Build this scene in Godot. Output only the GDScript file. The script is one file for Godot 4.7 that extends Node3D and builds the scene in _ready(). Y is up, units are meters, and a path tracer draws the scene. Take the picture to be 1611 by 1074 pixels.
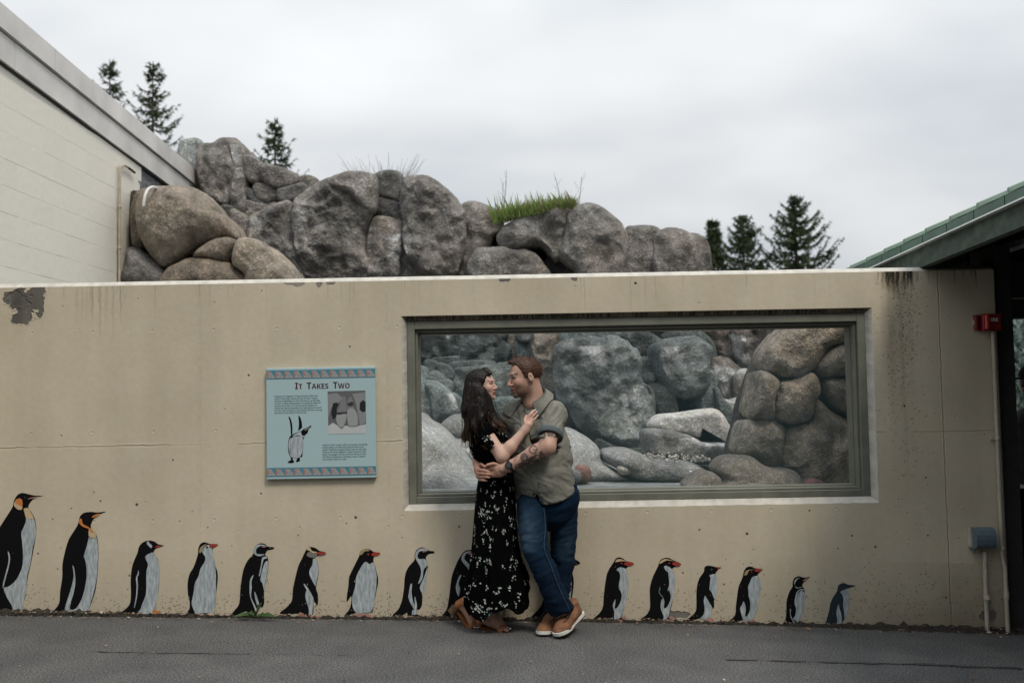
extends Node3D
# A concrete wall with painted penguins, a viewing window into a rocky pen, and a couple standing before it.
# Units are metres, y up, the wall's face lies in the plane z = -6.4.

const FACE := -6.4
var rng := RandomNumberGenerator.new()
var taken := {}
var n_soft := FastNoiseLite.new()
var n_mid := FastNoiseLite.new()
var n_ridge := FastNoiseLite.new()
var mats := {}


# ---------------------------------------------------------------- mesh builder
class MB extends RefCounted:
	var v := PackedVector3Array()
	var ix := PackedInt32Array()
	var uv := PackedVector2Array()
	var c := PackedColorArray()
	var nn := PackedVector3Array()

	func tri(a: Vector3, b: Vector3, d: Vector3) -> void:
		var k := v.size()
		v.append(a); v.append(b); v.append(d)
		ix.append(k); ix.append(k + 1); ix.append(k + 2)

	func quad(a: Vector3, b: Vector3, d: Vector3, e: Vector3) -> void:
		var k := v.size()
		v.append(a); v.append(b); v.append(d); v.append(e)
		for q in [0, 1, 2, 0, 2, 3]:
			ix.append(k + q)

	func face(pts: Array, away: Vector3) -> void:      # a flat convex face turned away from a point
		var n: Vector3 = (pts[1] - pts[0]).cross(pts[2] - pts[0])
		if n.dot((pts[0] + pts[1] + pts[2]) / 3.0 - away) < 0.0:
			pts.reverse()
		var k := v.size()
		for p in pts:
			v.append(p)
		for q in range(1, pts.size() - 1):
			ix.append(k); ix.append(k + q); ix.append(k + q + 1)

	func box(at: Vector3, size: Vector3, bevel := 0.004, turn := Basis.IDENTITY) -> void:
		var e := size / 2.0
		var b := minf(bevel, minf(e.x, minf(e.y, e.z)) * 0.8)
		var corner := func(s: Vector3, axis: int) -> Vector3:
			var p := Vector3(s.x * (e.x - b), s.y * (e.y - b), s.z * (e.z - b))
			p[axis] = s[axis] * e[axis]
			return at + turn * p
		for axis in 3:
			var u := (axis + 1) % 3
			var w := (axis + 2) % 3
			for sg in [-1.0, 1.0]:
				var pts := []
				for q in [[-1.0, -1.0], [1.0, -1.0], [1.0, 1.0], [-1.0, 1.0]]:
					var s := Vector3.ZERO
					s[axis] = sg; s[u] = q[0]; s[w] = q[1]
					pts.append(corner.call(s, axis))
				face(pts, at)
			if b > 0.0005:
				for q in [[-1.0, -1.0], [1.0, -1.0], [1.0, 1.0], [-1.0, 1.0]]:
					var s0 := Vector3.ZERO
					s0[u] = q[0]; s0[w] = q[1]
					var lo := s0
					var hi := s0
					lo[axis] = -1.0; hi[axis] = 1.0
					face([corner.call(lo, u), corner.call(hi, u), corner.call(hi, w), corner.call(lo, w)], at)
		if b > 0.0005:
			for x in [-1.0, 1.0]:
				for y in [-1.0, 1.0]:
					for z in [-1.0, 1.0]:
						var s := Vector3(x, y, z)
						face([corner.call(s, 0), corner.call(s, 1), corner.call(s, 2)], at)

	func grid(rows: Array, closed := false) -> void:    # rows of points, shared vertices; outside is where (along row) x (to next row) points
		var k := v.size()
		var w: int = rows[0].size()
		for r in rows:
			v.append_array(r)
		for j in rows.size() - 1:
			for i in (w if closed else w - 1):
				var a := k + j * w + i
				var b := k + j * w + (i + 1) % w
				ix.append(a); ix.append(b); ix.append(b + w)
				ix.append(a); ix.append(b + w); ix.append(a + w)

	func tube(path: PackedVector3Array, r: Variant, sides := 8, flat := 1.0, caps := true) -> void:
		var rows := []
		var up := Vector3.UP
		var n := path.size()
		var t0 := (path[1] - path[0]).normalized()
		var x := t0.cross(up if absf(t0.y) < 0.9 else Vector3.BACK).normalized()
		for i in n:
			var t := (path[mini(i + 1, n - 1)] - path[maxi(i - 1, 0)]).normalized()
			x = (x - t * x.dot(t)).normalized()
			var y := t.cross(x)
			var rad: float = r if r is float else r[i]
			var row := PackedVector3Array()
			for s in sides:
				var g := TAU * s / sides
				row.append(path[i] + (x * cos(g) + y * sin(g) * flat) * rad)
			rows.append(row)
		if caps:
			var p0 := PackedVector3Array()
			var p1 := PackedVector3Array()
			for s in sides:
				p0.append(path[0]); p1.append(path[n - 1])
			rows.push_front(p0)
			rows.append(p1)
		grid(rows, true)

	func poly(pts: PackedVector2Array, z: float) -> void:   # a flat sheet facing +z
		var q := pts
		var area := 0.0
		for i in q.size():
			area += q[i].cross(q[(i + 1) % q.size()])
		if area < 0.0:
			q.reverse()
		var t := Geometry2D.triangulate_polygon(q)
		if t.is_empty():
			t = Geometry2D.triangulate_delaunay(q)
		var k := v.size()
		for p in q:
			v.append(Vector3(p.x, p.y, z))
		for i in range(0, t.size(), 3):
			var a := q[t[i]]
			var b := q[t[i + 1]]
			var d := q[t[i + 2]]
			var flip := (b - a).cross(d - a) < 0.0
			ix.append(k + t[i]); ix.append(k + t[i + (2 if flip else 1)]); ix.append(k + t[i + (1 if flip else 2)])

	func prism(pts: PackedVector2Array, z0: float, z1: float) -> void:   # z1 is the front
		var q := pts
		var area := 0.0
		for i in q.size():
			area += q[i].cross(q[(i + 1) % q.size()])
		if area < 0.0:
			q.reverse()
		poly(q, z1)
		for i in q.size():
			var a := q[i]
			var b := q[(i + 1) % q.size()]
			quad(Vector3(a.x, a.y, z0), Vector3(b.x, b.y, z0), Vector3(b.x, b.y, z1), Vector3(a.x, a.y, z1))
		var k := v.size()
		poly(q, z0)
		for i in range(ix.size() - 1, 0, -3):
			if ix[i] < k:
				break
			var s := ix[i]
			ix[i] = ix[i - 1]; ix[i - 1] = s

	func paint(col: Color) -> void:      # colour everything added since the last call
		while c.size() < v.size():
			c.append(col)

	func normals() -> PackedVector3Array:
		if nn.size() == v.size():
			return nn
		var n := PackedVector3Array()
		n.resize(v.size())
		for i in range(0, ix.size(), 3):
			var a := ix[i]
			var b := ix[i + 1]
			var d := ix[i + 2]
			var f := (v[b] - v[a]).cross(v[d] - v[a])
			n[a] += f; n[b] += f; n[d] += f
		for i in n.size():
			n[i] = n[i].normalized() if n[i].length_squared() > 1e-20 else Vector3.BACK
		return n

	func mesh() -> ArrayMesh:
		var m := ArrayMesh.new()
		var a := []
		a.resize(Mesh.ARRAY_MAX)
		a[Mesh.ARRAY_VERTEX] = v
		a[Mesh.ARRAY_NORMAL] = normals()
		if uv.size() == v.size():
			a[Mesh.ARRAY_TEX_UV] = uv
		if c.size() > 0:
			while c.size() < v.size():
				c.append(Color.WHITE)
			a[Mesh.ARRAY_COLOR] = c
		var out := ix.duplicate()
		for i in range(0, out.size(), 3):
			var s := out[i + 1]
			out[i + 1] = out[i + 2]; out[i + 2] = s
		a[Mesh.ARRAY_INDEX] = out
		m.add_surface_from_arrays(Mesh.PRIMITIVE_TRIANGLES, a)
		return m


# ---------------------------------------------------------------- nodes
func numbered(called: String) -> String:
	var k: int = taken.get(called, 0)
	taken[called] = k + 1
	return called if k == 0 else "%s_%03d" % [called, k]


func tag(o: Node, label := "", category := "", group := "", kind := "") -> Node:
	if label: o.set_meta("label", label)
	if category: o.set_meta("category", category)
	if group: o.set_meta("group", group)
	if kind: o.set_meta("kind", kind)
	return o


func thing(called: String, label: String, category: String, at := Vector3.ZERO, group := "") -> Node3D:
	var o := Node3D.new()
	o.name = numbered(called)
	o.position = at
	add_child(o, true)
	tag(o, label, category, group)
	return o


func obj(called: String, mesh: Variant, m: Material, parent: Node = self) -> MeshInstance3D:
	var o := MeshInstance3D.new()
	if parent == self:
		o.name = numbered(called)
	else:
		var k := 0
		for ch in parent.get_children():
			if ch.get_meta("base", "") == called:
				k += 1
		o.name = called if k == 0 else "%s_%03d" % [called, k]
		o.set_meta("base", called)
	o.mesh = mesh.mesh() if mesh is MB else mesh
	o.material_override = m
	if parent is Node3D and parent != self:      # shapes are given in the scene's axes
		var t := Transform3D.IDENTITY
		var q: Node = parent
		while q != self:
			t = q.transform * t
			q = q.get_parent()
		o.transform = t.affine_inverse()
	parent.add_child(o, true)
	return o


# ---------------------------------------------------------------- materials
func lin(r: float, g: float, b: float) -> Color:
	return Color(r, g, b).linear_to_srgb()


func noise_tex(freq: float, seed_: int, lo: Color, hi: Color, kind := FastNoiseLite.TYPE_SIMPLEX_SMOOTH, octaves := 4, size := 512, cell := false) -> NoiseTexture2D:
	var n := FastNoiseLite.new()
	n.noise_type = kind
	n.seed = seed_
	n.frequency = freq
	n.fractal_octaves = octaves
	if cell:
		n.cellular_return_type = FastNoiseLite.RETURN_DISTANCE
	var t := NoiseTexture2D.new()
	t.width = size; t.height = size
	t.seamless = true
	t.noise = n
	var g := Gradient.new()
	g.set_color(0, lo); g.set_color(1, hi)
	t.color_ramp = g
	return t


func mat(col: Color, rough := 0.8, o := {}) -> StandardMaterial3D:
	var m := StandardMaterial3D.new()
	m.albedo_color = col
	m.roughness = rough
	m.metallic_specular = o.get("spec", 0.5)
	m.metallic = o.get("metal", 0.0)
	if o.get("vc", false):
		m.vertex_color_use_as_albedo = true
	var s: float = o.get("scale", 1.0)
	if o.has("tex") or o.has("bump"):
		if not o.get("uv", false):
			m.uv1_triplanar = true
			m.uv1_world_triplanar = o.get("world", true)
			m.uv1_triplanar_sharpness = o.get("sharp", 4.0)
		m.uv1_scale = Vector3(s, s, s)
	if o.has("tex"):
		m.albedo_texture = o.tex
	if o.has("bump"):
		m.heightmap_enabled = true
		m.heightmap_texture = o.bump
		m.heightmap_scale = o.get("height", 1.0)
	if o.has("over"):
		m.detail_enabled = true
		m.detail_blend_mode = BaseMaterial3D.BLEND_MODE_MUL
		m.detail_albedo = o.over
		m.detail_uv_layer = BaseMaterial3D.DETAIL_UV_2
		m.uv2_triplanar = true
		m.uv2_world_triplanar = o.get("world", true)
		m.uv2_triplanar_sharpness = 4.0
		var s2: float = o.get("over_scale", 1.0)
		m.uv2_scale = Vector3(s2, s2, s2)
	return m


func pts(a: Array) -> PackedVector2Array:
	var p := PackedVector2Array()
	for i in range(0, a.size(), 2):
		p.append(Vector2(a[i], a[i + 1]))
	return p


func smooth(p: PackedVector2Array, n := 4) -> PackedVector2Array:    # closed Catmull-Rom
	var q := PackedVector2Array()
	var k := p.size()
	for i in k:
		for j in n:
			q.append(p[i].cubic_interpolate(p[(i + 1) % k], p[(i + k - 1) % k], p[(i + 2) % k], float(j) / n))
	return q


func curve3(p: PackedVector3Array, n := 5) -> PackedVector3Array:    # open Catmull-Rom
	var q := PackedVector3Array()
	var k := p.size()
	for i in k - 1:
		for j in n:
			q.append(p[i].cubic_interpolate(p[i + 1], p[maxi(i - 1, 0)], p[mini(i + 2, k - 1)], float(j) / n))
	q.append(p[k - 1])
	return q


func ground_y(x: float) -> float:
	return -0.028 * x - 0.004 * maxf(x, 0.0) * maxf(x, 0.0)


func noise_image(w: int, h: int, freq: float, seed_: int, octaves := 3) -> PackedByteArray:
	var n := FastNoiseLite.new()
	n.seed = seed_
	n.frequency = freq
	n.fractal_octaves = octaves
	n.noise_type = FastNoiseLite.TYPE_SIMPLEX_SMOOTH
	var im := n.get_image(w, h, false, false, false)
	im.convert(Image.FORMAT_L8)
	return im.get_data()


func make_camera_and_light() -> void:
	var cam := Camera3D.new()
	cam.name = "camera"
	cam.position = Vector3(0, 1.44, 0)
	cam.rotation_order = EULER_ORDER_YXZ
	cam.rotation = Vector3(0.05221, 0.00378, -0.01801)
	cam.fov = 37.86
	cam.near = 0.1
	cam.far = 900.0
	var lens := CameraAttributesPhysical.new()
	lens.frustum_focal_length = 35.0
	lens.frustum_focus_distance = 6.25
	lens.frustum_near = 0.1
	lens.frustum_far = 900.0
	lens.exposure_aperture = 2.0
	cam.attributes = lens
	add_child(cam)
	cam.fov = 37.86
	cam.current = true

	var env := Environment.new()
	env.background_mode = Environment.BG_SKY
	env.tonemap_mode = Environment.TONE_MAPPER_LINEAR
	env.tonemap_exposure = 1.2
	env.sdfgi_enabled = true
	env.ssao_enabled = true
	env.ssil_enabled = true
	var sky := Sky.new()
	var pan := PanoramaSkyMaterial.new()
	pan.panorama = overcast_sky()
	sky.sky_material = pan
	env.sky = sky
	env.background_energy_multiplier = 1.0
	var we := WorldEnvironment.new()
	we.name = "overcast_air"
	we.environment = env
	add_child(we)

	var sun := DirectionalLight3D.new()
	sun.name = "veiled_sun"
	sun.light_energy = 0.5
	sun.light_color = Color(1.0, 0.96, 0.9)
	sun.light_angular_distance = 14.0
	sun.shadow_enabled = true
	add_child(sun)
	sun.look_at_from_position(Vector3(4.0, 9.5, 6.0), Vector3.ZERO)


func overcast_sky() -> ImageTexture:
	# an even cloud deck: a little brighter towards the zenith, with soft large clouds
	var w := 1024
	var h := 512
	var n := FastNoiseLite.new()
	n.seed = 11
	n.frequency = 1.0
	n.fractal_octaves = 5
	n.fractal_gain = 0.48
	var data := PackedFloat32Array()
	data.resize(w * h * 3)
	var k := 0
	for j in h:
		var up := PI * (0.5 - (j + 0.5) / h)
		var sy := sin(up)
		var cy := cos(up)
		for i in w:
			if sy <= 0.0:
				data[k] = 0.30; data[k + 1] = 0.30; data[k + 2] = 0.30
				k += 3
				continue
			var g := TAU * (i + 0.5) / w
			var d := 1.0 / (sy + 0.22)
			var px := sin(g) * cy * d
			var pz := cos(g) * cy * d
			var t := n.get_noise_3d(px * 0.85, pz * 1.3, 3.0 + px * 0.2) * 1.5
			var big := n.get_noise_3d(px * 0.25 + 9.0, pz * 0.25, 7.0)
			var l := 0.52 + 0.5 * pow(sy, 1.3) + 0.55 * sy * sy * sy
			var f := 1.0 + 0.22 * t + 0.20 * big
			var cool := clampf(0.5 - t * 0.9 - big * 0.7, 0.0, 1.0)
			data[k] = l * f * lerpf(0.975, 0.90, cool)
			data[k + 1] = l * f * lerpf(1.0, 0.975, cool)
			data[k + 2] = l * f * lerpf(1.02, 1.06, cool)
			k += 3
	return ImageTexture.create_from_image(Image.create_from_data(w, h, false, Image.FORMAT_RGBF, data.to_byte_array()))


func make_noises() -> void:
	n_soft.seed = 5; n_soft.frequency = 1.0; n_soft.fractal_octaves = 3
	n_mid.seed = 8; n_mid.frequency = 3.2; n_mid.fractal_octaves = 4
	n_ridge.seed = 21; n_ridge.frequency = 1.5; n_ridge.fractal_type = FastNoiseLite.FRACTAL_RIDGED; n_ridge.fractal_octaves = 4


func make_materials() -> void:
	var grain := noise_tex(0.09, 3, Color(0.68, 0.68, 0.68), Color(1, 1, 1), FastNoiseLite.TYPE_SIMPLEX_SMOOTH, 5)
	var blotch := noise_tex(0.012, 4, Color(0.66, 0.67, 0.68), Color(1, 1, 1), FastNoiseLite.TYPE_SIMPLEX_SMOOTH, 5)
	var soft := noise_tex(0.01, 14, Color(0.84, 0.84, 0.85), Color(1, 1, 1), FastNoiseLite.TYPE_SIMPLEX_SMOOTH, 4)
	var brush := noise_tex(0.02, 24, Color(0.86, 0.87, 0.88), Color(1, 1, 1), FastNoiseLite.TYPE_SIMPLEX_SMOOTH, 4)
	var bumpy := noise_tex(0.02, 6, Color.BLACK, Color.WHITE, FastNoiseLite.TYPE_SIMPLEX_SMOOTH, 6)
	var rockb := noise_tex(0.03, 16, Color.BLACK, Color.WHITE, FastNoiseLite.TYPE_SIMPLEX_SMOOTH, 6)
	var cloth := noise_tex(0.25, 7, Color(0.78, 0.78, 0.78), Color(1, 1, 1), FastNoiseLite.TYPE_VALUE, 2, 512)
	var stones := noise_tex(0.11, 9, Color(0.35, 0.35, 0.35), Color(1, 1, 1), FastNoiseLite.TYPE_CELLULAR, 2, 1024, true)
	var stoneb := noise_tex(0.11, 9, Color.WHITE, Color.BLACK, FastNoiseLite.TYPE_CELLULAR, 2, 1024, true)
	var speck := noise_tex(0.13, 12, Color(0.36, 0.36, 0.36), Color(1.0, 1.0, 1.0), FastNoiseLite.TYPE_SIMPLEX_SMOOTH, 2, 1024)
	mats.soft = soft; mats.grain = grain; mats.blotch = blotch; mats.bumpy = bumpy; mats.cloth = cloth
	mats.asphalt = mat(lin(0.265, 0.262, 0.256), 0.9, {"tex": speck, "scale": 0.55, "bump": stoneb, "height": 0.5, "over": soft, "over_scale": 0.4, "spec": 0.35})
	mats.earth = mat(lin(0.09, 0.10, 0.05), 1.0, {"tex": blotch, "scale": 0.2})
	mats.soil = mat(lin(0.06, 0.05, 0.038), 1.0, {"tex": grain, "scale": 6.0, "bump": bumpy, "height": 2.0})
	mats.crack = mat(lin(0.055, 0.054, 0.052), 0.95, {"tex": grain, "scale": 4.0})
	var rk := rock_textures()
	mats.rock = mat(Color.WHITE, 0.9, {"vc": true, "tex": rk[0], "scale": 0.55, "bump": rk[1], "height": 2.8, "over": blotch, "over_scale": 0.37, "spec": 0.25})
	mats.rock_rough = mat(Color.WHITE, 0.9, {"vc": true, "tex": rk[0], "scale": 1.1, "bump": rk[2], "height": 2.2, "over": blotch, "over_scale": 0.9, "spec": 0.25})
	mats.rock_smooth = mat(Color.WHITE, 0.85, {"vc": true, "tex": rk[0], "scale": 0.9, "bump": rk[1], "height": 1.6, "over": soft, "over_scale": 0.8, "spec": 0.3})
	mats.rock_core = mat(lin(0.11, 0.11, 0.105), 0.95, {"tex": grain, "scale": 0.8})
	mats.pen_floor = mat(lin(0.33, 0.34, 0.32), 0.7, {"tex": blotch, "scale": 0.7, "bump": bumpy, "height": 1.5})
	mats.frame = mat(lin(0.185, 0.187, 0.148), 0.45, {"tex": soft, "scale": 1.0})
	mats.gasket = mat(lin(0.02, 0.02, 0.02), 0.6)
	mats.chamfer = mat(lin(0.60, 0.57, 0.495), 0.75, {"tex": soft, "scale": 2.0, "bump": bumpy, "height": 0.3})
	mats.head_stain_shade = mat(lin(0.27, 0.225, 0.16), 0.9, {"tex": blotch, "scale": 2.0})  # brown stain with the shade of the downward face put in its colour
	mats.mildew = mat(lin(0.085, 0.068, 0.046), 0.95, {"tex": grain, "scale": 9.0})
	mats.black_paint = mat(lin(0.004, 0.004, 0.0045), 0.75, {"tex": brush, "scale": 1.5, "spec": 0.25})
	mats.white_paint = mat(lin(0.52, 0.57, 0.58), 0.7, {"tex": brush, "scale": 2.0})
	mats.white_paint.albedo_texture = noise_tex(0.02, 25, Color(0.66, 0.68, 0.70), Color(1, 1, 1), FastNoiseLite.TYPE_SIMPLEX_SMOOTH, 5)
	mats.white_paint.uv1_scale = Vector3(4.5, 1.1, 4.5)
	mats.bare = mat(lin(0.36, 0.31, 0.24), 0.85)
	mats.red_paint = mat(lin(0.36, 0.035, 0.02), 0.6, {"tex": brush, "scale": 5.0})
	mats.orange_paint = mat(lin(0.62, 0.20, 0.035), 0.65, {"tex": brush, "scale": 5.0})
	mats.cream_paint = mat(lin(0.60, 0.45, 0.26), 0.7, {"tex": brush, "scale": 5.0})
	mats.tan_paint = mat(lin(0.36, 0.27, 0.13), 0.7, {"tex": brush, "scale": 7.0})
	mats.pink_paint = mat(lin(0.46, 0.22, 0.19), 0.7, {"tex": brush, "scale": 6.0})
	mats.grey_paint = mat(lin(0.20, 0.185, 0.155), 0.7, {"tex": brush, "scale": 7.0})
	mats.slate_paint = mat(lin(0.012, 0.026, 0.036), 0.65, {"tex": brush, "scale": 4.0})
	mats.teal_paint = mat(lin(0.06, 0.14, 0.14), 0.65)
	mats.block = mat(lin(0.76, 0.725, 0.645), 0.85, { "bump": bumpy, "height": 0.35})
	mats.fascia = mat(lin(0.78, 0.75, 0.71), 0.55, {"tex": soft, "scale": 0.3})
	mats.dark = mat(lin(0.03, 0.03, 0.03), 0.9)
	mats.cement = mat(lin(0.24, 0.25, 0.25), 0.9, {"tex": blotch, "scale": 1.5, "bump": bumpy, "height": 1.0})
	mats.beige_pipe = mat(lin(0.50, 0.44, 0.34), 0.55, {"tex": soft, "scale": 2.0})
	mats.green_metal = mat(lin(0.13, 0.215, 0.16), 0.5, {"tex": soft, "scale": 0.8})
	mats.green_pale = mat(lin(0.25, 0.34, 0.28), 0.5, {"tex": soft, "scale": 0.8})
	mats.green_board = mat(lin(0.10, 0.135, 0.10), 0.7, {"tex": blotch, "scale": 1.4, "over": soft, "over_scale": 3.0})
	mats.lip = mat(lin(0.6, 0.62, 0.6), 0.4)
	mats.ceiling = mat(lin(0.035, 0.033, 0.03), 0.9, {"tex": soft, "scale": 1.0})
	mats.beam = mat(lin(0.45, 0.43, 0.42), 0.7, {"tex": blotch, "scale": 2.0})
	mats.bark = mat(lin(0.075, 0.055, 0.042), 0.95, {"tex": grain, "scale": 2.0})
	mats.needles = mat(Color.WHITE, 0.8, {"vc": true})
	mats.needles.backlight_enabled = true
	mats.needles.backlight = Color(0.25, 0.25, 0.25)
	mats.grass = mat(Color.WHITE, 0.75, {"vc": true})
	mats.grass.backlight_enabled = true
	mats.grass.backlight = Color(0.4, 0.4, 0.4)
	mats.litter = mat(Color.WHITE, 0.9, {"vc": true})
	mats.red_box = mat(lin(0.17, 0.010, 0.010), 0.4)
	mats.red_lens = mat(lin(0.55, 0.03, 0.02), 0.25)
	mats.pale_text = mat(lin(0.7, 0.7, 0.68), 0.6)
	mats.blue_grey = mat(lin(0.12, 0.17, 0.20), 0.45, {"tex": soft, "scale": 3.0})
	mats.sign = mat(lin(0.37, 0.50, 0.52), 0.35)
	mats.sign_edge = mat(lin(0.5, 0.58, 0.58), 0.4)
	mats.band_blue = mat(lin(0.06, 0.22, 0.29), 0.4)
	mats.band_rose = mat(lin(0.34, 0.20, 0.17), 0.4)
	mats.maroon = mat(lin(0.075, 0.014, 0.018), 0.4)
	mats.ink = mat(lin(0.025, 0.05, 0.055), 0.4)
	mats.white_pipe = mat(lin(0.66, 0.66, 0.64), 0.4)
	var glass := StandardMaterial3D.new()
	glass.albedo_color = Color(0.62, 0.78, 0.82, 0.045)  # pale blue film stands in for a haze of reflected light
	glass.transparency = BaseMaterial3D.TRANSPARENCY_ALPHA
	glass.roughness = 0.02
	glass.metallic_specular = 0.42
	mats.glass = glass


func rock_textures() -> Array:      # [colour, relief with carved cracks, relief without]
	var w := 1024
	var grab := func(freq: float, seed_: int, oct: int, kind := FastNoiseLite.FRACTAL_FBM) -> PackedByteArray:
		var n := FastNoiseLite.new()
		n.seed = seed_
		n.frequency = freq
		n.noise_type = FastNoiseLite.TYPE_SIMPLEX_SMOOTH
		n.fractal_type = kind
		n.fractal_octaves = oct
		var im := n.get_seamless_image(w, w, false, false, 0.1, true)
		im.convert(Image.FORMAT_L8)
		return im.get_data()
	var big: PackedByteArray = grab.call(0.006, 61, 5)
	var fine: PackedByteArray = grab.call(0.05, 62, 4)
	var warp: PackedByteArray = grab.call(0.0045, 63, 3)
	var patch: PackedByteArray = grab.call(0.018, 64, 4)
	var rgb := PackedByteArray()
	rgb.resize(w * w * 3)
	var h1 := PackedFloat32Array()
	var h2 := PackedFloat32Array()
	h1.resize(w * w); h2.resize(w * w)
	for k in w * w:
		var b := big[k] / 255.0
		var f := fine[k] / 255.0
		var p := patch[k] / 255.0
		var c := absf(warp[k] / 255.0 - 0.5)
		var c2 := absf(big[(k + 5000) % (w * w)] / 255.0 - 0.42)
		var crack := maxf(clampf(1.0 - c / 0.010, 0.0, 1.0), 0.6 * clampf(1.0 - c2 / 0.008, 0.0, 1.0)) * smoothstep(0.42, 0.55, p)
		h2[k] = 0.5 * b + 0.35 * p + 0.22 * f
		h1[k] = h2[k] - 0.12 * crack
		var t := 0.60 + 0.10 * (b - 0.5) + 0.16 * (p - 0.5) + 0.30 * (f - 0.5) + 0.2
		t *= 1.0 - 0.25 * crack
		if p > 0.64 and f > 0.52: t += 0.13      # pale lichen
		t = clampf(t, 0.2, 1.0) * 255.0
		rgb[k * 3] = int(t); rgb[k * 3 + 1] = int(t * 0.985); rgb[k * 3 + 2] = int(t * (0.955 + 0.05 * b))
	return [ImageTexture.create_from_image(Image.create_from_data(w, w, false, Image.FORMAT_RGB8, rgb)), ImageTexture.create_from_image(Image.create_from_data(w, w, false, Image.FORMAT_RF, h1.to_byte_array())), ImageTexture.create_from_image(Image.create_from_data(w, w, false, Image.FORMAT_RF, h2.to_byte_array()))]


# ---------------------------------------------------------------- ground
func make_ground() -> void:
	var land := MB.new()
	var rows := []
	for j in 41:
		var row := PackedVector3Array()
		var z := 30.0 - 8.0 * j
		for i in 61:
			var x := -240.0 + 8.0 * i
			row.append(Vector3(x, clampf(ground_y(clampf(x, -6.0, 6.0)), -0.4, 0.4) - 0.03 - 0.2 * smoothstep(10.0, 30.0, absf(x)), z))
		rows.append(row)
	land.grid(rows)
	tag(obj("terrain", land, mats.earth), "", "", "", "structure")
	var path := MB.new()
	rows = []
	for j in 9:
		var row := PackedVector3Array()
		for i in 121:
			var x := -9.0 + 0.15 * i
			row.append(Vector3(x, ground_y(x), 3.0 - 1.5 * j * 1.0))
		rows.append(row)
	path.grid(rows)
	var asphalt := obj("asphalt_path", path, mats.asphalt)
	tag(asphalt, "", "", "", "structure")
	# long hairline seams in the asphalt
	for s in [[-2.38, -1.487, 0.006, 0.3], [-1.365, -0.91, 0.003, 1.3], [1.12, 2.725, 0.011, 2.1]]:
		var b := MB.new()
		var a0 := PackedVector3Array()
		var a1 := PackedVector3Array()
		var n := 60
		for i in n + 1:
			var t := float(i) / n
			var x: float = lerpf(s[0], s[1], t)
			var z: float = -5.52 + 0.012 * n_mid.get_noise_2d(x * 3.0, s[3]) + 0.02 * n_soft.get_noise_2d(x, s[3])
			var w: float = s[2] * clampf(0.6 + 1.6 * n_mid.get_noise_2d(x * 2.0 + 5.0, s[3] + 4.0) + (0.9 * t if s[3] > 2.0 else 0.0), 0.12, 2.0)
			a0.append(Vector3(x, ground_y(x) + 0.004, z + w))
			a1.append(Vector3(x, ground_y(x) + 0.004, z - w))
		b.grid([a0, a1])
		obj("crack", b, mats.crack, asphalt)
	# damp earth swept against the foot of the wall
	var soil := MB.new()
	rows = [PackedVector3Array(), PackedVector3Array(), PackedVector3Array(), PackedVector3Array()]
	for i in 401:
		var x := -3.9 + 0.0185 * i
		var a := absf(n_mid.get_noise_2d(x * 2.2, 0.0)) + 0.6 * absf(n_mid.get_noise_2d(x * 8.0, 3.0))
		var g := ground_y(x)
		var lift := 0.006 + 0.035 * a + 0.015 * smoothstep(1.6, 2.6, x) + 0.02 * smoothstep(-2.0, -3.2, x)
		var out := 0.01 + 0.06 * a + 0.06 * smoothstep(1.5, 2.4, x)
		rows[0].append(Vector3(x, g - 0.01, FACE + out))
		rows[1].append(Vector3(x, g + lift * 0.45, FACE + out * 0.55))
		rows[2].append(Vector3(x, g + lift * 0.9, FACE + 0.008))
		rows[3].append(Vector3(x, g + lift, FACE - 0.01))
	soil.grid(rows)
	tag(obj("soil_strip", soil, mats.soil), "", "", "", "structure")


func make_litter() -> void:
	rng.seed = 77
	var b := MB.new()
	for i in 1500:
		var x := rng.randf_range(-3.6, 3.4)
		var away := absf(rng.randfn(0.0, 0.05)) + 0.015
		if rng.randf() < 0.12:
			away = rng.randf_range(0.02, 1.6)
		if x > 1.6 and rng.randf() < 0.5:
			away *= 1.6
		var r := rng.randf_range(0.004, 0.013) * (1.8 if rng.randf() < 0.06 else 1.0)
		var g := rng.randf() * TAU
		var u := Vector3(cos(g), rng.randf_range(-0.3, 0.3), sin(g)) * r
		var w := Vector3(-sin(g), rng.randf_range(0.0, 0.5), cos(g)) * r * rng.randf_range(0.3, 0.7)
		var p := Vector3(x, ground_y(x) + 0.006 + r * 0.3 + (0.02 if away < 0.06 else 0.0), FACE + away)
		b.quad(p - u, p - w, p + u, p + w)
		var t := rng.randf()
		var col := Color(0.10, 0.06, 0.035).lerp(Color(0.34, 0.23, 0.15), t * t)
		if rng.randf() < 0.1:
			col = Color(0.45, 0.38, 0.3)
		b.paint(col)
	tag(obj("leaf_litter", b, mats.litter), "scattered dry brown leaf bits along the foot of the wall", "leaf litter", "", "stuff")


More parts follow.
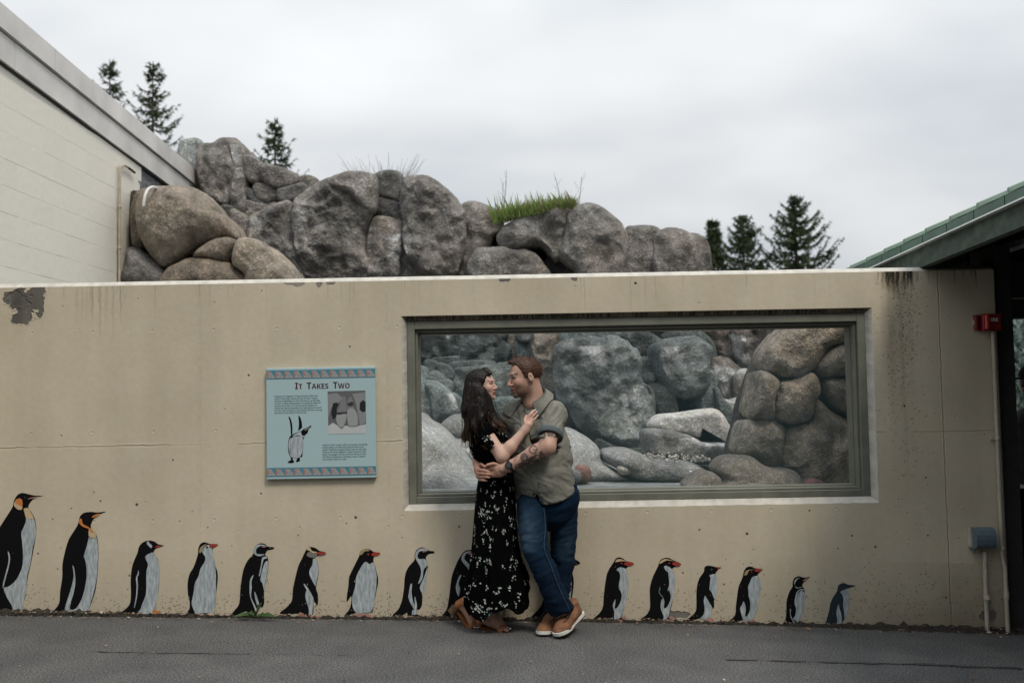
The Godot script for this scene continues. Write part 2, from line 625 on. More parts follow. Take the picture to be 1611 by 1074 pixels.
# ---------------------------------------------------------------- the concrete wall
func wall_textures() -> Array:
	var w := 2048
	var h := 738
	var x0 := -3.6
	var y1 := 2.25
	var px := 301.0
	var mottle := noise_image(w, h, 0.004, 31, 4)
	var fine := noise_image(w, h, 0.06, 32, 3)
	var streak := noise_image(w, 64, 0.02, 33, 4)
	var tone := PackedFloat32Array()      # 0 dirt .. 1 clean
	var bump := PackedFloat32Array()
	tone.resize(w * h); bump.resize(w * h)
	for j in h:
		var y := y1 - j / px
		var jj := mini(j / 24, 63) * w
		for i in w:
			var k := j * w + i
			var m := mottle[k] / 255.0
			var f := fine[k] / 255.0
			var s := streak[jj + i] / 255.0
			tone[k] = 0.86 + 0.14 * m + 0.05 * (f - 0.5) + 0.06 * (s - 0.5)
			bump[k] = 0.5 + 0.10 * (f - 0.5) + 0.16 * (m - 0.5)
	var r := RandomNumberGenerator.new()
	r.seed = 404
	var extra := {}
	# pinholes, some with a dark heart
	for q in 560:
		var cx := int(r.randf() * w)
		var cy := int(r.randf() * h)
		if q % 2 == 0:
			cy = int(h * (0.55 + 0.45 * r.randf()))
		var big := r.randf() < 0.13
		var rad := r.randf_range(0.8, 2.4) if big else r.randf_range(0.6, 1.2)
		for dy in range(-3, 4):
			for dx in range(-3, 4):
				var xx := cx + dx
				var yy := cy + dy
				if xx < 0 or yy < 0 or xx >= w or yy >= h: continue
				var d := sqrt(dx * dx + dy * dy)
				if d < rad:
					bump[yy * w + xx] -= 0.35
					if big: tone[yy * w + xx] *= 0.3
					elif q % 3 == 0: tone[yy * w + xx] *= 0.6
	# form-tie plugs: faint rings in rows
	for row in [0.245, 0.89, 1.46]:
		for q in 21:
			var cx := int((-3.52 + 0.395 * q + r.randf_range(-0.012, 0.012) - x0) * px)
			var cy := int((row + 0.12) * px)
			for dy in range(-8, 9):
				for dx in range(-8, 9):
					var xx := cx + dx
					var yy := cy + dy
					if xx < 0 or yy < 0 or xx >= w or yy >= h: continue
					var d := sqrt(dx * dx + dy * dy)
					if d < 6.5:
						bump[yy * w + xx] += 0.35 * (0.5 - absf(d - 4.5) / 3.0)
	# board joints: one long level line and upright seams
	for i in w:
		var x := x0 + i / px
		var yj := 1.15 + 0.003 * n_mid.get_noise_1d(x * 2.0)
		var j := int((y1 - yj) * px)
		var st := n_soft.get_noise_1d(x * 1.7)
		for d in range(-3, 4):
			var k := (j + d) * w + i
			bump[k] += (0.5 if d < 0 else -0.4) * (1.0 - absf(d) / 4.0) * (0.45 + st)
		if st > -0.25:
			tone[(j + 1) * w + i] *= 0.88
			tone[j * w + i] *= 0.90
	for xs in [-2.04, -0.83, 2.728, 0.435]:
		for j in h:
			var y := y1 - j / px
			if xs == 0.435 and y > 0.7: continue
			var i := int((xs + 0.004 * n_mid.get_noise_1d(y * 3.0 + xs) - x0) * px)
			var st := 0.5 + n_mid.get_noise_1d(y * 5.0 + xs * 7.0)
			for d in range(-2, 3):
				bump[j * w + i + d] += (0.4 if d < 0 else -0.4) * st * (0.9 if xs > 2.0 else 0.35)
			if xs > 2.0 or st > 0.55:
				tone[j * w + i] *= 0.72 if xs > 2.0 else 0.86
	# drip stains hanging from the top edge; the large black one hangs under the eave
	var drips := []
	for q in 40:
		drips.append([r.randf_range(-3.5, 3.0), r.randf_range(0.03, 0.35), r.randf_range(0.002, 0.006), r.randf_range(0.05, 0.16)])
	for q in 16:
		drips.append([r.randf_range(-2.95, -2.55), r.randf_range(0.1, 0.5), r.randf_range(0.004, 0.012), r.randf_range(0.04, 0.11)])
	for q in 60:
		var dx := r.randfn(0.0, 0.055)
		drips.append([2.475 + dx, r.randf_range(0.04, 0.2) * exp(-absf(dx) * 6.0) + 0.05, r.randf_range(0.004, 0.012), r.randf_range(0.22, 0.5)])
	for q in 14:
		drips.append([r.randf_range(2.4, 3.0), r.randf_range(0.05, 0.16), r.randf_range(0.003, 0.006), r.randf_range(0.25, 0.5)])
	for q in 10:
		drips.append([2.47 + r.randfn(0.0, 0.05), r.randf_range(0.5, 1.9), r.randf_range(0.02, 0.05), r.randf_range(0.03, 0.09)])
	for d in drips:
		var len_: int = int(d[1] * px)
		var half: int = maxi(1, int(d[2] * px))
		var top: int = int((y1 - 2.2) * px)
		for jj in len_:
			var j := top + jj
			if j >= h: break
			var fade: float = 1.0 - float(jj) / len_
			var cx := int((d[0] - x0) * px + 2.0 * n_mid.get_noise_1d(jj * 0.01 + d[0] * 9.0))
			for dx in range(-half, half + 1):
				var i := cx + dx
				if i < 0 or i >= w: continue
				tone[j * w + i] *= 1.0 - d[3] * minf(1.0, fade * 1.6) * (1.0 - absf(dx) / (half + 1.0))
	# speckled mould: under the eave and along the foot
	for q in 4200:
		var cx := 0.0
		var cy := 0.0
		if q < 800:
			cx = 2.5 + r.randfn(0.0, 0.075); cy = 2.2 - absf(r.randfn(0.0, 0.75))
		else:
			cx = r.randf_range(-3.6, 3.1); cy = ground_y(cx) + 0.02 + absf(r.randfn(0.0, 0.07 + 0.05 * maxf(cx, 0.0)))
		var ci := int((cx - x0) * px)
		var cj := int((y1 - cy) * px)
		var rr := r.randi_range(1, 2)
		if r.randf() < 0.6 and n_soft.get_noise_2d(cx * 2.0, cy * 2.0) < 0.0: continue
		for dy in rr:
			for dx in rr:
				var xx := ci + dx
				var yy := cj + dy
				if xx < 0 or yy < 0 or xx >= w or yy >= h: continue
				tone[yy * w + xx] *= r.randf_range(0.35, 0.85)
	# grime mixed with painted shade towards the ground, stronger at the right end
	for i in w:
		var x := x0 + i / px
		var g := ground_y(x)
		for j in range(int((y1 - g - 0.42) * px), h):
			if j < 0: continue
			var y := y1 - j / px - g
			var m := mottle[j * w + i] / 255.0
			tone[j * w + i] *= 1.0 - (0.10 + 0.25 * smoothstep(1.9, 2.6, x)) * clampf(1.0 - y / 0.42 + (m - 0.5) * 1.2, 0.0, 1.0)
	# flaked paint: bare grey cement shows
	var bare := PackedByteArray()
	bare.resize(w * h)
	for f in [[-3.166, 2.087, 0.10, 0.13, 0.5], [-3.215, 2.109, 0.085, 0.06, 0.6], [-1.429, 2.185, 0.06, 0.022, 0.7], [-1.273, 2.18, 0.02, 0.035, 0.7], [-1.19, 2.19, 0.02, 0.02, 0.7], [-0.076, 2.18, 0.034, 0.022, 0.7], [0.375, 2.185, 0.02, 0.022, 0.7], [2.965, -0.018, 0.05, 0.03, 0.5], [0.971, 0.02, 0.07, 0.02, 0.8]]:
		for j in range(maxi(0, int((y1 - f[1] - f[3] * 1.6) * px)), mini(h, int((y1 - f[1] + f[3] * 1.6) * px))):
			for i in range(maxi(0, int((f[0] - f[2] * 1.6 - x0) * px)), mini(w, int((f[0] + f[2] * 1.6 - x0) * px))):
				var dx: float = (x0 + i / px - f[0]) / f[2]
				var dy: float = (y1 - j / px - f[1]) / f[3]
				var e: float = 1.0 - sqrt(dx * dx + dy * dy) + f[4] * (n_mid.get_noise_2d(i * 0.006, j * 0.006) * 1.6 + 0.35 * n_mid.get_noise_2d(i * 0.03, j * 0.03))
				if e > 0.0:
					bare[j * w + i] = 1
					bump[j * w + i] -= 0.9
				elif e > -0.12:
					bump[j * w + i] += 0.35
	var rgb := PackedByteArray()
	rgb.resize(w * h * 3)
	for k in w * h:
		var t := clampf(tone[k], 0.05, 1.1)
		var q := k * 3
		if bare[k] == 1:
			var m := 0.75 + 0.5 * (mottle[k] / 255.0 - 0.5) + 0.3 * (streak[k % w] / 255.0 - 0.5)
			rgb[q] = int(150 * m); rgb[q + 1] = int(143 * m); rgb[q + 2] = int(134 * m)
		else:
			var m := mottle[(k * 3 + 77) % (w * h)] / 255.0
			rgb[q] = int(clampf(203.0 * pow(t, 0.75), 0.0, 255.0))
			rgb[q + 1] = int(clampf((190.0 + 3.0 * m) * pow(t, 0.78), 0.0, 255.0))
			rgb[q + 2] = int(clampf((166.0 + 6.0 * m) * pow(t, 0.84), 0.0, 255.0))
	return [ImageTexture.create_from_image(Image.create_from_data(w, h, false, Image.FORMAT_RGB8, rgb)), ImageTexture.create_from_image(Image.create_from_data(w, h, false, Image.FORMAT_RF, bump.to_byte_array()))]


# the opening: outer edge of its chamfer and inner edge where the frame sits
const OUT_L := -0.737
const OUT_R := 2.298
const OUT_T := 1.951
const OUT_B := 0.703
const IN_L := -0.706
const IN_R := 2.262
const IN_T := 1.917
const IN_B := 0.741
const WALL_TOP := 2.21
const WALL_END := 3.11


func make_wall() -> void:
	var t := wall_textures()
	var m := StandardMaterial3D.new()
	m.albedo_texture = t[0]
	m.texture_repeat = false
	m.roughness = 0.72
	m.metallic_specular = 0.4
	m.heightmap_enabled = true
	m.heightmap_texture = t[1]
	m.heightmap_scale = 0.55
	var wall := thing("concrete_wall", "long beige concrete wall with a large viewing window and penguins painted along its foot", "wall", Vector3(0, 0, FACE))
	var b := MB.new()
	var xs := [-7.0, -3.6, OUT_L, OUT_R, WALL_END - 0.02]
	var ys := [-0.45, OUT_B, OUT_T, WALL_TOP - 0.028]
	for i in 4:
		for j in 3:
			if i == 2 and j == 1: continue
			b.quad(Vector3(xs[i], ys[j], FACE), Vector3(xs[i + 1], ys[j], FACE), Vector3(xs[i + 1], ys[j + 1], FACE), Vector3(xs[i], ys[j + 1], FACE))
	for p in b.v:
		b.uv.append(Vector2((p.x + 3.6) * 301.0 / 2048.0, (2.25 - p.y) * 301.0 / 738.0))
	obj("wall_face", b, m, wall)
	var e := MB.new()      # top edge, ends and back
	var x0 := -7.0
	var x1 := WALL_END
	var back := FACE - 0.26
	var rows := [PackedVector3Array(), PackedVector3Array(), PackedVector3Array()]
	for i in 161:
		var x := lerpf(x0, x1 - 0.02, i / 160.0)
		var chip := 0.004 * n_mid.get_noise_1d(x * 4.0) + 0.003 * n_mid.get_noise_1d(x * 19.0)
		rows[0].append(Vector3(x, WALL_TOP - 0.028 + minf(chip, 0.0), FACE))
		rows[1].append(Vector3(x, WALL_TOP - chip * 0.3, FACE - 0.032))
		rows[2].append(Vector3(x, WALL_TOP, back))
	e.grid(rows)
	e.quad(Vector3(x1 - 0.02, -0.45, FACE), Vector3(x1, -0.45, FACE - 0.02), Vector3(x1, WALL_TOP - 0.02, FACE - 0.03), Vector3(x1 - 0.02, WALL_TOP - 0.028, FACE))
	e.quad(Vector3(x1, -0.45, FACE - 0.02), Vector3(x1, -0.45, back), Vector3(x1, WALL_TOP, back), Vector3(x1, WALL_TOP - 0.02, FACE - 0.03))
	var bx := [x0, IN_L, IN_R, x1]
	var by := [-0.45, IN_B, IN_T, WALL_TOP]
	for i in 3:
		for j in 3:
			if i == 1 and j == 1: continue
			e.quad(Vector3(bx[i + 1], by[j], back), Vector3(bx[i], by[j], back), Vector3(bx[i], by[j + 1], back), Vector3(bx[i + 1], by[j + 1], back))
	obj("wall_edge", e, mats.chamfer, wall)
	var c := MB.new()      # chamfer and reveal of the opening
	var fz := FACE - 0.034
	var side := func(a: Vector2, d: Vector2, ai: Vector2, di: Vector2, name_: String, mm: Material) -> void:
		var q := MB.new()
		var r0 := PackedVector3Array()
		var r1 := PackedVector3Array()
		var r2 := PackedVector3Array()
		for i in 61:
			var s := i / 60.0
			var o := a.lerp(d, s)
			var n := ai.lerp(di, s)
			var wob := 0.003 * n_mid.get_noise_2d(o.x * 9.0, o.y * 9.0)
			r0.append(Vector3(o.x + wob, o.y + wob, FACE))
			r1.append(Vector3(n.x, n.y, fz))
			r2.append(Vector3(n.x, n.y, back))
		q.grid([r0, r1, r2])
		obj(name_, q, mm, wall)
	side.call(Vector2(OUT_L, OUT_B), Vector2(OUT_R, OUT_B), Vector2(IN_L, IN_B), Vector2(IN_R, IN_B), "sill_chamfer", mats.chamfer)
	side.call(Vector2(OUT_R, OUT_B), Vector2(OUT_R, OUT_T), Vector2(IN_R, IN_B), Vector2(IN_R, IN_T), "jamb_chamfer", mats.chamfer)
	side.call(Vector2(OUT_R, OUT_T), Vector2(OUT_L, OUT_T), Vector2(IN_R, IN_T), Vector2(IN_L, IN_T), "head_chamfer", mats.head_stain_shade)
	side.call(Vector2(OUT_L, OUT_T), Vector2(OUT_L, OUT_B), Vector2(IN_L, IN_T), Vector2(IN_L, IN_B), "jamb_chamfer", mats.chamfer)
	# black mildew hanging in the head chamfer
	rng.seed = 9
	var mil := MB.new()
	for i in 420:
		var x := rng.randf_range(OUT_L + 0.01, OUT_R - 0.01)
		if n_soft.get_noise_1d(x * 2.0) + 0.4 * rng.randf() < -0.05 + 0.25 * smoothstep(0.2, -0.7, x): continue
		var w := rng.randf_range(0.002, 0.006)
		var a := rng.randf_range(0.0, 0.35)
		var d := rng.randf_range(0.45, 0.98)
		var p := func(xx: float, s: float) -> Vector3:
			return Vector3(clampf(xx, IN_L, IN_R), lerpf(OUT_T, IN_T, s) - 0.0015, lerpf(FACE, fz, s) + 0.0015)
		mil.quad(p.call(x - w, a), p.call(x - w * 0.4, d), p.call(x + w * 0.4, d), p.call(x + w, a))
	obj("mildew", mil, mats.mildew, wall)


func make_window() -> void:
	var win := thing("viewing_window", "wide olive framed viewing window set into the concrete wall", "window", Vector3(0.8, IN_B, FACE - 0.05))
	var z0 := FACE - 0.034
	var bar := func(called: String, xa: float, ya: float, xb: float, yb: float, front: float, backz: float, m: Material, bev := 0.003) -> void:
		var b := MB.new()
		b.box(Vector3((xa + xb) / 2, (ya + yb) / 2, (front + backz) / 2), Vector3(xb - xa, yb - ya, front - backz), bev)
		obj(called, b, m, win)
	var L := IN_L + 0.001
	var R := IN_R - 0.001
	var T := IN_T - 0.001
	var B := IN_B + 0.001
	var w := 0.050
	bar.call("frame_rail", L + w, T - w, R - w, T, z0, z0 - 0.09, mats.frame)
	bar.call("frame_rail", L + w, B, R - w, B + w - 0.006, z0, z0 - 0.09, mats.frame)
	bar.call("frame_stile", L, B, L + w, T, z0 + 0.001, z0 - 0.09, mats.frame)
	bar.call("frame_stile", R - w, B, R, T, z0 + 0.001, z0 - 0.09, mats.frame)
	var s := 0.017
	bar.call("glazing_stop", L + w, T - w - s, R - w, T - w, z0 - 0.030, z0 - 0.088, mats.frame)
	bar.call("glazing_stop", L + w, B + w - 0.006, R - w, B + w + 0.011, z0 - 0.020, z0 - 0.088, mats.frame)
	bar.call("glazing_stop", L + w, B + w + 0.011, L + w + s, T - w - s, z0 - 0.025, z0 - 0.088, mats.frame)
	bar.call("glazing_stop", R - w - s, B + w + 0.011, R - w, T - w - s, z0 - 0.025, z0 - 0.088, mats.frame)
	# the deep inner lining behind the outer frame
	var zi := z0 - 0.091
	bar.call("frame_lining", L + 0.012, B + w + 0.004, L + w + s + 0.004, T - 0.02, zi, zi - 0.10, mats.frame)
	bar.call("frame_lining", R - w - s - 0.006, B + w + 0.004, R - 0.012, T - 0.02, zi, zi - 0.10, mats.frame)
	bar.call("frame_lining", L + w + s + 0.005, B + 0.02, R - w - s - 0.007, B + w + 0.019, zi, zi - 0.10, mats.frame)
	bar.call("frame_lining", L + w + s + 0.005, T - w - s - 0.014, R - w - s - 0.007, T - 0.02, zi, zi - 0.10, mats.frame)
	var g := MB.new()
	g.box(Vector3((L + R) / 2, (T + B) / 2, zi - 0.055), Vector3(R - L - 0.13, T - B - 0.13, 0.012), 0.0)
	var gp := MB.new()
	gp.quad(Vector3(L + w + s, B + w + 0.01, zi - 0.05), Vector3(R - w - s, B + w + 0.01, zi - 0.05), Vector3(R - w - s, T - w - s, zi - 0.05), Vector3(L + w + s, T - w - s, zi - 0.05))
	var pane := obj("glass_pane", gp, mats.glass, win)
	rng.seed = 66
	var fl := MB.new()
	for i in 260:
		var edge := rng.randf() < 0.75
		var p := Vector3(rng.randf_range(L + 0.08, R - 0.09), (T - 0.075 - absf(rng.randfn(0.0, 0.022))) if edge else rng.randf_range(B + 0.1, T - 0.1), zi - 0.047)
		var r := rng.randf_range(0.0008, 0.0024)
		fl.quad(p + Vector3(-r, 0, 0), p + Vector3(0, -r, 0), p + Vector3(r, 0, 0), p + Vector3(0, r, 0))
	for i in 60:
		var p := Vector3(-0.375 + rng.randfn(0.0, 0.003), T - 0.08 - 0.16 * rng.randf(), zi - 0.047)
		fl.quad(p + Vector3(-0.002, 0, 0), p + Vector3(0, -0.006, 0), p + Vector3(0.002, 0, 0), p + Vector3(0, 0.006, 0))
	tag(obj("water_spots", fl, mats.white_pipe, pane), "", "", "", "stuff")


# ---------------------------------------------------------------- paintings and the sign
func painting(label: String, called: String, layers: Array) -> void:
	var first: PackedVector2Array = pts(layers[0][2])
	var lo := first[0]
	var hi := first[0]
	for p in first:
		lo = lo.min(p); hi = hi.max(p)
	var t := thing(called, label, "penguin painting", Vector3((lo.x + hi.x) / 2, lo.y, FACE), "penguins painted along the foot of the wall")
	var k := 1
	for l in layers:
		var b := MB.new()
		b.poly(smooth(pts(l[2]), 4), FACE + 0.0012 * k)
		obj(l[0], b, mats[l[1]], t)
		k += 1
	# specks where the paint has flaked off
	var chips := MB.new()
	rng.seed = hash(label)
	for i in 22:
		var q := Vector2(rng.randf_range(lo.x, hi.x), lerpf(lo.y, hi.y, pow(rng.randf(), 1.8)))
		if not Geometry2D.is_point_in_polygon(q, first): continue
		var r := rng.randf_range(0.001, 0.0024) * (2.0 if rng.randf() < 0.12 else 1.0)
		var p := PackedVector2Array()
		for a in 6:
			p.append(q + Vector2(cos(a * 1.05), sin(a * 1.05)) * r * rng.randf_range(0.5, 1.3))
		chips.poly(p, FACE + 0.0012 * k)
	if chips.v.size() > 0:
		tag(obj("flaked_spots", chips, mats.bare, t), "", "", "", "stuff")


func make_paintings() -> void:
	painting("tallest painted penguin, at the left end of the row, with red orange ear patch", "painted_penguin", [
		["back", "black_paint", [-3.241, 0.775, -3.233, 0.811, -3.21, 0.849, -3.178, 0.861, -3.142, 0.853, -3.096, 0.843, -3.046, 0.839, -3.092, 0.831, -3.123, 0.806, -3.141, 0.77, -3.123, 0.741, -3.1, 0.7, -3.089, 0.65, -3.09, 0.596, -3.099, 0.534, -3.12, 0.417, -3.138, 0.337, -3.147, 0.275, -3.155, 0.203, -3.173, 0.159, -3.177, 0.128, -3.118, 0.109, -3.086, 0.09, -3.055, 0.076, -3.195, 0.083, -3.227, 0.102, -3.25, 0.111, -3.313, 0.112, -3.367, 0.113, -3.37, 0.386, -3.362, 0.52, -3.336, 0.619, -3.3, 0.681, -3.268, 0.73]],
		["belly", "white_paint", [-3.168, 0.755, -3.136, 0.737, -3.104, 0.696, -3.09, 0.641, -3.093, 0.579, -3.112, 0.498, -3.123, 0.417, -3.141, 0.346, -3.146, 0.292, -3.151, 0.23, -3.168, 0.168, -3.177, 0.132, -3.163, 0.11, -3.222, 0.102, -3.241, 0.151, -3.273, 0.205, -3.292, 0.259, -3.26, 0.272, -3.215, 0.311, -3.179, 0.383, -3.171, 0.454, -3.176, 0.535, -3.183, 0.607, -3.168, 0.643, -3.154, 0.688, -3.162, 0.733]],
		["throat", "cream_paint", [-3.168, 0.76, -3.141, 0.764, -3.123, 0.737, -3.104, 0.7, -3.132, 0.696, -3.154, 0.706, -3.162, 0.733]],
		["ear_patch", "cream_paint", [-3.232, 0.788, -3.219, 0.817, -3.196, 0.828, -3.178, 0.814, -3.176, 0.778, -3.182, 0.756, -3.209, 0.759]],
		["ear_patch", "orange_paint", [-3.225, 0.803, -3.212, 0.821, -3.194, 0.828, -3.178, 0.814, -3.176, 0.778, -3.201, 0.788]],
		["beak_stripe", "pink_paint", [-3.143, 0.821, -3.114, 0.833, -3.075, 0.836, -3.11, 0.827]],
		["flipper_edge", "white_paint", [-3.266, 0.492, -3.257, 0.483, -3.25, 0.447, -3.261, 0.384, -3.278, 0.322, -3.289, 0.277, -3.294, 0.259, -3.296, 0.282, -3.283, 0.34, -3.266, 0.402, -3.26, 0.447]]])
	painting("second tallest painted penguin with orange ear stripe and white slash by its flipper", "painted_penguin", [
		["back", "black_paint", [-2.822, 0.655, -2.809, 0.704, -2.782, 0.728, -2.736, 0.733, -2.7, 0.729, -2.641, 0.733, -2.682, 0.717, -2.713, 0.698, -2.736, 0.658, -2.736, 0.633, -2.713, 0.603, -2.696, 0.563, -2.69, 0.491, -2.691, 0.41, -2.695, 0.329, -2.709, 0.231, -2.729, 0.169, -2.747, 0.125, -2.779, 0.107, -2.819, 0.077, -2.896, 0.078, -3.005, 0.08, -2.96, 0.128, -2.938, 0.164, -2.933, 0.235, -2.92, 0.324, -2.919, 0.405, -2.903, 0.485, -2.881, 0.557, -2.849, 0.61]],
		["belly", "white_paint", [-2.745, 0.626, -2.716, 0.603, -2.697, 0.554, -2.692, 0.482, -2.694, 0.392, -2.698, 0.321, -2.716, 0.231, -2.734, 0.169, -2.752, 0.12, -2.819, 0.077, -2.892, 0.078, -2.892, 0.127, -2.87, 0.172, -2.847, 0.131, -2.806, 0.161, -2.775, 0.25, -2.764, 0.34, -2.771, 0.411, -2.782, 0.452, -2.763, 0.519, -2.749, 0.582]],
		["flipper", "black_paint", [-2.826, 0.448, -2.785, 0.452, -2.767, 0.402, -2.764, 0.331, -2.775, 0.25, -2.802, 0.17, -2.833, 0.126, -2.86, 0.12, -2.869, 0.136, -2.852, 0.198, -2.834, 0.287, -2.834, 0.359]],
		["flipper_edge", "white_paint", [-2.853, 0.395, -2.842, 0.377, -2.834, 0.305, -2.843, 0.234, -2.865, 0.162, -2.887, 0.118, -2.901, 0.127, -2.879, 0.198, -2.857, 0.27, -2.845, 0.332]],
		["throat", "cream_paint", [-2.747, 0.626, -2.722, 0.626, -2.708, 0.599, -2.704, 0.572, -2.726, 0.568, -2.749, 0.582]],
		["ear_patch", "orange_paint", [-2.813, 0.668, -2.809, 0.689, -2.795, 0.69, -2.786, 0.659, -2.745, 0.635, -2.719, 0.604, -2.736, 0.608, -2.749, 0.625, -2.79, 0.643]],
		["beak_stripe", "orange_paint", [-2.731, 0.698, -2.713, 0.714, -2.677, 0.722, -2.709, 0.702]]])
	painting("third painted penguin from the left, white patch over its eye and an orange foot", "painted_penguin", [
		["back", "black_paint", [-2.44, 0.468, -2.431, 0.504, -2.409, 0.531, -2.372, 0.546, -2.331, 0.538, -2.309, 0.522, -2.271, 0.512, -2.291, 0.504, -2.322, 0.492, -2.336, 0.467, -2.313, 0.43, -2.301, 0.376, -2.3, 0.314, -2.304, 0.242, -2.318, 0.162, -2.327, 0.118, -2.354, 0.082, -2.444, 0.071, -2.589, 0.073, -2.526, 0.108, -2.489, 0.147, -2.481, 0.21, -2.483, 0.299, -2.476, 0.37, -2.463, 0.415]],
		["belly", "white_paint", [-2.39, 0.441, -2.363, 0.463, -2.336, 0.467, -2.313, 0.426, -2.301, 0.367, -2.301, 0.296, -2.31, 0.207, -2.322, 0.144, -2.34, 0.1, -2.399, 0.074, -2.449, 0.08, -2.422, 0.11, -2.408, 0.146, -2.385, 0.208, -2.383, 0.279, -2.381, 0.351, -2.372, 0.396]],
		["eye_patch", "white_paint", [-2.372, 0.544, -2.363, 0.53, -2.345, 0.512, -2.352, 0.498, -2.368, 0.512, -2.38, 0.526]],
		["beak_stripe", "red_paint", [-2.327, 0.504, -2.309, 0.513, -2.281, 0.511, -2.309, 0.502]],
		["foot", "orange_paint", [-2.345, 0.087, -2.327, 0.107, -2.304, 0.099, -2.301, 0.082]],
		["flipper_edge", "white_paint", [-2.431, 0.359, -2.428, 0.334, -2.438, 0.312, -2.433, 0.262, -2.44, 0.191, -2.453, 0.129, -2.458, 0.131, -2.446, 0.2, -2.443, 0.263, -2.447, 0.307, -2.438, 0.334]]])
	painting("white fronted painted penguin turned to face out, red beak and tan crest, white cheeks", "painted_penguin", [
		["back", "black_paint", [-2.052, 0.46, -2.05, 0.491, -2.036, 0.519, -2.011, 0.529, -1.986, 0.521, -1.962, 0.515, -1.93, 0.515, -1.926, 0.508, -1.948, 0.494, -1.958, 0.486, -1.958, 0.444, -1.948, 0.416, -1.941, 0.374, -1.93, 0.346, -1.926, 0.304, -1.931, 0.249, -1.938, 0.2, -1.941, 0.145, -1.949, 0.103, -1.963, 0.079, -2.012, 0.076, -2.061, 0.079, -2.089, 0.071, -2.146, 0.059, -2.11, 0.106, -2.107, 0.161, -2.117, 0.203, -2.119, 0.273, -2.107, 0.328, -2.082, 0.37, -2.064, 0.418]],
		["belly", "white_paint", [-2.025, 0.47, -2.004, 0.504, -1.979, 0.511, -1.962, 0.49, -1.958, 0.444, -1.949, 0.416, -1.942, 0.374, -1.938, 0.318, -1.938, 0.228, -1.94, 0.158, -1.949, 0.107, -1.963, 0.079, -2.012, 0.083, -2.061, 0.079, -2.082, 0.109, -2.093, 0.147, -2.082, 0.203, -2.071, 0.272, -2.05, 0.313, -2.036, 0.362, -2.011, 0.403, -2.006, 0.434]],
		["crest", "tan_paint", [-2.043, 0.463, -2.041, 0.487, -2.025, 0.505, -1.997, 0.518, -2.018, 0.495, -2.027, 0.47]],
		["beak", "red_paint", [-1.979, 0.507, -1.965, 0.517, -1.93, 0.516, -1.926, 0.509, -1.948, 0.496, -1.972, 0.495]],
		["eye", "black_paint", [-2.001, 0.499, -1.994, 0.504, -1.986, 0.497, -1.994, 0.491]],
		["foot", "pink_paint", [-2.063, 0.076, -2.04, 0.077, -2.026, 0.059, -2.012, 0.045, -2.051, 0.048]],
		["foot", "pink_paint", [-1.994, 0.076, -1.973, 0.072, -1.952, 0.055, -1.97, 0.042, -1.987, 0.059]]])
	painting("painted penguin with a white ring round its black face, above the green weed", "painted_penguin", [
		["back", "black_paint", [-1.701, 0.447, -1.694, 0.481, -1.676, 0.506, -1.648, 0.516, -1.62, 0.508, -1.606, 0.494, -1.574, 0.49, -1.565, 0.481, -1.588, 0.473, -1.609, 0.469, -1.623, 0.442, -1.608, 0.428, -1.604, 0.396, -1.606, 0.347, -1.617, 0.292, -1.628, 0.236, -1.632, 0.195, -1.631, 0.139, -1.643, 0.112, -1.657, 0.112, -1.675, 0.078, -1.625, 0.053, -1.734, 0.054, -1.745, 0.089, -1.794, 0.069, -1.857, 0.054, -1.815, 0.101, -1.79, 0.142, -1.783, 0.225, -1.772, 0.308, -1.758, 0.364, -1.733, 0.412]],
		["face_ring", "white_paint", [-1.695, 0.457, -1.69, 0.485, -1.673, 0.505, -1.644, 0.508, -1.609, 0.497, -1.641, 0.5, -1.669, 0.491, -1.681, 0.471, -1.676, 0.45, -1.652, 0.447, -1.627, 0.445, -1.652, 0.435, -1.68, 0.439]],
		["breast_band", "white_paint", [-1.638, 0.428, -1.616, 0.431, -1.609, 0.421, -1.631, 0.414, -1.641, 0.383, -1.649, 0.334, -1.658, 0.31, -1.663, 0.314, -1.652, 0.369, -1.645, 0.411]],
		["belly", "white_paint", [-1.627, 0.39, -1.608, 0.403, -1.606, 0.354, -1.616, 0.306, -1.63, 0.223, -1.635, 0.237, -1.642, 0.265, -1.654, 0.286, -1.644, 0.334, -1.634, 0.369]],
		["flipper_edge", "white_paint", [-1.719, 0.287, -1.696, 0.318, -1.709, 0.28, -1.709, 0.238, -1.713, 0.182, -1.692, 0.133, -1.674, 0.088, -1.682, 0.081, -1.702, 0.134, -1.718, 0.175, -1.723, 0.224]],
		["flank", "white_paint", [-1.691, 0.213, -1.678, 0.189, -1.662, 0.133, -1.664, 0.116, -1.674, 0.126, -1.688, 0.175]],
		["brow", "pink_paint", [-1.643, 0.496, -1.613, 0.497, -1.63, 0.489]]])
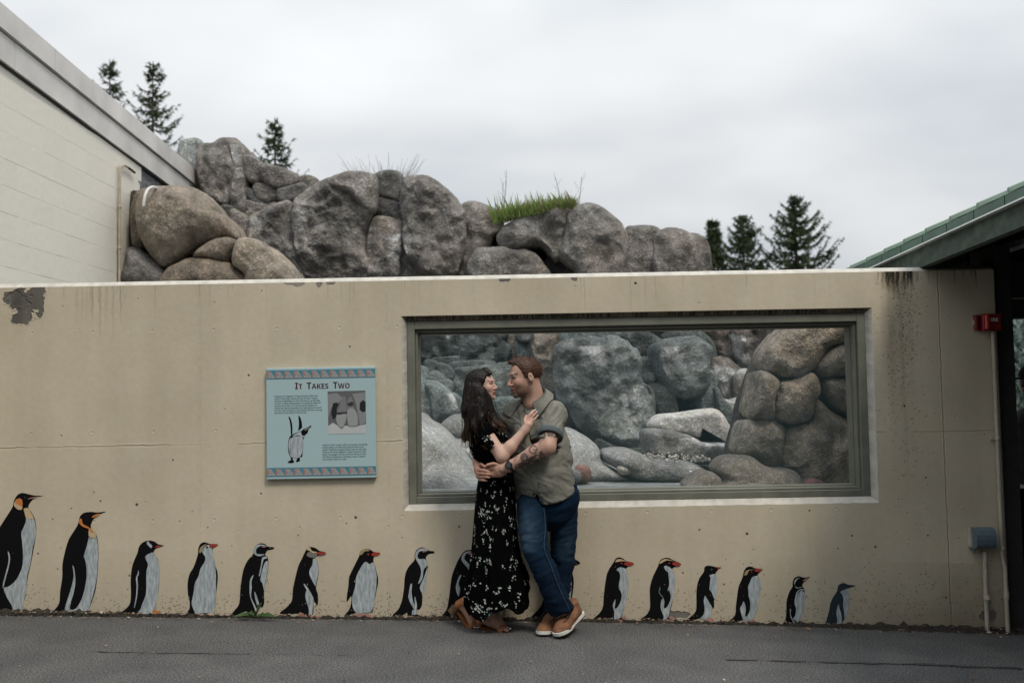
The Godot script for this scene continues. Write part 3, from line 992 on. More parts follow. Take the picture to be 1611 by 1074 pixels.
	painting("painted penguin with pale yellow crown, grey cheek and pink feet", "painted_penguin", [
		["back", "black_paint", [-1.365, 0.463, -1.358, 0.477, -1.337, 0.487, -1.302, 0.48, -1.277, 0.462, -1.239, 0.451, -1.239, 0.439, -1.277, 0.434, -1.299, 0.424, -1.309, 0.417, -1.292, 0.396, -1.282, 0.357, -1.285, 0.309, -1.296, 0.253, -1.3, 0.226, -1.29, 0.191, -1.287, 0.149, -1.294, 0.118, -1.315, 0.143, -1.319, 0.066, -1.33, 0.056, -1.361, 0.05, -1.407, 0.068, -1.481, 0.066, -1.533, 0.073, -1.487, 0.111, -1.455, 0.152, -1.448, 0.221, -1.433, 0.29, -1.412, 0.367, -1.387, 0.419]],
		["belly", "white_paint", [-1.316, 0.414, -1.295, 0.4, -1.282, 0.357, -1.289, 0.302, -1.3, 0.253, -1.304, 0.24, -1.324, 0.275, -1.342, 0.317, -1.338, 0.345, -1.322, 0.376]],
		["flank", "white_paint", [-1.36, 0.213, -1.339, 0.199, -1.318, 0.15, -1.322, 0.094, -1.326, 0.06, -1.347, 0.053, -1.347, 0.095, -1.361, 0.143, -1.369, 0.178]],
		["flipper_edge", "white_paint", [-1.377, 0.258, -1.36, 0.241, -1.329, 0.191, -1.315, 0.156, -1.318, 0.146, -1.343, 0.192, -1.374, 0.241]],
		["cheek", "grey_paint", [-1.358, 0.435, -1.344, 0.456, -1.316, 0.452, -1.288, 0.445, -1.302, 0.424, -1.33, 0.42]],
		["crown", "cream_paint", [-1.36, 0.474, -1.337, 0.486, -1.323, 0.463, -1.289, 0.454, -1.316, 0.449, -1.337, 0.462]],
		["beak", "red_paint", [-1.291, 0.448, -1.274, 0.456, -1.24, 0.45, -1.239, 0.442, -1.274, 0.437]],
		["foot", "pink_paint", [-1.405, 0.078, -1.382, 0.071, -1.344, 0.043, -1.403, 0.047]],
		["foot", "pink_paint", [-1.337, 0.06, -1.305, 0.056, -1.263, 0.045, -1.27, 0.036, -1.333, 0.039]]])
	painting("broad white fronted painted penguin with a tan brow tuft, red eye and red beak", "painted_penguin", [
		["back", "black_paint", [-1.024, 0.423, -1.017, 0.45, -0.985, 0.469, -0.953, 0.463, -0.929, 0.449, -0.89, 0.441, -0.901, 0.428, -0.925, 0.421, -0.933, 0.393, -0.922, 0.358, -0.912, 0.316, -0.904, 0.281, -0.906, 0.24, -0.914, 0.212, -0.921, 0.171, -0.936, 0.115, -0.95, 0.067, -1.052, 0.065, -1.122, 0.046, -1.094, 0.083, -1.08, 0.118, -1.076, 0.173, -1.104, 0.136, -1.104, 0.174, -1.093, 0.243, -1.089, 0.292, -1.063, 0.347, -1.042, 0.388]],
		["belly", "white_paint", [-0.986, 0.387, -0.958, 0.373, -0.933, 0.383, -0.923, 0.351, -0.913, 0.295, -0.917, 0.226, -0.925, 0.164, -0.936, 0.108, -0.954, 0.071, -0.996, 0.066, -1.045, 0.067, -1.069, 0.111, -1.069, 0.166, -1.05, 0.235, -1.046, 0.284, -1.021, 0.339]],
		["crest", "tan_paint", [-1.02, 0.433, -1.013, 0.457, -0.978, 0.469, -0.957, 0.456, -0.985, 0.453, -1.006, 0.433]],
		["beak", "red_paint", [-0.944, 0.428, -0.932, 0.446, -0.89, 0.443, -0.901, 0.428, -0.925, 0.422]],
		["eye", "red_paint", [-0.971, 0.434, -0.965, 0.441, -0.958, 0.434, -0.965, 0.427]],
		["foot", "pink_paint", [-1.045, 0.063, -1.017, 0.063, -0.989, 0.03, -1.031, 0.03]],
		["foot", "pink_paint", [-0.989, 0.061, -0.964, 0.057, -0.93, 0.026, -0.975, 0.027]]])
	painting("painted penguin with white head ring and a thin black breast band, black feet", "painted_penguin", [
		["back", "black_paint", [-0.672, 0.392, -0.668, 0.431, -0.654, 0.458, -0.622, 0.472, -0.594, 0.463, -0.576, 0.45, -0.548, 0.446, -0.545, 0.434, -0.577, 0.429, -0.594, 0.415, -0.598, 0.398, -0.587, 0.373, -0.586, 0.339, -0.596, 0.276, -0.608, 0.221, -0.622, 0.165, -0.627, 0.11, -0.641, 0.083, -0.659, 0.079, -0.666, 0.055, -0.631, 0.041, -0.614, 0.023, -0.712, 0.032, -0.722, 0.063, -0.757, 0.046, -0.814, 0.047, -0.778, 0.085, -0.756, 0.133, -0.741, 0.209, -0.733, 0.292, -0.715, 0.341, -0.69, 0.372]],
		["face_ring", "white_paint", [-0.665, 0.406, -0.661, 0.441, -0.64, 0.461, -0.604, 0.466, -0.583, 0.45, -0.619, 0.451, -0.643, 0.441, -0.651, 0.416, -0.64, 0.399, -0.605, 0.398, -0.587, 0.37, -0.588, 0.356, -0.612, 0.332, -0.621, 0.277, -0.639, 0.249, -0.648, 0.249, -0.631, 0.298, -0.631, 0.339, -0.648, 0.374]],
		["belly", "white_paint", [-0.614, 0.276, -0.588, 0.346, -0.594, 0.29, -0.604, 0.235, -0.622, 0.165, -0.626, 0.186, -0.639, 0.221]],
		["flipper_edge", "white_paint", [-0.71, 0.181, -0.699, 0.236, -0.688, 0.243, -0.692, 0.194, -0.686, 0.146, -0.672, 0.097, -0.676, 0.083, -0.7, 0.125, -0.712, 0.16]],
		["flank", "white_paint", [-0.672, 0.166, -0.658, 0.111, -0.662, 0.076, -0.666, 0.052, -0.691, 0.052, -0.685, 0.083, -0.673, 0.083]],
		["brow", "pink_paint", [-0.619, 0.449, -0.592, 0.45, -0.612, 0.442]]])
	painting("painted penguin half hidden behind the woman's skirt, white ring round its face", "painted_penguin", [
		["back", "black_paint", [-0.413, 0.344, -0.376, 0.415, -0.344, 0.446, -0.294, 0.45, -0.249, 0.431, -0.213, 0.412, -0.249, 0.395, -0.259, 0.368, -0.242, 0.288, -0.253, 0.163, -0.291, 0.048, -0.265, 0.011, -0.4, 0.014, -0.506, 0.023, -0.471, 0.077, -0.452, 0.166, -0.437, 0.273]],
		["face_ring", "white_paint", [-0.372, 0.397, -0.353, 0.433, -0.317, 0.443, -0.303, 0.436, -0.339, 0.428, -0.353, 0.397, -0.331, 0.37, -0.309, 0.342, -0.319, 0.307, -0.335, 0.262, -0.327, 0.325, -0.354, 0.361]],
		["flipper_edge", "white_paint", [-0.387, 0.286, -0.373, 0.29, -0.392, 0.245, -0.383, 0.21, -0.389, 0.165, -0.398, 0.165, -0.41, 0.219]],
		["brow", "pink_paint", [-0.326, 0.43, -0.301, 0.427, -0.32, 0.421]]])
	painting("painted penguin almost hidden by the man's legs, black beak and tail showing", "painted_penguin", [
		["back", "black_paint", [0.385, 0.357, 0.357, 0.378, 0.305, 0.411, 0.253, 0.404, 0.203, 0.341, 0.177, 0.241, 0.15, 0.142, 0.125, 0.082, 0.067, 0.015, 0.164, 0.002, 0.285, 0.012, 0.319, 0.099, 0.342, 0.238, 0.328, 0.33, 0.365, 0.342]],
		["belly", "white_paint", [0.299, 0.315, 0.326, 0.25, 0.315, 0.119, 0.277, 0.028, 0.229, 0.029, 0.263, 0.14, 0.257, 0.24]]])
	painting("painted penguin right of the man's shoes, cream brow stripe and heavy red beak", "painted_penguin", [
		["back", "black_paint", [0.596, 0.355, 0.611, 0.379, 0.636, 0.388, 0.66, 0.378, 0.677, 0.364, 0.719, 0.353, 0.722, 0.342, 0.694, 0.336, 0.683, 0.322, 0.676, 0.313, 0.686, 0.284, 0.689, 0.228, 0.683, 0.18, 0.671, 0.117, 0.656, 0.062, 0.644, 0.021, 0.643, -0.017, 0.591, -0.016, 0.581, -0.007, 0.504, -0.008, 0.458, 0.0, 0.498, 0.037, 0.523, 0.078, 0.53, 0.148, 0.54, 0.217, 0.552, 0.279, 0.571, 0.32]],
		["belly", "white_paint", [0.616, 0.309, 0.638, 0.325, 0.674, 0.313, 0.686, 0.277, 0.688, 0.221, 0.679, 0.166, 0.667, 0.104, 0.648, 0.042, 0.634, 0.014, 0.612, -0.005, 0.593, -0.002, 0.594, 0.043, 0.586, 0.084, 0.599, 0.119, 0.627, 0.174, 0.627, 0.215, 0.636, 0.257, 0.633, 0.292]],
		["flipper", "black_paint", [0.585, 0.188, 0.627, 0.187, 0.644, 0.153, 0.636, 0.111, 0.614, 0.073, 0.598, 0.07, 0.603, 0.105, 0.601, 0.132, 0.581, 0.154]],
		["crest", "cream_paint", [0.61, 0.358, 0.618, 0.374, 0.646, 0.376, 0.677, 0.36, 0.649, 0.364]],
		["beak", "red_paint", [0.663, 0.343, 0.681, 0.36, 0.719, 0.353, 0.724, 0.342, 0.694, 0.334]],
		["eye", "red_paint", [0.64, 0.352, 0.647, 0.357, 0.654, 0.351, 0.646, 0.346]],
		["foot", "pink_paint", [0.637, 0.018, 0.667, 0.014, 0.661, 0.003, 0.641, 0.007]],
		["foot", "pink_paint", [0.598, -0.016, 0.616, -0.001, 0.651, -0.01, 0.647, -0.022]]])
	painting("painted penguin with a long cream brow stripe and flipper bent across its white belly", "painted_penguin", [
		["back", "black_paint", [0.88, 0.329, 0.891, 0.36, 0.916, 0.377, 0.948, 0.378, 0.976, 0.364, 1.021, 0.344, 1.023, 0.332, 0.996, 0.326, 0.974, 0.314, 0.97, 0.3, 0.982, 0.272, 0.984, 0.216, 0.974, 0.161, 0.965, 0.099, 0.95, 0.043, 0.938, 0.009, 0.938, -0.019, 0.902, -0.021, 0.889, -0.011, 0.811, -0.022, 0.761, -0.005, 0.799, 0.025, 0.821, 0.066, 0.823, 0.143, 0.824, 0.191, 0.839, 0.246, 0.862, 0.295]],
		["belly", "white_paint", [0.918, 0.325, 0.936, 0.329, 0.967, 0.307, 0.982, 0.272, 0.984, 0.216, 0.974, 0.154, 0.962, 0.099, 0.946, 0.043, 0.931, 0.002, 0.899, -0.015, 0.907, 0.01, 0.891, 0.058, 0.892, 0.1, 0.906, 0.131, 0.928, 0.162, 0.947, 0.21, 0.945, 0.258, 0.942, 0.286, 0.925, 0.304]],
		["flipper", "black_paint", [0.88, 0.183, 0.901, 0.197, 0.936, 0.182, 0.955, 0.147, 0.949, 0.106, 0.929, 0.071, 0.91, 0.066, 0.914, 0.106, 0.906, 0.131, 0.886, 0.155]],
		["flipper_edge", "teal_paint", [0.887, 0.2, 0.891, 0.183, 0.884, 0.166, 0.901, 0.141, 0.908, 0.131, 0.899, 0.133, 0.88, 0.159, 0.882, 0.183]],
		["crest", "cream_paint", [0.887, 0.343, 0.898, 0.362, 0.93, 0.373, 0.979, 0.357, 0.937, 0.364, 0.905, 0.349]],
		["beak", "red_paint", [0.968, 0.341, 0.989, 0.355, 1.021, 0.342, 1.02, 0.332, 0.996, 0.327]],
		["eye", "red_paint", [0.944, 0.347, 0.951, 0.351, 0.957, 0.346, 0.95, 0.341]],
		["foot", "pink_paint", [0.94, 0.012, 0.956, 0.014, 0.974, 0.0, 0.952, -0.004]],
		["foot", "pink_paint", [0.906, -0.024, 0.927, -0.006, 0.966, -0.014, 0.965, -0.025]]])
	painting("painted penguin with an all black head and teal eye, flipper pointing down in front", "painted_penguin", [
		["back", "black_paint", [1.17, 0.289, 1.174, 0.314, 1.192, 0.325, 1.22, 0.323, 1.248, 0.316, 1.281, 0.312, 1.262, 0.3, 1.247, 0.281, 1.243, 0.271, 1.253, 0.246, 1.254, 0.198, 1.243, 0.142, 1.23, 0.108, 1.227, 0.066, 1.216, 0.067, 1.211, 0.039, 1.2, -0.006, 1.165, -0.01, 1.134, -0.005, 1.092, -0.018, 1.05, -0.017, 1.078, 0.007, 1.111, 0.041, 1.117, 0.082, 1.119, 0.151, 1.126, 0.207, 1.141, 0.248]],
		["belly", "white_paint", [1.205, 0.264, 1.226, 0.271, 1.247, 0.269, 1.255, 0.239, 1.254, 0.191, 1.243, 0.142, 1.232, 0.116, 1.216, 0.157, 1.202, 0.178, 1.207, 0.219, 1.211, 0.247]],
		["flank", "white_paint", [1.172, 0.137, 1.193, 0.109, 1.213, 0.074, 1.209, 0.032, 1.198, -0.006, 1.165, -0.01, 1.137, -0.005, 1.163, 0.023, 1.167, 0.067, 1.164, 0.102]],
		["flipper", "black_paint", [1.17, 0.157, 1.202, 0.174, 1.225, 0.122, 1.228, 0.066, 1.219, 0.064, 1.193, 0.105]],
		["eye", "teal_paint", [1.213, 0.301, 1.218, 0.305, 1.224, 0.301, 1.218, 0.297]],
		["beak_stripe", "red_paint", [1.248, 0.314, 1.271, 0.313, 1.258, 0.306]],
		["foot", "pink_paint", [1.169, -0.01, 1.211, -0.003, 1.224, -0.03, 1.182, -0.026]]])
	painting("painted penguin with yellow green brow plumes and dark red beak, third from the right end", "painted_penguin", [
		["back", "black_paint", [1.417, 0.255, 1.424, 0.285, 1.443, 0.311, 1.47, 0.315, 1.497, 0.304, 1.541, 0.298, 1.538, 0.292, 1.513, 0.265, 1.51, 0.253, 1.526, 0.232, 1.529, 0.2, 1.522, 0.152, 1.514, 0.105, 1.501, 0.046, 1.481, 0.004, 1.463, -0.019, 1.426, -0.03, 1.406, -0.021, 1.351, -0.035, 1.315, -0.028, 1.352, 0.001, 1.365, 0.03, 1.366, 0.06, 1.377, 0.131, 1.388, 0.19, 1.404, 0.225]],
		["belly", "white_paint", [1.474, 0.245, 1.492, 0.255, 1.513, 0.253, 1.528, 0.229, 1.529, 0.194, 1.52, 0.14, 1.507, 0.069, 1.485, 0.013, 1.463, -0.019, 1.429, -0.029, 1.412, -0.021, 1.4, 0.018, 1.393, 0.053, 1.406, 0.077, 1.418, 0.1, 1.433, 0.082, 1.449, 0.141, 1.448, 0.189, 1.461, 0.219]],
		["flipper", "black_paint", [1.413, 0.112, 1.44, 0.142, 1.453, 0.118, 1.458, 0.082, 1.452, 0.035, 1.433, 0.005, 1.424, 0.008, 1.429, 0.047, 1.424, 0.083]],
		["crest", "tan_paint", [1.426, 0.261, 1.433, 0.285, 1.454, 0.296, 1.487, 0.295, 1.457, 0.29, 1.444, 0.266]],
		["beak", "red_paint", [1.49, 0.292, 1.509, 0.302, 1.541, 0.296, 1.529, 0.286, 1.505, 0.282]],
		["eye", "red_paint", [1.466, 0.282, 1.471, 0.285, 1.475, 0.281, 1.47, 0.278]],
		["foot", "pink_paint", [1.455, -0.022, 1.478, -0.016, 1.486, -0.025, 1.471, -0.031]],
		["foot", "pink_paint", [1.414, -0.033, 1.471, -0.034, 1.482, -0.048, 1.423, -0.048]]])
	painting("small painted penguin lifting its pink striped beak, second from the right end", "painted_penguin", [
		["back", "black_paint", [1.73, 0.184, 1.732, 0.214, 1.744, 0.238, 1.774, 0.25, 1.798, 0.24, 1.822, 0.242, 1.843, 0.243, 1.822, 0.227, 1.803, 0.21, 1.793, 0.189, 1.805, 0.165, 1.806, 0.129, 1.802, 0.082, 1.791, 0.029, 1.771, -0.024, 1.789, -0.042, 1.793, -0.061, 1.752, -0.056, 1.729, -0.038, 1.699, -0.044, 1.663, -0.045, 1.679, -0.017, 1.686, 0.031, 1.688, 0.084, 1.698, 0.125, 1.714, 0.161]],
		["belly", "white_paint", [1.771, 0.148, 1.789, 0.158, 1.806, 0.141, 1.806, 0.112, 1.798, 0.064, 1.785, 0.017, 1.768, -0.027, 1.756, -0.039, 1.735, -0.024, 1.727, -0.015, 1.742, 0.006, 1.747, 0.047, 1.739, 0.077, 1.746, 0.119]],
		["face_ring", "white_paint", [1.743, 0.196, 1.74, 0.214, 1.756, 0.234, 1.78, 0.24, 1.762, 0.231, 1.748, 0.211, 1.745, 0.19, 1.763, 0.178, 1.793, 0.183, 1.772, 0.175, 1.751, 0.177]],
		["breast_band", "white_paint", [1.743, 0.113, 1.753, 0.148, 1.772, 0.166, 1.796, 0.168, 1.801, 0.162, 1.777, 0.161, 1.759, 0.142, 1.747, 0.113]],
		["flipper_edge", "white_paint", [1.709, 0.045, 1.713, 0.042, 1.712, 0.006, 1.732, -0.035, 1.726, -0.035, 1.709, 0.001]],
		["beak_stripe", "pink_paint", [1.794, 0.222, 1.819, 0.239, 1.828, 0.239, 1.81, 0.224]]])
	painting("smallest painted penguin, slate blue back, at the right end of the row", "painted_penguin", [
		["back", "slate_paint", [2.011, 0.15, 2.018, 0.182, 2.034, 0.197, 2.061, 0.201, 2.085, 0.19, 2.124, 0.186, 2.126, 0.179, 2.105, 0.175, 2.084, 0.166, 2.08, 0.143, 2.087, 0.113, 2.08, 0.06, 2.066, 0.012, 2.053, -0.023, 2.037, -0.046, 2.028, -0.064, 2.007, -0.061, 1.986, -0.049, 1.931, -0.062, 1.939, -0.027, 1.956, 0.026, 1.966, 0.073, 1.986, 0.115]],
		["belly", "white_paint", [2.032, 0.146, 2.053, 0.158, 2.083, 0.166, 2.077, 0.14, 2.085, 0.119, 2.082, 0.071, 2.07, 0.024, 2.052, -0.017, 2.052, 0.018, 2.047, 0.06, 2.05, 0.102, 2.041, 0.131]],
		["flank", "white_paint", [2.008, 0.049, 2.019, 0.069, 2.022, 0.043, 2.033, 0.007, 2.034, -0.04, 2.022, -0.061, 2.007, -0.058, 2.005, -0.016, 2.002, 0.013]]])


func text_line(parent: Node, called: String, s: String, at: Vector3, size: float, m: Material, bold := false) -> float:
	var f := SystemFont.new()
	f.font_names = PackedStringArray(["Droid Sans"])
	f.font_weight = 700 if bold else 400
	var t := TextMesh.new()
	t.font = f
	t.text = s
	t.font_size = 32
	t.pixel_size = size / 32.0
	t.depth = 0.0004
	t.curve_step = 6.0
	t.horizontal_alignment = HORIZONTAL_ALIGNMENT_LEFT
	t.vertical_alignment = VERTICAL_ALIGNMENT_CENTER
	var o := obj(called, t, m, parent)
	o.transform.origin += at
	return t.get_aabb().size.x


func make_sign() -> void:
	var X0 := -1.604
	var X1 := -0.904
	var Y0 := 0.921
	var Y1 := 1.629
	var z := FACE + 0.032
	var s := thing("penguin_sign", "square pale blue information sign headed IT TAKES TWO on the wall left of the window", "sign", Vector3((X0 + X1) / 2, Y0, FACE))
	var b := MB.new()
	b.box(Vector3((X0 + X1) / 2, (Y0 + Y1) / 2, FACE + 0.017), Vector3(X1 - X0, Y1 - Y0, 0.030), 0.003)
	obj("panel", b, mats.sign, s)
	# sign units: 0..840 across, 0..845 down, as in the lettering layout
	var u := func(x: float, y: float) -> Vector2:
		return Vector2(X0 + (x - 100.0) / 838.0 * (X1 - X0), Y1 - (y - 95.0) / 840.0 * (Y1 - Y0))
	var flat := func(called: String, m: Material, layer: int, shapes: Array, parent: Node) -> Node:
		var q := MB.new()
		for sh in shapes:
			var p := PackedVector2Array()
			for i in range(0, sh.size(), 2):
				p.append(u.call(sh[i], sh[i + 1]))
			q.poly(smooth(p, 4) if called.contains("penguin") or called.begins_with("drawn") else p, z + 0.0007 * layer)
		return obj(called, q, m, parent)
	for y in [112.0, 848.0]:
		var band: Node = flat.call("border_band", mats.band_blue, 1, [[100, y, 937, y, 937, y + 68, 100, y + 68]], s)
		var fill := []
		var lines := []
		for i in 12:
			var x := 100.0 + i * 70.0
			fill.append([x, y + 8, x + 36, y + 8, x + 72, y + 60, x + 4, y + 60])
			for k in 3:
				var d := 9.0 * k
				lines.append([x + 8 + d * 0.9, y + 14 + d * 1.3, x + 34 - d * 0.2, y + 14 + d * 1.3, x + 34 - d * 0.2, y + 17.5 + d * 1.3, x + 9 + d * 0.9, y + 17.5 + d * 1.3])
				lines.append([x + 34 - d * 0.6, y + 14 + d, x + 38 - d * 0.6, y + 14 + d, x + 66 - d * 1.2, y + 56 - d * 0.4, x + 62 - d * 1.2, y + 56 - d * 0.4])
				lines.append([x + 10 + d, y + 52 - d, x + 60 - d, y + 52 - d, x + 62 - d, y + 56 - d, x + 10 + d, y + 56 - d])
		flat.call("border_pattern", mats.band_rose, 2, fill, band)
		flat.call("border_pattern", mats.sign, 3, lines, band)
	# heading: large first letters
	var tx := 320.0
	for w in [["I", "T"], ["T", "AKES"], ["T", "WO"]]:
		for k in 2:
			var size: float = (0.058 if k == 0 else 0.046)
			var p: Vector2 = u.call(tx, 233.0 if k == 0 else 238.0)
			var wid := text_line(s, "heading", w[k], Vector3(p.x, p.y, z + 0.0008), size, mats.maroon, true)
			tx += (wid / (X1 - X0)) * 838.0 + (6.0 if k == 0 else 34.0)
	var y := 309.0
	for l in ["Penguins live together in large colonies. Within the", "colony birds select mates and pair for life. Penguin", "chicks are dependent on their parents for up to three", "months. It takes both parents to successfully feed and", "care for the chicks. For the first several weeks of a", "chick's life, the parents take turns leaving the burrow to", "hunt for food. Eventually both parents will hunt, leaving", "the chicks in the safety of the burrow."]:
		var p: Vector2 = u.call(163.0, y)
		text_line(s, "text_line", l, Vector3(p.x, p.y, z + 0.0008), 0.0122, mats.ink)
		y += 17.9
	y = 683.0
	for l in ["Penguins \"talk\" to each other by braying, trumpeting", "and grunting, and with body postures and move-", "ments. When two penguins stand side-by-side, lean", "forward, and bray together it means they are a pair.", "When one penguin points his bill to the sky, arches", "his flippers backwards, and brays loudly, it means", "he's trying to attract a mate."]:
		var p: Vector2 = u.call(528.0, y)
		text_line(s, "text_line", l, Vector3(p.x, p.y, z + 0.0008), 0.0122, mats.ink)
		y += 18.0
	# printed black and white photograph of two penguins standing together
	var grey := func(v: float) -> Material:
		v = minf(v * 1.7, 0.7)
		return mat(lin(v, v * 1.04, v * 1.05), 0.4, {"tex": mats.grain, "scale": 9.0})
	var pic: Node = flat.call("printed_photo", grey.call(0.10), 1, [[572, 278, 861, 276, 865, 600, 575, 602]], s)
	for l in [["snow", 0.55, 2, [574, 540, 610, 515, 660, 545, 720, 540, 780, 548, 864, 530, 865, 600, 575, 602]], ["rock", 0.20, 2, [574, 300, 640, 290, 690, 330, 640, 380, 600, 400, 574, 480]], ["rock", 0.20, 2, [760, 300, 862, 290, 862, 520, 815, 540, 800, 430, 780, 350]],
			["shadow", 0.012, 3, [612, 370, 640, 362, 655, 375, 640, 410, 640, 470, 610, 490, 600, 440]], ["shadow", 0.012, 3, [818, 370, 842, 348, 862, 362, 862, 432, 838, 440, 816, 420]],
			["penguin", 0.16, 4, [660, 395, 680, 330, 700, 318, 712, 335, 715, 380, 716, 440, 712, 500, 685, 560, 660, 550, 640, 520, 635, 480, 645, 430]], ["penguin", 0.16, 4, [722, 370, 735, 330, 755, 325, 765, 360, 770, 400, 795, 440, 805, 490, 800, 540, 760, 548, 728, 540, 717, 470]],
			["penguin_back", 0.26, 5, [645, 455, 712, 450, 710, 500, 685, 550, 655, 540, 638, 500]], ["penguin_back", 0.26, 5, [726, 420, 765, 410, 795, 450, 802, 500, 795, 538, 735, 538, 720, 470]],
			["penguin_band", 0.03, 6, [642, 440, 716, 436, 716, 450, 700, 448, 650, 455]], ["penguin_band", 0.03, 6, [722, 375, 760, 360, 766, 385, 740, 392]]]:
		flat.call(l[0], grey.call(l[1]), l[2], [l[3]], pic)
	# drawing of a penguin braying with flippers thrown up
	var d: Node = flat.call("drawn_penguin", mats.black_paint, 1, [[270, 466, 282, 470, 296, 510, 300, 560, 298, 600, 288, 600, 286, 550, 280, 500], [347, 462, 358, 466, 370, 500, 374, 545, 360, 560, 345, 570, 350, 520], [288, 606, 330, 585, 365, 575, 385, 560, 420, 545, 440, 532, 442, 545, 425, 560, 415, 590, 395, 608, 385, 640, 384, 690, 378, 730, 372, 770, 355, 770, 355, 800, 325, 805, 335, 775, 300, 780, 312, 808, 280, 815, 262, 806, 288, 785, 270, 740, 265, 690, 270, 640]], s)
	flat.call("drawn_belly", mats.white_paint, 2, [[300, 620, 340, 612, 380, 625, 384, 690, 372, 740, 350, 772, 300, 775, 285, 720, 284, 660], [330, 590, 365, 582, 372, 605, 400, 612, 380, 622, 345, 605, 300, 612], [268, 690, 276, 640, 290, 625, 284, 680, 292, 760, 282, 760]], d)
	flat.call("drawn_beak", mats.grey_paint, 2, [[392, 562, 422, 548, 436, 538, 424, 556, 400, 572]], d)


# ---------------------------------------------------------------- rocks
# One sculpted stone: an outline in a plane facing the path, swelled towards it, with a thick back.
func stone(called: String, outline: Array, depth: float, bulge: float, back: float, tone: Color, parent: Node, o := {}) -> MeshInstance3D:
	var streaked: bool = not (o.get("streaks", []) as Array).is_empty()
	var p := smooth(pts(outline), 16 if streaked else 7)
	var n := p.size()
	var cen := Vector2.ZERO
	var area := 0.0
	for i in n:
		var cr := p[i].cross(p[(i + 1) % n])
		area += cr
		cen += (p[i] + p[(i + 1) % n]) * cr
	cen /= 3.0 * area
	if area < 0.0:
		p.reverse()
	var grown := PackedVector2Array()
	for i in n:
		var along := (p[(i + 1) % n] - p[(i + n - 1) % n]).normalized()
		grown.append(p[i] + Vector2(along.y, -along.x) * o.get("grow", 0.022))
	p = grown
	var span := sqrt(absf(area))
	var k := clampi(int(span * 22.0), 8, 26) * (3 if streaked else 1)
	var amp: float = 1.05 * o.get("rough", 0.06) * minf(1.0, span * 1.3)
	var seed_: float = o.get("seed", outline[0] * 7.31 + outline[1] * 3.7)
	var tilt: Vector2 = o.get("tilt", Vector2.ZERO)
	var round_: float = o.get("round", 7.0)
	var b := MB.new()
	var rows := []
	var dull: float = o.get("var", 0.2)
	var r0 := PackedVector3Array()
	var r1 := PackedVector3Array()
	for q in p:
		r0.append(Vector3(cen.x, cen.y, -depth - back))
		r1.append(Vector3(lerpf(q.x, cen.x, 0.08), lerpf(q.y, cen.y, 0.08), -depth - back))
	rows.append(r0)
	rows.append(r1)
	for j in k + 1:
		var t := pow(float(j) / k, 1.5) * 0.985
		var prof := sqrt(maxf(0.0, 1.0 - pow(1.0 - t, round_)))
		var row := PackedVector3Array()
		for q in p:
			var s := q.lerp(cen, t)
			var z: float = -depth + bulge * o.get("swell", 0.38) * prof + (s.x - cen.x) * tilt.x + (s.y - cen.y) * tilt.y
			var w := Vector3(s.x, s.y, z + seed_)
			var d: float = n_soft.get_noise_3dv(w * 1.7) * 1.6 + n_mid.get_noise_3dv(w) * 0.4 + (n_ridge.get_noise_3dv(w * 0.9) - 0.4) * 0.75 * o.get("crag", 0.6)
			var e := minf(1.0, 0.25 + prof)
			row.append(Vector3(s.x + 0.30 * amp * n_mid.get_noise_3dv(w + Vector3(50, 0, 0)), s.y + 0.30 * amp * n_mid.get_noise_3dv(w + Vector3(0, 50, 0)), z + amp * d * e))
		rows.append(row)
	b.grid(rows, true)
	var streaks: Array = o.get("streaks", [])
	for q in b.v:
		var w := Vector3(q.x, q.y, q.z + seed_)
		var f := 1.0 + dull * (n_soft.get_noise_3dv(w * 1.3) + 0.8 * n_mid.get_noise_3dv(w * 0.8))
		var c := tone * 2.9 * maxf(0.25, f)
		var warm := n_soft.get_noise_3dv(w * 0.9 + Vector3(9, 9, 9))
		c.r *= 1.0 + 0.07 * warm
		c.b *= 1.0 - 0.06 * warm
		# damp dark algae running down, and pale lime
		var run := n_soft.get_noise_3d(q.x * 2.6, q.y * 0.35, seed_ + 4.0)
		if run > 0.15:
			c *= 1.0 - 0.75 * o.get("damp", 0.5) * smoothstep(0.15, 0.5, run)
		for s in streaks:      # x, y top, half width, length, strength
			var dy: float = (s[1] - q.y) / s[3]
			if dy < -0.05 or dy > 1.0: continue
			var dx: float = absf(q.x - s[0] - 0.05 * n_mid.get_noise_2d(q.y * 1.5, s[0])) / (s[2] * 1.7)
			var a: float = 1.3 * s[4] * clampf(1.4 - dx, 0.0, 1.0) * (1.0 - dy * dy) * clampf(0.9 + 1.4 * n_mid.get_noise_3d(q.x * 3.0, q.y * 0.8, 1.0), 0.0, 1.0)
			c = c.lerp(Color(0.98, 1.0, 0.98), clampf(a, 0.0, 1.0))
		b.c.append(Color(clampf(c.r, 0.004, 1.0), clampf(c.g, 0.004, 1.0), clampf(c.b, 0.004, 1.0)))
	return obj(called, b, o.get("mat", mats.rock), parent)


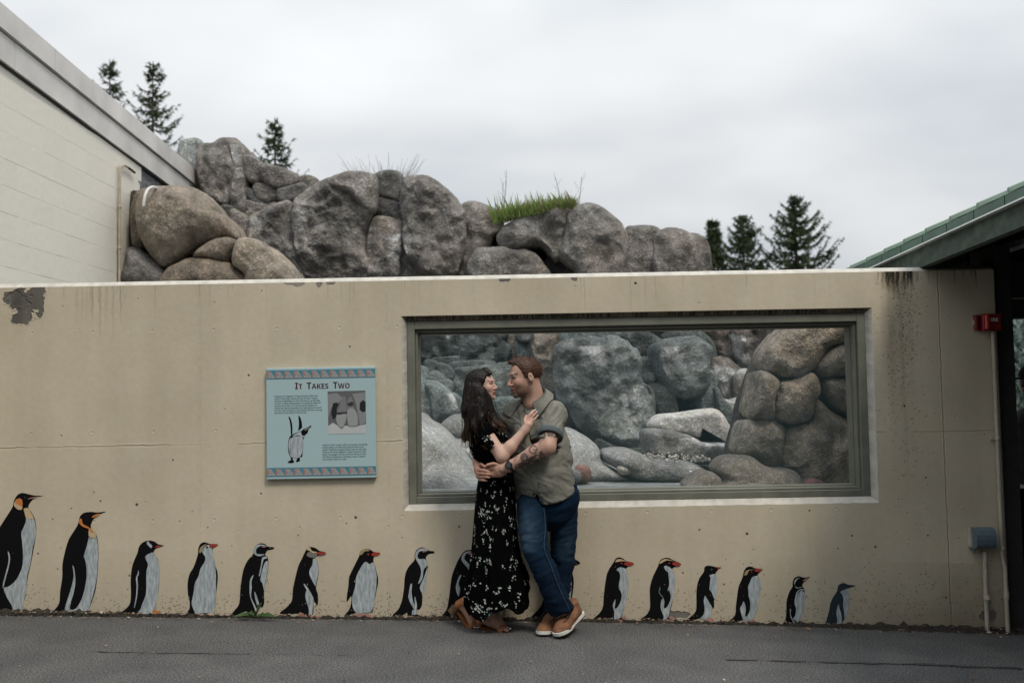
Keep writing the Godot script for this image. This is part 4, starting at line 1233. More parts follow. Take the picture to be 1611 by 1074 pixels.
func make_cliff() -> void:
	var grey := Color(0.158, 0.150, 0.138)
	var dark := Color(0.095, 0.097, 0.093)
	var t := thing("rock_cliff", "tall grey sculpted rock cliff rising behind the wall and seen through the window", "rock cliff", Vector3(0, 0, -11))
	stone("cliff_core", [-3.894, 4.25, -3.802, 4.373, -3.694, 4.418, -3.509, 4.477, -3.324, 4.442, -3.217, 4.3, -3.009, 4.187, -2.587, 4.024, -2.357, 3.973, -2.01, 4.059, -1.665, 4.037, -1.433, 4.095, -1.204, 4.028, -0.898, 3.899, -0.634, 3.615, -0.365, 3.641, -0.14, 3.39, 0.322, 3.52, 0.706, 3.574, 0.937, 3.616, 1.163, 3.489, 1.35, 3.3, 1.542, 3.327, 1.923, 3.289, 2.15, 3.208, 2.284, 3.067, 2.306, 2.76, 2.91, 1.833, 2.91, 0.623, -1.326, 0.397, -3.141, 0.429, -3.884, 0.442], 11.9, 0.12, 1.2, grey * 0.85, t, {"rough": 0.05, "round": 12.0, "grow": 0.0})
	stone("stone", [-4.019, 4.53, -3.941, 4.576, -3.817, 4.581, -3.763, 4.463, -3.787, 4.197, -3.741, 3.885, -3.649, 3.611, -3.773, 3.559, -3.896, 3.81, -4.004, 4.264], 11.95, 0.3, 0.6, Color(0.20, 0.22, 0.215), t, {"rough": 0.06, "crag": 0.9, "damp": 0.3})
	stone("stone", [-3.747, 4.394, -3.693, 4.471, -3.556, 4.483, -3.464, 4.536, -3.341, 4.541, -3.265, 4.478, -3.25, 4.308, -3.282, 4.039, -3.359, 3.786, -3.436, 3.726, -3.573, 3.79, -3.694, 3.931, -3.755, 4.163], 11.8, 0.45, 0.8, grey, t, {"rough": 0.08, "crag": 0.8})
	stone("stone", [-3.343, 4.482, -3.251, 4.48, -3.191, 4.387, -3.154, 4.156, -3.178, 3.873, -3.171, 3.62, -3.285, 3.653, -3.345, 3.777, -3.314, 4.029, -3.298, 4.297], 11.75, 0.35, 0.8, grey * 1.15, t, {"rough": 0.07, "streaks": [[-3.314, 4.423, 0.06, 0.5, 0.6]]})
	stone("stone", [-3.185, 4.313, -3.041, 4.265, -2.951, 4.156, -2.952, 4.034, -3.058, 3.998, -3.148, 4.053, -3.185, 4.176], 11.7, 0.22, 0.7, grey, t, {"crag": 0.9})
	stone("stone", [-2.953, 4.19, -2.788, 4.157, -2.592, 4.077, -2.502, 3.999, -2.593, 3.933, -2.759, 3.898, -2.894, 3.961, -2.961, 4.038], 11.65, 0.25, 0.7, grey, t, {"crag": 0.9})
	stone("stone", [-2.499, 4.019, -2.386, 4.032, -2.297, 3.969, -2.357, 3.895, -2.448, 3.866, -2.485, 3.928], 11.6, 0.16, 0.6, grey, t)
	stone("stone", [-2.747, 3.88, -2.582, 3.914, -2.462, 3.935, -2.395, 3.85, -2.493, 3.769, -2.703, 3.728, -2.763, 3.812], 11.6, 0.22, 0.6, dark * 1.2, t)
	stone("stone", [-3.058, 3.975, -2.892, 3.949, -2.794, 3.886, -2.787, 3.779, -2.938, 3.759, -3.058, 3.853], 11.7, 0.2, 0.6, grey, t)
	stone("stone", [-3.164, 3.931, -3.073, 3.868, -2.923, 3.744, -2.983, 3.699, -3.089, 3.762, -3.164, 3.855], 11.7, 0.14, 0.6, dark * 1.1, t)
	stone("stone", [-3.151, 3.753, -3.031, 3.721, -2.88, 3.703, -2.76, 3.731, -2.851, 3.657, -3.031, 3.63, -3.136, 3.655], 11.65, 0.15, 0.6, grey, t)
	stone("stone", [-3.13, 3.623, -3.018, 3.606, -2.913, 3.626, -2.988, 3.56, -3.078, 3.546, -3.138, 3.578], 11.6, 0.12, 0.6, grey, t)
	stone("stone", [-3.422, 3.696, -3.317, 3.679, -3.288, 3.596, -3.333, 3.544, -3.408, 3.583], 11.6, 0.14, 0.6, dark, t)
	stone("stone", [-3.303, 3.632, -3.199, 3.6, -3.102, 3.523, -3.096, 3.358, -3.126, 3.239, -3.245, 3.286, -3.304, 3.452], 11.55, 0.25, 0.7, Color(0.17, 0.155, 0.135), t)
	stone("stone", [-3.068, 3.505, -2.92, 3.591, -2.742, 3.655, -2.594, 3.689, -2.551, 3.503, -2.509, 3.242, -2.466, 3.019, -2.467, 2.826, -2.718, 2.831, -2.923, 3.012, -3.055, 3.222], 11.45, 0.35, 0.8, grey, t, {"streaks": [[-2.967, 3.509, 0.10, 0.35, 0.55], [-2.506, 3.145, 0.03, 0.3, 0.9]]})
	stone("stone", [-2.513, 3.613, -2.374, 3.749, -2.14, 3.891, -1.9, 3.968, -1.646, 3.955, -1.56, 3.851, -1.562, 3.631, -1.593, 3.486, -1.652, 3.37, -1.669, 3.159, -1.634, 2.962, -1.629, 2.758, -2.236, 2.77, -2.395, 2.889, -2.465, 3.137], 11.25, 0.55, 0.9, grey * 1.05, t, {"rough": 0.09, "crag": 0.9, "streaks": [[-2.437, 3.558, 0.06, 0.3, 0.7]]})
	stone("stone", [-2.107, 3.84, -1.955, 3.925, -1.775, 3.958, -1.602, 3.932, -1.545, 3.873, -1.555, 3.627, -1.578, 3.511, -1.692, 3.586, -1.835, 3.726, -1.992, 3.795], 11.15, 0.5, 0.7, grey * 1.05, t, {"crag": 0.9})
	stone("stone", [-1.58, 3.936, -1.507, 3.993, -1.375, 4.005, -1.288, 3.96, -1.261, 3.812, -1.278, 3.621, -1.408, 3.668, -1.539, 3.729, -1.574, 3.818], 11.3, 0.35, 0.8, dark * 1.15, t)
	stone("stone", [-1.561, 3.683, -1.417, 3.643, -1.272, 3.589, -1.267, 3.429, -1.419, 3.453, -1.549, 3.5], 11.25, 0.28, 0.8, dark * 1.1, t, {"round": 5.0})
	stone("stone", [-1.571, 3.447, -1.442, 3.445, -1.269, 3.398, -1.257, 3.18, -1.289, 2.963, -1.32, 2.747, -1.622, 2.753, -1.641, 3.042, -1.638, 3.296], 11.2, 0.35, 0.8, grey, t, {"streaks": [[-1.303, 3.223, 0.05, 0.45, 0.85]]})
	stone("stone", [-1.246, 3.741, -1.223, 3.856, -1.122, 3.905, -0.936, 3.865, -0.808, 3.791, -0.667, 3.643, -0.569, 3.497, -0.544, 3.31, -0.555, 3.065, -0.608, 2.866, -0.667, 2.723, -0.952, 2.729, -1.121, 2.918, -1.204, 3.049, -1.229, 3.38], 11.1, 0.6, 0.9, grey * 0.95, t, {"rough": 0.09, "streaks": [[-1.192, 3.219, 0.025, 0.25, 0.8]]})
	stone("stone", [-1.265, 3.122, -1.173, 2.976, -1.046, 2.829, -0.989, 2.741, -1.306, 2.747], 11.2, 0.2, 0.8, dark, t)
	stone("stone", [-0.588, 3.56, -0.458, 3.601, -0.329, 3.562, -0.2, 3.494, -0.13, 3.377, -0.16, 3.276, -0.248, 3.205, -0.308, 3.054, -0.425, 2.933, -0.472, 2.731, -0.601, 2.734, -0.561, 3.022, -0.535, 3.297], 11.2, 0.35, 0.8, grey * 0.95, t, {"rough": 0.08})
	stone("stone", [-0.442, 2.999, -0.231, 3.038, 0.023, 3.026, 0.19, 2.973, 0.315, 2.858, 0.34, 2.688, -0.447, 2.702], 10.95, 0.4, 0.8, grey * 1.05, t)
	stone("stone", [-0.166, 3.143, -0.129, 3.257, 0.0, 3.34, 0.185, 3.408, 0.413, 3.468, 0.583, 3.486, 0.666, 3.37, 0.634, 3.199, 0.531, 3.016, 0.487, 2.918, 0.417, 2.976, 0.306, 3.077, 0.136, 3.066, -0.062, 3.013], 11.0, 0.5, 0.9, grey, t, {"rough": 0.09})
	stone("stone", [0.498, 2.974, 0.587, 3.227, 0.619, 3.396, 0.747, 3.492, 0.888, 3.504, 1.026, 3.416, 1.163, 3.286, 1.243, 3.13, 1.217, 2.919, 1.176, 2.666, 0.771, 2.674, 0.662, 2.816, 0.552, 2.889], 10.9, 0.6, 0.9, grey * 1.1, t, {"rough": 0.08, "damp": 0.3})
	stone("stone", [0.408, 2.983, 0.507, 2.923, 0.649, 2.849, 0.717, 2.703, 0.303, 2.711], 11.15, 0.1, 0.7, dark * 0.5, t)  # dark fill coloured as the shade of a gap between stones
	stone("stone", [1.253, 3.218, 1.369, 3.274, 1.54, 3.27, 1.639, 3.225, 1.677, 3.038, 1.639, 2.681, 1.226, 2.688], 11.1, 0.4, 0.8, grey, t)
	stone("stone", [1.564, 3.082, 1.638, 3.209, 1.794, 3.228, 1.92, 3.175, 1.987, 3.046, 1.99, 2.663, 1.568, 2.671], 11.0, 0.45, 0.8, grey * 1.1, t, {"damp": 0.3})
	stone("stone", [1.942, 3.154, 2.042, 3.174, 2.139, 3.094, 2.17, 2.95, 2.162, 2.665, 1.971, 2.669, 1.98, 2.997], 11.05, 0.35, 0.8, grey, t)
	# the part seen through the window
	var wet := Color(0.080, 0.094, 0.092)
	stone("stone", [-1.081, 2.127, -0.856, 2.145, -0.495, 2.15, -0.068, 2.131, -0.059, 1.996, -0.062, 1.827, -0.231, 1.785, -0.41, 1.833, -0.714, 1.839, -0.995, 1.844, -1.061, 1.991], 10.9, 0.45, 0.8, wet, t, {"rough": 0.12, "damp": 0.7, "streaks": [[-0.742, 2.135, 0.018, 0.26, 0.55]]})
	stone("stone", [-0.897, 1.827, -0.718, 1.835, -0.473, 1.853, -0.295, 1.828, -0.262, 1.794, -0.474, 1.786, -0.719, 1.785, -0.875, 1.799], 10.8, 0.22, 0.7, wet * 1.1, t)
	stone("stone", [-0.738, 1.756, -0.561, 1.786, -0.317, 1.787, -0.228, 1.758, -0.251, 1.725, -0.473, 1.74, -0.684, 1.711], 10.75, 0.22, 0.7, wet * 1.1, t)
	stone("stone", [-0.681, 1.677, -0.559, 1.718, -0.338, 1.736, -0.162, 1.722, -0.12, 1.567, -0.145, 1.414, -0.267, 1.361, -0.476, 1.354, -0.63, 1.389, -0.683, 1.533], 10.7, 0.35, 0.8, wet * 1.25, t, {"rough": 0.08})
	stone("stone", [-0.23, 1.748, -0.073, 1.768, -0.031, 1.633, -0.069, 1.412, -0.136, 1.391, -0.121, 1.568, -0.153, 1.68], 10.8, 0.3, 0.7, wet * 1.35, t)
	stone("stone", [-0.292, 1.353, -0.12, 1.393, 0.029, 1.369, 0.048, 1.219, -0.188, 1.202, -0.294, 1.246], 10.4, 0.3, 0.7, wet * 1.5, t)
	stone("stone", [-0.966, 1.803, -0.867, 1.79, -0.835, 1.723, -0.88, 1.669, -0.956, 1.704], 10.7, 0.18, 0.6, wet * 1.2, t)
	stone("stone", [-0.826, 1.764, -0.728, 1.741, -0.68, 1.674, -0.697, 1.609, -0.774, 1.621, -0.816, 1.699], 10.6, 0.2, 0.6, wet * 1.1, t)
	stone("stone", [-0.928, 1.655, -0.841, 1.681, -0.756, 1.609, -0.778, 1.577, -0.897, 1.584], 10.5, 0.2, 0.6, wet * 1.5, t)
	stone("stone", [-0.864, 1.578, -0.745, 1.592, -0.681, 1.553, -0.693, 1.478, -0.757, 1.49, -0.832, 1.545], 10.5, 0.2, 0.6, wet * 1.4, t)
	stone("stone", [-1.015, 1.719, -0.961, 1.718, -0.936, 1.653, -0.942, 1.6, -1.017, 1.601], 10.4, 0.2, 0.6, wet * 2.0, t)
	stone("stone", [-0.987, 1.591, -0.946, 1.591, -0.885, 1.491, -0.866, 1.366, -0.847, 1.22, -0.91, 1.17, -0.993, 1.192], 10.1, 0.35, 0.8, wet * 1.6, t, {"rough": 0.07})
	stone("stone", [-0.904, 1.569, -0.801, 1.552, -0.698, 1.467, -0.637, 1.383, -0.607, 1.268, -0.67, 1.238, -0.774, 1.219, -0.826, 1.199, -0.855, 1.345, -0.885, 1.48], 10.1, 0.45, 0.8, wet * 1.7, t, {"rough": 0.08, "streaks": [[-0.652, 1.444, 0.035, 0.22, 0.95]]})
	stone("stone", [-0.663, 1.445, -0.58, 1.381, -0.539, 1.317, -0.54, 1.254, -0.603, 1.256, -0.633, 1.361], 10.2, 0.2, 0.7, wet * 1.5, t)
	stone("stone", [-0.068, 2.131, 0.045, 2.129, 0.076, 1.971, 0.028, 1.825, -0.03, 1.748, -0.05, 1.86], 10.9, 0.3, 0.7, Color(0.16, 0.14, 0.115), t)
	stone("stone", [0.02, 1.989, 0.131, 1.976, 0.141, 1.92, 0.084, 1.843, 0.017, 1.833], 10.8, 0.25, 0.6, wet * 1.6, t)
	stone("stone", [0.044, 2.105, 0.198, 2.102, 0.197, 2.025, 0.042, 1.995], 10.7, 0.25, 0.7, wet * 1.1, t)
	stone("stone", [0.128, 1.894, 0.186, 2.047, 0.194, 1.87, 0.149, 1.816, 0.083, 1.817], 10.7, 0.2, 0.7, wet * 0.9, t)
	stone("stone", [0.195, 2.079, 0.412, 2.086, 0.451, 1.89, 0.49, 1.705, 0.508, 1.489, 0.484, 1.381, 0.355, 1.427, 0.249, 1.515, 0.188, 1.711, 0.181, 1.949], 10.5, 0.5, 0.8, Color(0.15, 0.135, 0.118), t, {"rough": 0.13, "crag": 1.2, "damp": 0.35})
	stone("stone", [0.467, 2.09, 0.777, 2.104, 1.105, 2.079, 1.104, 2.011, 0.813, 1.978, 0.58, 1.933, 0.464, 1.926], 10.6, 0.3, 0.7, wet * 1.5, t)
	stone("stone", [0.415, 1.885, 0.597, 1.945, 0.832, 1.968, 1.031, 1.964, 1.155, 1.871, 1.221, 1.771, 1.222, 1.654, 1.237, 1.527, 1.306, 1.436, 1.339, 1.309, 1.318, 1.166, 1.26, 1.024, 1.274, 0.862, 1.004, 0.849, 0.773, 0.961, 0.615, 1.107, 0.528, 1.27, 0.422, 1.362, 0.392, 1.651], 9.9, 0.8, 1.2, Color(0.132, 0.148, 0.144), t, {"rough": 0.1, "damp": 0.6, "streaks": [[0.756, 1.878, 0.06, 0.2, 0.5], [1.111, 1.473, 0.12, 0.6, 0.45]]})
	stone("stone", [1.105, 2.059, 1.395, 2.054, 1.548, 1.974, 1.664, 1.972, 1.469, 1.936, 1.427, 1.802, 1.311, 1.785, 1.237, 1.902], 10.6, 0.3, 0.8, wet * 0.9, t)
	stone("stone", [1.273, 1.756, 1.368, 1.773, 1.431, 1.697, 1.434, 1.565, 1.38, 1.51, 1.305, 1.521, 1.28, 1.624], 10.3, 0.3, 0.7, wet * 1.3, t, {"streaks": [[1.369, 1.624, 0.04, 0.12, 0.8]]})
	stone("stone", [1.302, 1.472, 1.449, 1.497, 1.539, 1.477, 1.581, 1.34, 1.587, 1.213, 1.441, 1.198, 1.371, 1.308], 10.0, 0.35, 0.7, Color(0.19, 0.19, 0.17), t, {"round": 4.5})
	stone("stone", [1.404, 1.908, 1.57, 1.951, 1.789, 1.952, 1.915, 1.899, 1.953, 1.825, 1.918, 1.698, 1.914, 1.552, 1.865, 1.426, 1.7, 1.374, 1.52, 1.45, 1.424, 1.598, 1.392, 1.762], 10.0, 0.75, 1.0, Color(0.10, 0.114, 0.112), t, {"rough": 0.08, "damp": 0.7, "streaks": [[1.57, 1.863, 0.10, 0.18, 0.4]]})
	stone("stone", [1.597, 1.47, 1.785, 1.39, 1.958, 1.425, 1.975, 1.33, 1.896, 1.236, 1.666, 1.202, 1.631, 1.336], 10.5, 0.2, 0.8, wet * 0.45, t)
	stone("stone", [1.809, 1.372, 1.884, 1.44, 1.974, 1.424, 2.035, 1.332, 2.032, 1.241, 1.932, 1.225, 1.824, 1.245], 10.0, 0.35, 0.7, wet * 1.2, t)
	stone("stone", [1.973, 1.595, 2.021, 1.632, 2.076, 1.574, 2.064, 1.461, 2.006, 1.443, 1.975, 1.481], 10.4, 0.2, 0.7, wet * 1.4, t)
	stone("stone", [1.636, 2.024, 1.76, 2.104, 2.006, 2.12, 2.186, 1.994, 2.242, 1.809, 2.18, 1.769, 2.164, 1.913, 1.922, 2.019], 11.2, 0.3, 0.8, wet, t)
	stone("stone", [2.106, 2.125, 2.457, 2.129, 2.473, 1.973, 2.488, 1.788, 2.424, 1.706, 2.303, 1.791, 2.224, 1.916], 11.3, 0.45, 0.8, Color(0.13, 0.115, 0.10), t, {"rough": 0.13, "crag": 1.2})
	stone("stone", [2.435, 2.112, 2.741, 2.107, 2.986, 2.112, 2.899, 1.92, 2.75, 1.738, 2.705, 1.596, 2.605, 1.659, 2.507, 1.784, 2.451, 1.948], 11.2, 0.45, 0.8, Color(0.11, 0.10, 0.09), t, {"rough": 0.12, "crag": 1.0, "streaks": [[2.426, 2.047, 0.03, 0.3, 0.9], [2.465, 2.018, 0.05, 0.32, 0.85], [2.538, 2.003, 0.05, 0.12, 0.8]]})
	stone("stone", [2.122, 1.76, 2.261, 1.778, 2.417, 1.676, 2.453, 1.556, 2.416, 1.319, 2.288, 1.321, 2.211, 1.421, 2.157, 1.601], 10.9, 0.4, 0.8, Color(0.14, 0.125, 0.11), t, {"rough": 0.1, "crag": 1.0, "streaks": [[2.12, 1.677, 0.06, 0.4, 0.8], [2.248, 1.661, 0.03, 0.35, 0.8], [2.302, 1.66, 0.03, 0.2, 0.8]]})
	stone("stone", [2.37, 1.574, 2.43, 1.641, 2.527, 1.62, 2.573, 1.551, 2.528, 1.357, 2.401, 1.32, 2.355, 1.418], 10.7, 0.3, 0.8, Color(0.17, 0.155, 0.125), t, {"streaks": [[2.421, 1.655, 0.12, 0.14, 0.7]]})
	stone("stone", [1.973, 1.46, 2.016, 1.369, 2.111, 1.242, 2.115, 1.08, 2.062, 1.117, 2.003, 1.226], 9.9, 0.25, 0.7, wet * 1.3, t)
	stone("stone", [0.767, 0.975, 0.974, 0.884, 1.235, 0.88, 1.217, 0.828, 0.973, 0.832, 0.817, 0.852], 9.6, 0.15, 0.5, wet, t)


func make_pen() -> void:
	var floor_ := MB.new()
	var rows := []
	for j in 25:
		var row := PackedVector3Array()
		for i in 61:
			var x := -3.7 + 0.14 * i
			var z := -6.66 - 0.26 * j
			row.append(Vector3(x, 0.745 + 0.02 * n_soft.get_noise_2d(x, z) + 0.004 * n_mid.get_noise_2d(x * 2.0, z * 2.0), z))
		rows.append(row)
	floor_.grid(rows)
	tag(obj("pen_floor", floor_, mats.pen_floor), "", "", "", "structure")
	var pale := Color(0.195, 0.20, 0.19)
	var one := func(label: String, cat: String, outline: Array, depth: float, bulge: float, back: float, tone: Color, o := {}) -> Node3D:
		var lo := Vector2(1e9, 1e9)
		var hi := Vector2(-1e9, -1e9)
		for q in pts(outline):
			lo = lo.min(q); hi = hi.max(q)
		if not o.has("mat"): o["mat"] = mats.rock_smooth
		if not o.has("round"): o["round"] = 4.0
		o["swell"] = 0.75
		o["grow"] = 0.0
		var m := stone("boulder" if cat == "boulder" else cat.replace(" ", "_"), outline, depth, bulge, back, tone, self, o)
		tag(m, label, cat, o.get("group", ""))
		return m
	one.call("large pale slab of rock sloping down behind the glass left of the couple", "boulder", [-0.918, 1.256, -0.796, 1.226, -0.631, 1.123, -0.468, 0.933, -0.349, 0.766, -0.252, 0.583, -0.64, 0.535, -0.927, 0.54], 8.7, 0.5, 0.8, pale, {"tilt": Vector2(-0.3, -0.5), "damp": 0.25, "rough": 0.05, "var": 0.2})
	one.call("low pale rounded rock in the lower left corner of the viewing window", "boulder", [-0.797, 0.82, -0.663, 0.86, -0.52, 0.848, -0.407, 0.785, -0.323, 0.679, -0.362, 0.609, -0.8, 0.617], 7.5, 0.3, 0.4, pale * 0.95, {"damp": 0.2, "rough": 0.04, "tilt": Vector2(0, -0.5), "var": 0.2})
	one.call("rounded tan rock beside the woman's back, above the pale slab", "boulder", [-0.729, 1.135, -0.644, 1.235, -0.5, 1.262, -0.321, 1.223, -0.233, 1.078, -0.326, 0.931, -0.504, 0.964, -0.659, 1.026], 9.4, 0.35, 0.7, pale * 0.72, {"damp": 0.3})
	one.call("grey broken rock behind the woman's elbow, streaked with white lime", "boulder", [-0.661, 1.04, -0.459, 1.024, -0.256, 1.032, -0.143, 0.857, -0.148, 0.57, -0.367, 0.603, -0.461, 0.852], 9.1, 0.3, 0.6, pale * 0.72, {"damp": 0.35, "crag": 1.0, "streaks": [[-0.473, 0.955, 0.10, 0.12, 0.7]]})
	one.call("pale grey rock ramp right of the man, sloping down to the small boulders", "boulder", [0.281, 1.113, 0.414, 1.154, 0.516, 1.108, 0.603, 1.048, 0.66, 0.974, 0.666, 0.901, 0.76, 0.826, 0.883, 0.736, 0.625, 0.717, 0.273, 0.724], 8.1, 0.45, 0.8, pale * 0.95, {"tilt": Vector2(0.15, -0.7), "damp": 0.2, "rough": 0.045, "var": 0.2})
	one.call("long low grey rock lying on the pen floor in front of the cave rock", "boulder", [0.672, 0.942, 0.715, 0.97, 0.83, 0.979, 0.93, 0.966, 1.072, 0.899, 1.215, 0.876, 1.386, 0.858, 1.47, 0.814, 1.525, 0.728, 1.325, 0.728, 1.039, 0.736, 0.897, 0.753, 0.798, 0.826, 0.699, 0.885], 7.9, 0.4, 0.7, pale * 0.7, {"damp": 0.35, "rough": 0.05, "tilt": Vector2(0, -0.4)})
	var cave := thing("cave_rock", "broad pale rock with a dark nest hole near its right end", "cave rock", Vector3(1.605, 0.75, -9.2))
	stone("roof_slab", [1.164, 1.126, 1.248, 1.223, 1.428, 1.244, 1.625, 1.265, 1.772, 1.275, 1.845, 1.228, 1.915, 1.113, 2.017, 0.997, 2.007, 0.924, 1.926, 0.93, 1.886, 0.983, 1.817, 1.115, 1.761, 1.173, 1.695, 1.158, 1.644, 1.069, 1.618, 1.012, 1.504, 1.039, 1.293, 1.059], 9.0, 0.35, 0.25, pale * 1.5, cave, {"grow": 0.0, "mat": mats.rock_smooth, "damp": 0.1, "rough": 0.03, "var": 0.15, "swell": 0.6})
	stone("front_mound", [1.092, 1.074, 1.187, 1.12, 1.345, 1.093, 1.501, 1.048, 1.626, 0.989, 1.783, 0.975, 1.878, 0.966, 1.94, 0.941, 1.922, 0.855, 1.747, 0.811, 1.589, 0.798, 1.433, 0.84, 1.244, 0.867, 1.119, 0.916], 8.7, 0.5, 0.5, pale * 0.62, cave, {"grow": 0.0, "mat": mats.rock_smooth, "damp": 0.4, "rough": 0.06, "streaks": [[1.763, 1.028, 0.2, 0.12, 0.85]]})
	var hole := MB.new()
	hole.poly(smooth(pts([1.618, 0.895, 1.674, 1.111, 1.777, 1.209, 1.892, 1.14, 2.018, 0.888]), 4), -9.2)  # flat dark sheet painted for the shade inside the hole
	obj("nest_hole_shade", hole, mats.dark, cave)
	var den := thing("nest_rock", "pale dome with a small dark opening half hidden by the stone pillar", "cave rock", Vector3(2.316, 0.75, -10.2))
	stone("dome", [2.104, 1.329, 2.214, 1.29, 2.289, 1.326, 2.401, 1.343, 2.472, 1.249, 2.429, 1.065, 2.209, 1.124, 2.136, 1.181, 2.065, 1.293], 10.2, 0.35, 0.6, pale * 1.5, den, {"mat": mats.rock_smooth, "damp": 0.15, "rough": 0.04})
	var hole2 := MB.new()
	hole2.prism(smooth(pts([2.197, 1.251, 2.224, 1.286, 2.287, 1.293, 2.301, 1.186, 2.231, 1.223]), 4), -10.1, -9.78)  # dark plug coloured as the shade of the opening
	obj("nest_hole_shade", hole2, mats.dark, den)
	one.call("pink boulder on the pen floor just right of the man's hip", "boulder", [0.43, 0.855, 0.459, 0.885, 0.507, 0.889, 0.545, 0.864, 0.555, 0.819, 0.539, 0.768, 0.49, 0.755, 0.442, 0.766, 0.425, 0.807], 7.6, 0.11, 0.12, Color(0.15, 0.09, 0.072), {"rough": 0.02, "round": 2.2, "damp": 0.1})
	one.call("small grey boulder between the man's hip and the pink boulder", "boulder", [0.407, 0.846, 0.434, 0.859, 0.468, 0.842, 0.483, 0.81, 0.467, 0.766, 0.419, 0.761, 0.395, 0.792], 7.55, 0.09, 0.1, Color(0.115, 0.12, 0.115), {"rough": 0.02, "round": 2.2, "damp": 0.2})
	one.call("smooth pale egg shaped cobble on the pen floor left of the long rock", "boulder", [0.758, 0.848, 0.776, 0.871, 0.816, 0.881, 0.856, 0.872, 0.879, 0.846, 0.874, 0.816, 0.834, 0.798, 0.784, 0.804], 7.7, 0.09, 0.1, Color(0.25, 0.235, 0.20), {"rough": 0.012, "round": 2.2, "damp": 0.0, "var": 0.12})
	one.call("brown grey humped rock in front of the stone pillar's foot", "boulder", [1.396, 0.872, 1.436, 0.936, 1.502, 0.967, 1.593, 0.972, 1.67, 0.958, 1.733, 0.911, 1.823, 0.878, 1.926, 0.873, 1.99, 0.836, 2.026, 0.758, 2.012, 0.726, 1.405, 0.737, 1.439, 0.807], 7.15, 0.28, 0.3, Color(0.125, 0.115, 0.096), {"rough": 0.04, "damp": 0.2, "tilt": Vector2(0, -0.3)})
	one.call("smaller brown grey rock overlapping the left end of the humped rock", "boulder", [1.181, 0.75, 1.234, 0.819, 1.299, 0.863, 1.363, 0.865, 1.413, 0.829, 1.431, 0.79, 1.449, 0.746], 7.05, 0.22, 0.3, Color(0.12, 0.11, 0.092), {"rough": 0.03, "damp": 0.2, "tilt": Vector2(0, -0.3)})
	one.call("low front lobe of rock at the window edge below the humped rock", "boulder", [1.441, 0.755, 1.53, 0.785, 1.618, 0.798, 1.706, 0.792, 1.78, 0.749], 6.95, 0.14, 0.2, Color(0.125, 0.115, 0.096), {"rough": 0.02, "damp": 0.2})
	one.call("small rosy stone lying at the foot of the stone pillar", "boulder", [1.965, 0.774, 1.985, 0.808, 2.029, 0.822, 2.072, 0.809, 2.097, 0.778, 2.064, 0.762, 1.996, 0.764], 6.85, 0.06, 0.08, Color(0.11, 0.055, 0.05), {"rough": 0.02, "crag": 1.0})
	# loose gravel on the long rock
	rng.seed = 55
	var grit := MB.new()
	for i in 160:
		var p := Vector3(1.22, 0.894, -8.0) + Vector3(rng.randf_range(-0.22, 0.26), rng.randfn(0.0, 0.012), rng.randf_range(-0.05, 0.3))
		p.y += 0.02 - 0.06 * (p.x - 1.22)
		grit.box(p, Vector3(1, 0.7, 1) * rng.randf_range(0.008, 0.026), 0.004, Basis.from_euler(Vector3(rng.randf(), rng.randf(), rng.randf()) * 3.0))
		grit.paint(Color(0.3, 0.29, 0.26) * rng.randf_range(0.6, 1.5))
	tag(obj("gravel", grit, mats.litter), "little heap of pale gravel on the long low rock", "gravel", "", "stuff")
	for i in 2:
		var c := Vector3(1.316, 0.817, -7.55) if i == 0 else Vector3(1.365, 0.82, -7.5)
		var tp := MB.new()
		tp.tube(PackedVector3Array([c + Vector3(0, 0, -0.25), c + Vector3(0, 0, 0.02)]), 0.014, 12)
		var pipe := obj("drain_pipe", tp, mats.white_pipe)
		tag(pipe, ["left of two short grey pipe ends poking from the rock behind the glass", "right of two short grey pipe ends poking from the rock behind the glass"][i], "pipe")
		var tp2 := MB.new()
		tp2.tube(PackedVector3Array([c + Vector3(0, 0, 0.019), c + Vector3(0, 0, 0.0215)]), 0.009, 12)  # dark disc painted for the shade inside the pipe
		obj("bore_shade", tp2, mats.dark, pipe)
	# the stone pillar at the right of the window
	var tan := Color(0.20, 0.178, 0.145)
	var pil := thing("stone_pillar", "brown grey pillar of rounded fitted stones filling the right end of the viewing window", "stone pillar", Vector3(2.06, 0.75, -7.4))
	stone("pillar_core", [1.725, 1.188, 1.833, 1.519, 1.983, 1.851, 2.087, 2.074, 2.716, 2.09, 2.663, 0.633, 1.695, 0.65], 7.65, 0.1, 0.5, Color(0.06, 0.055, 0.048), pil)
	var rr := {"grow": 0.003, "swell": 0.7, "rough": 0.045, "mat": mats.rock_rough, "damp": 0.35, "crag": 0.5, "round": 2.6}
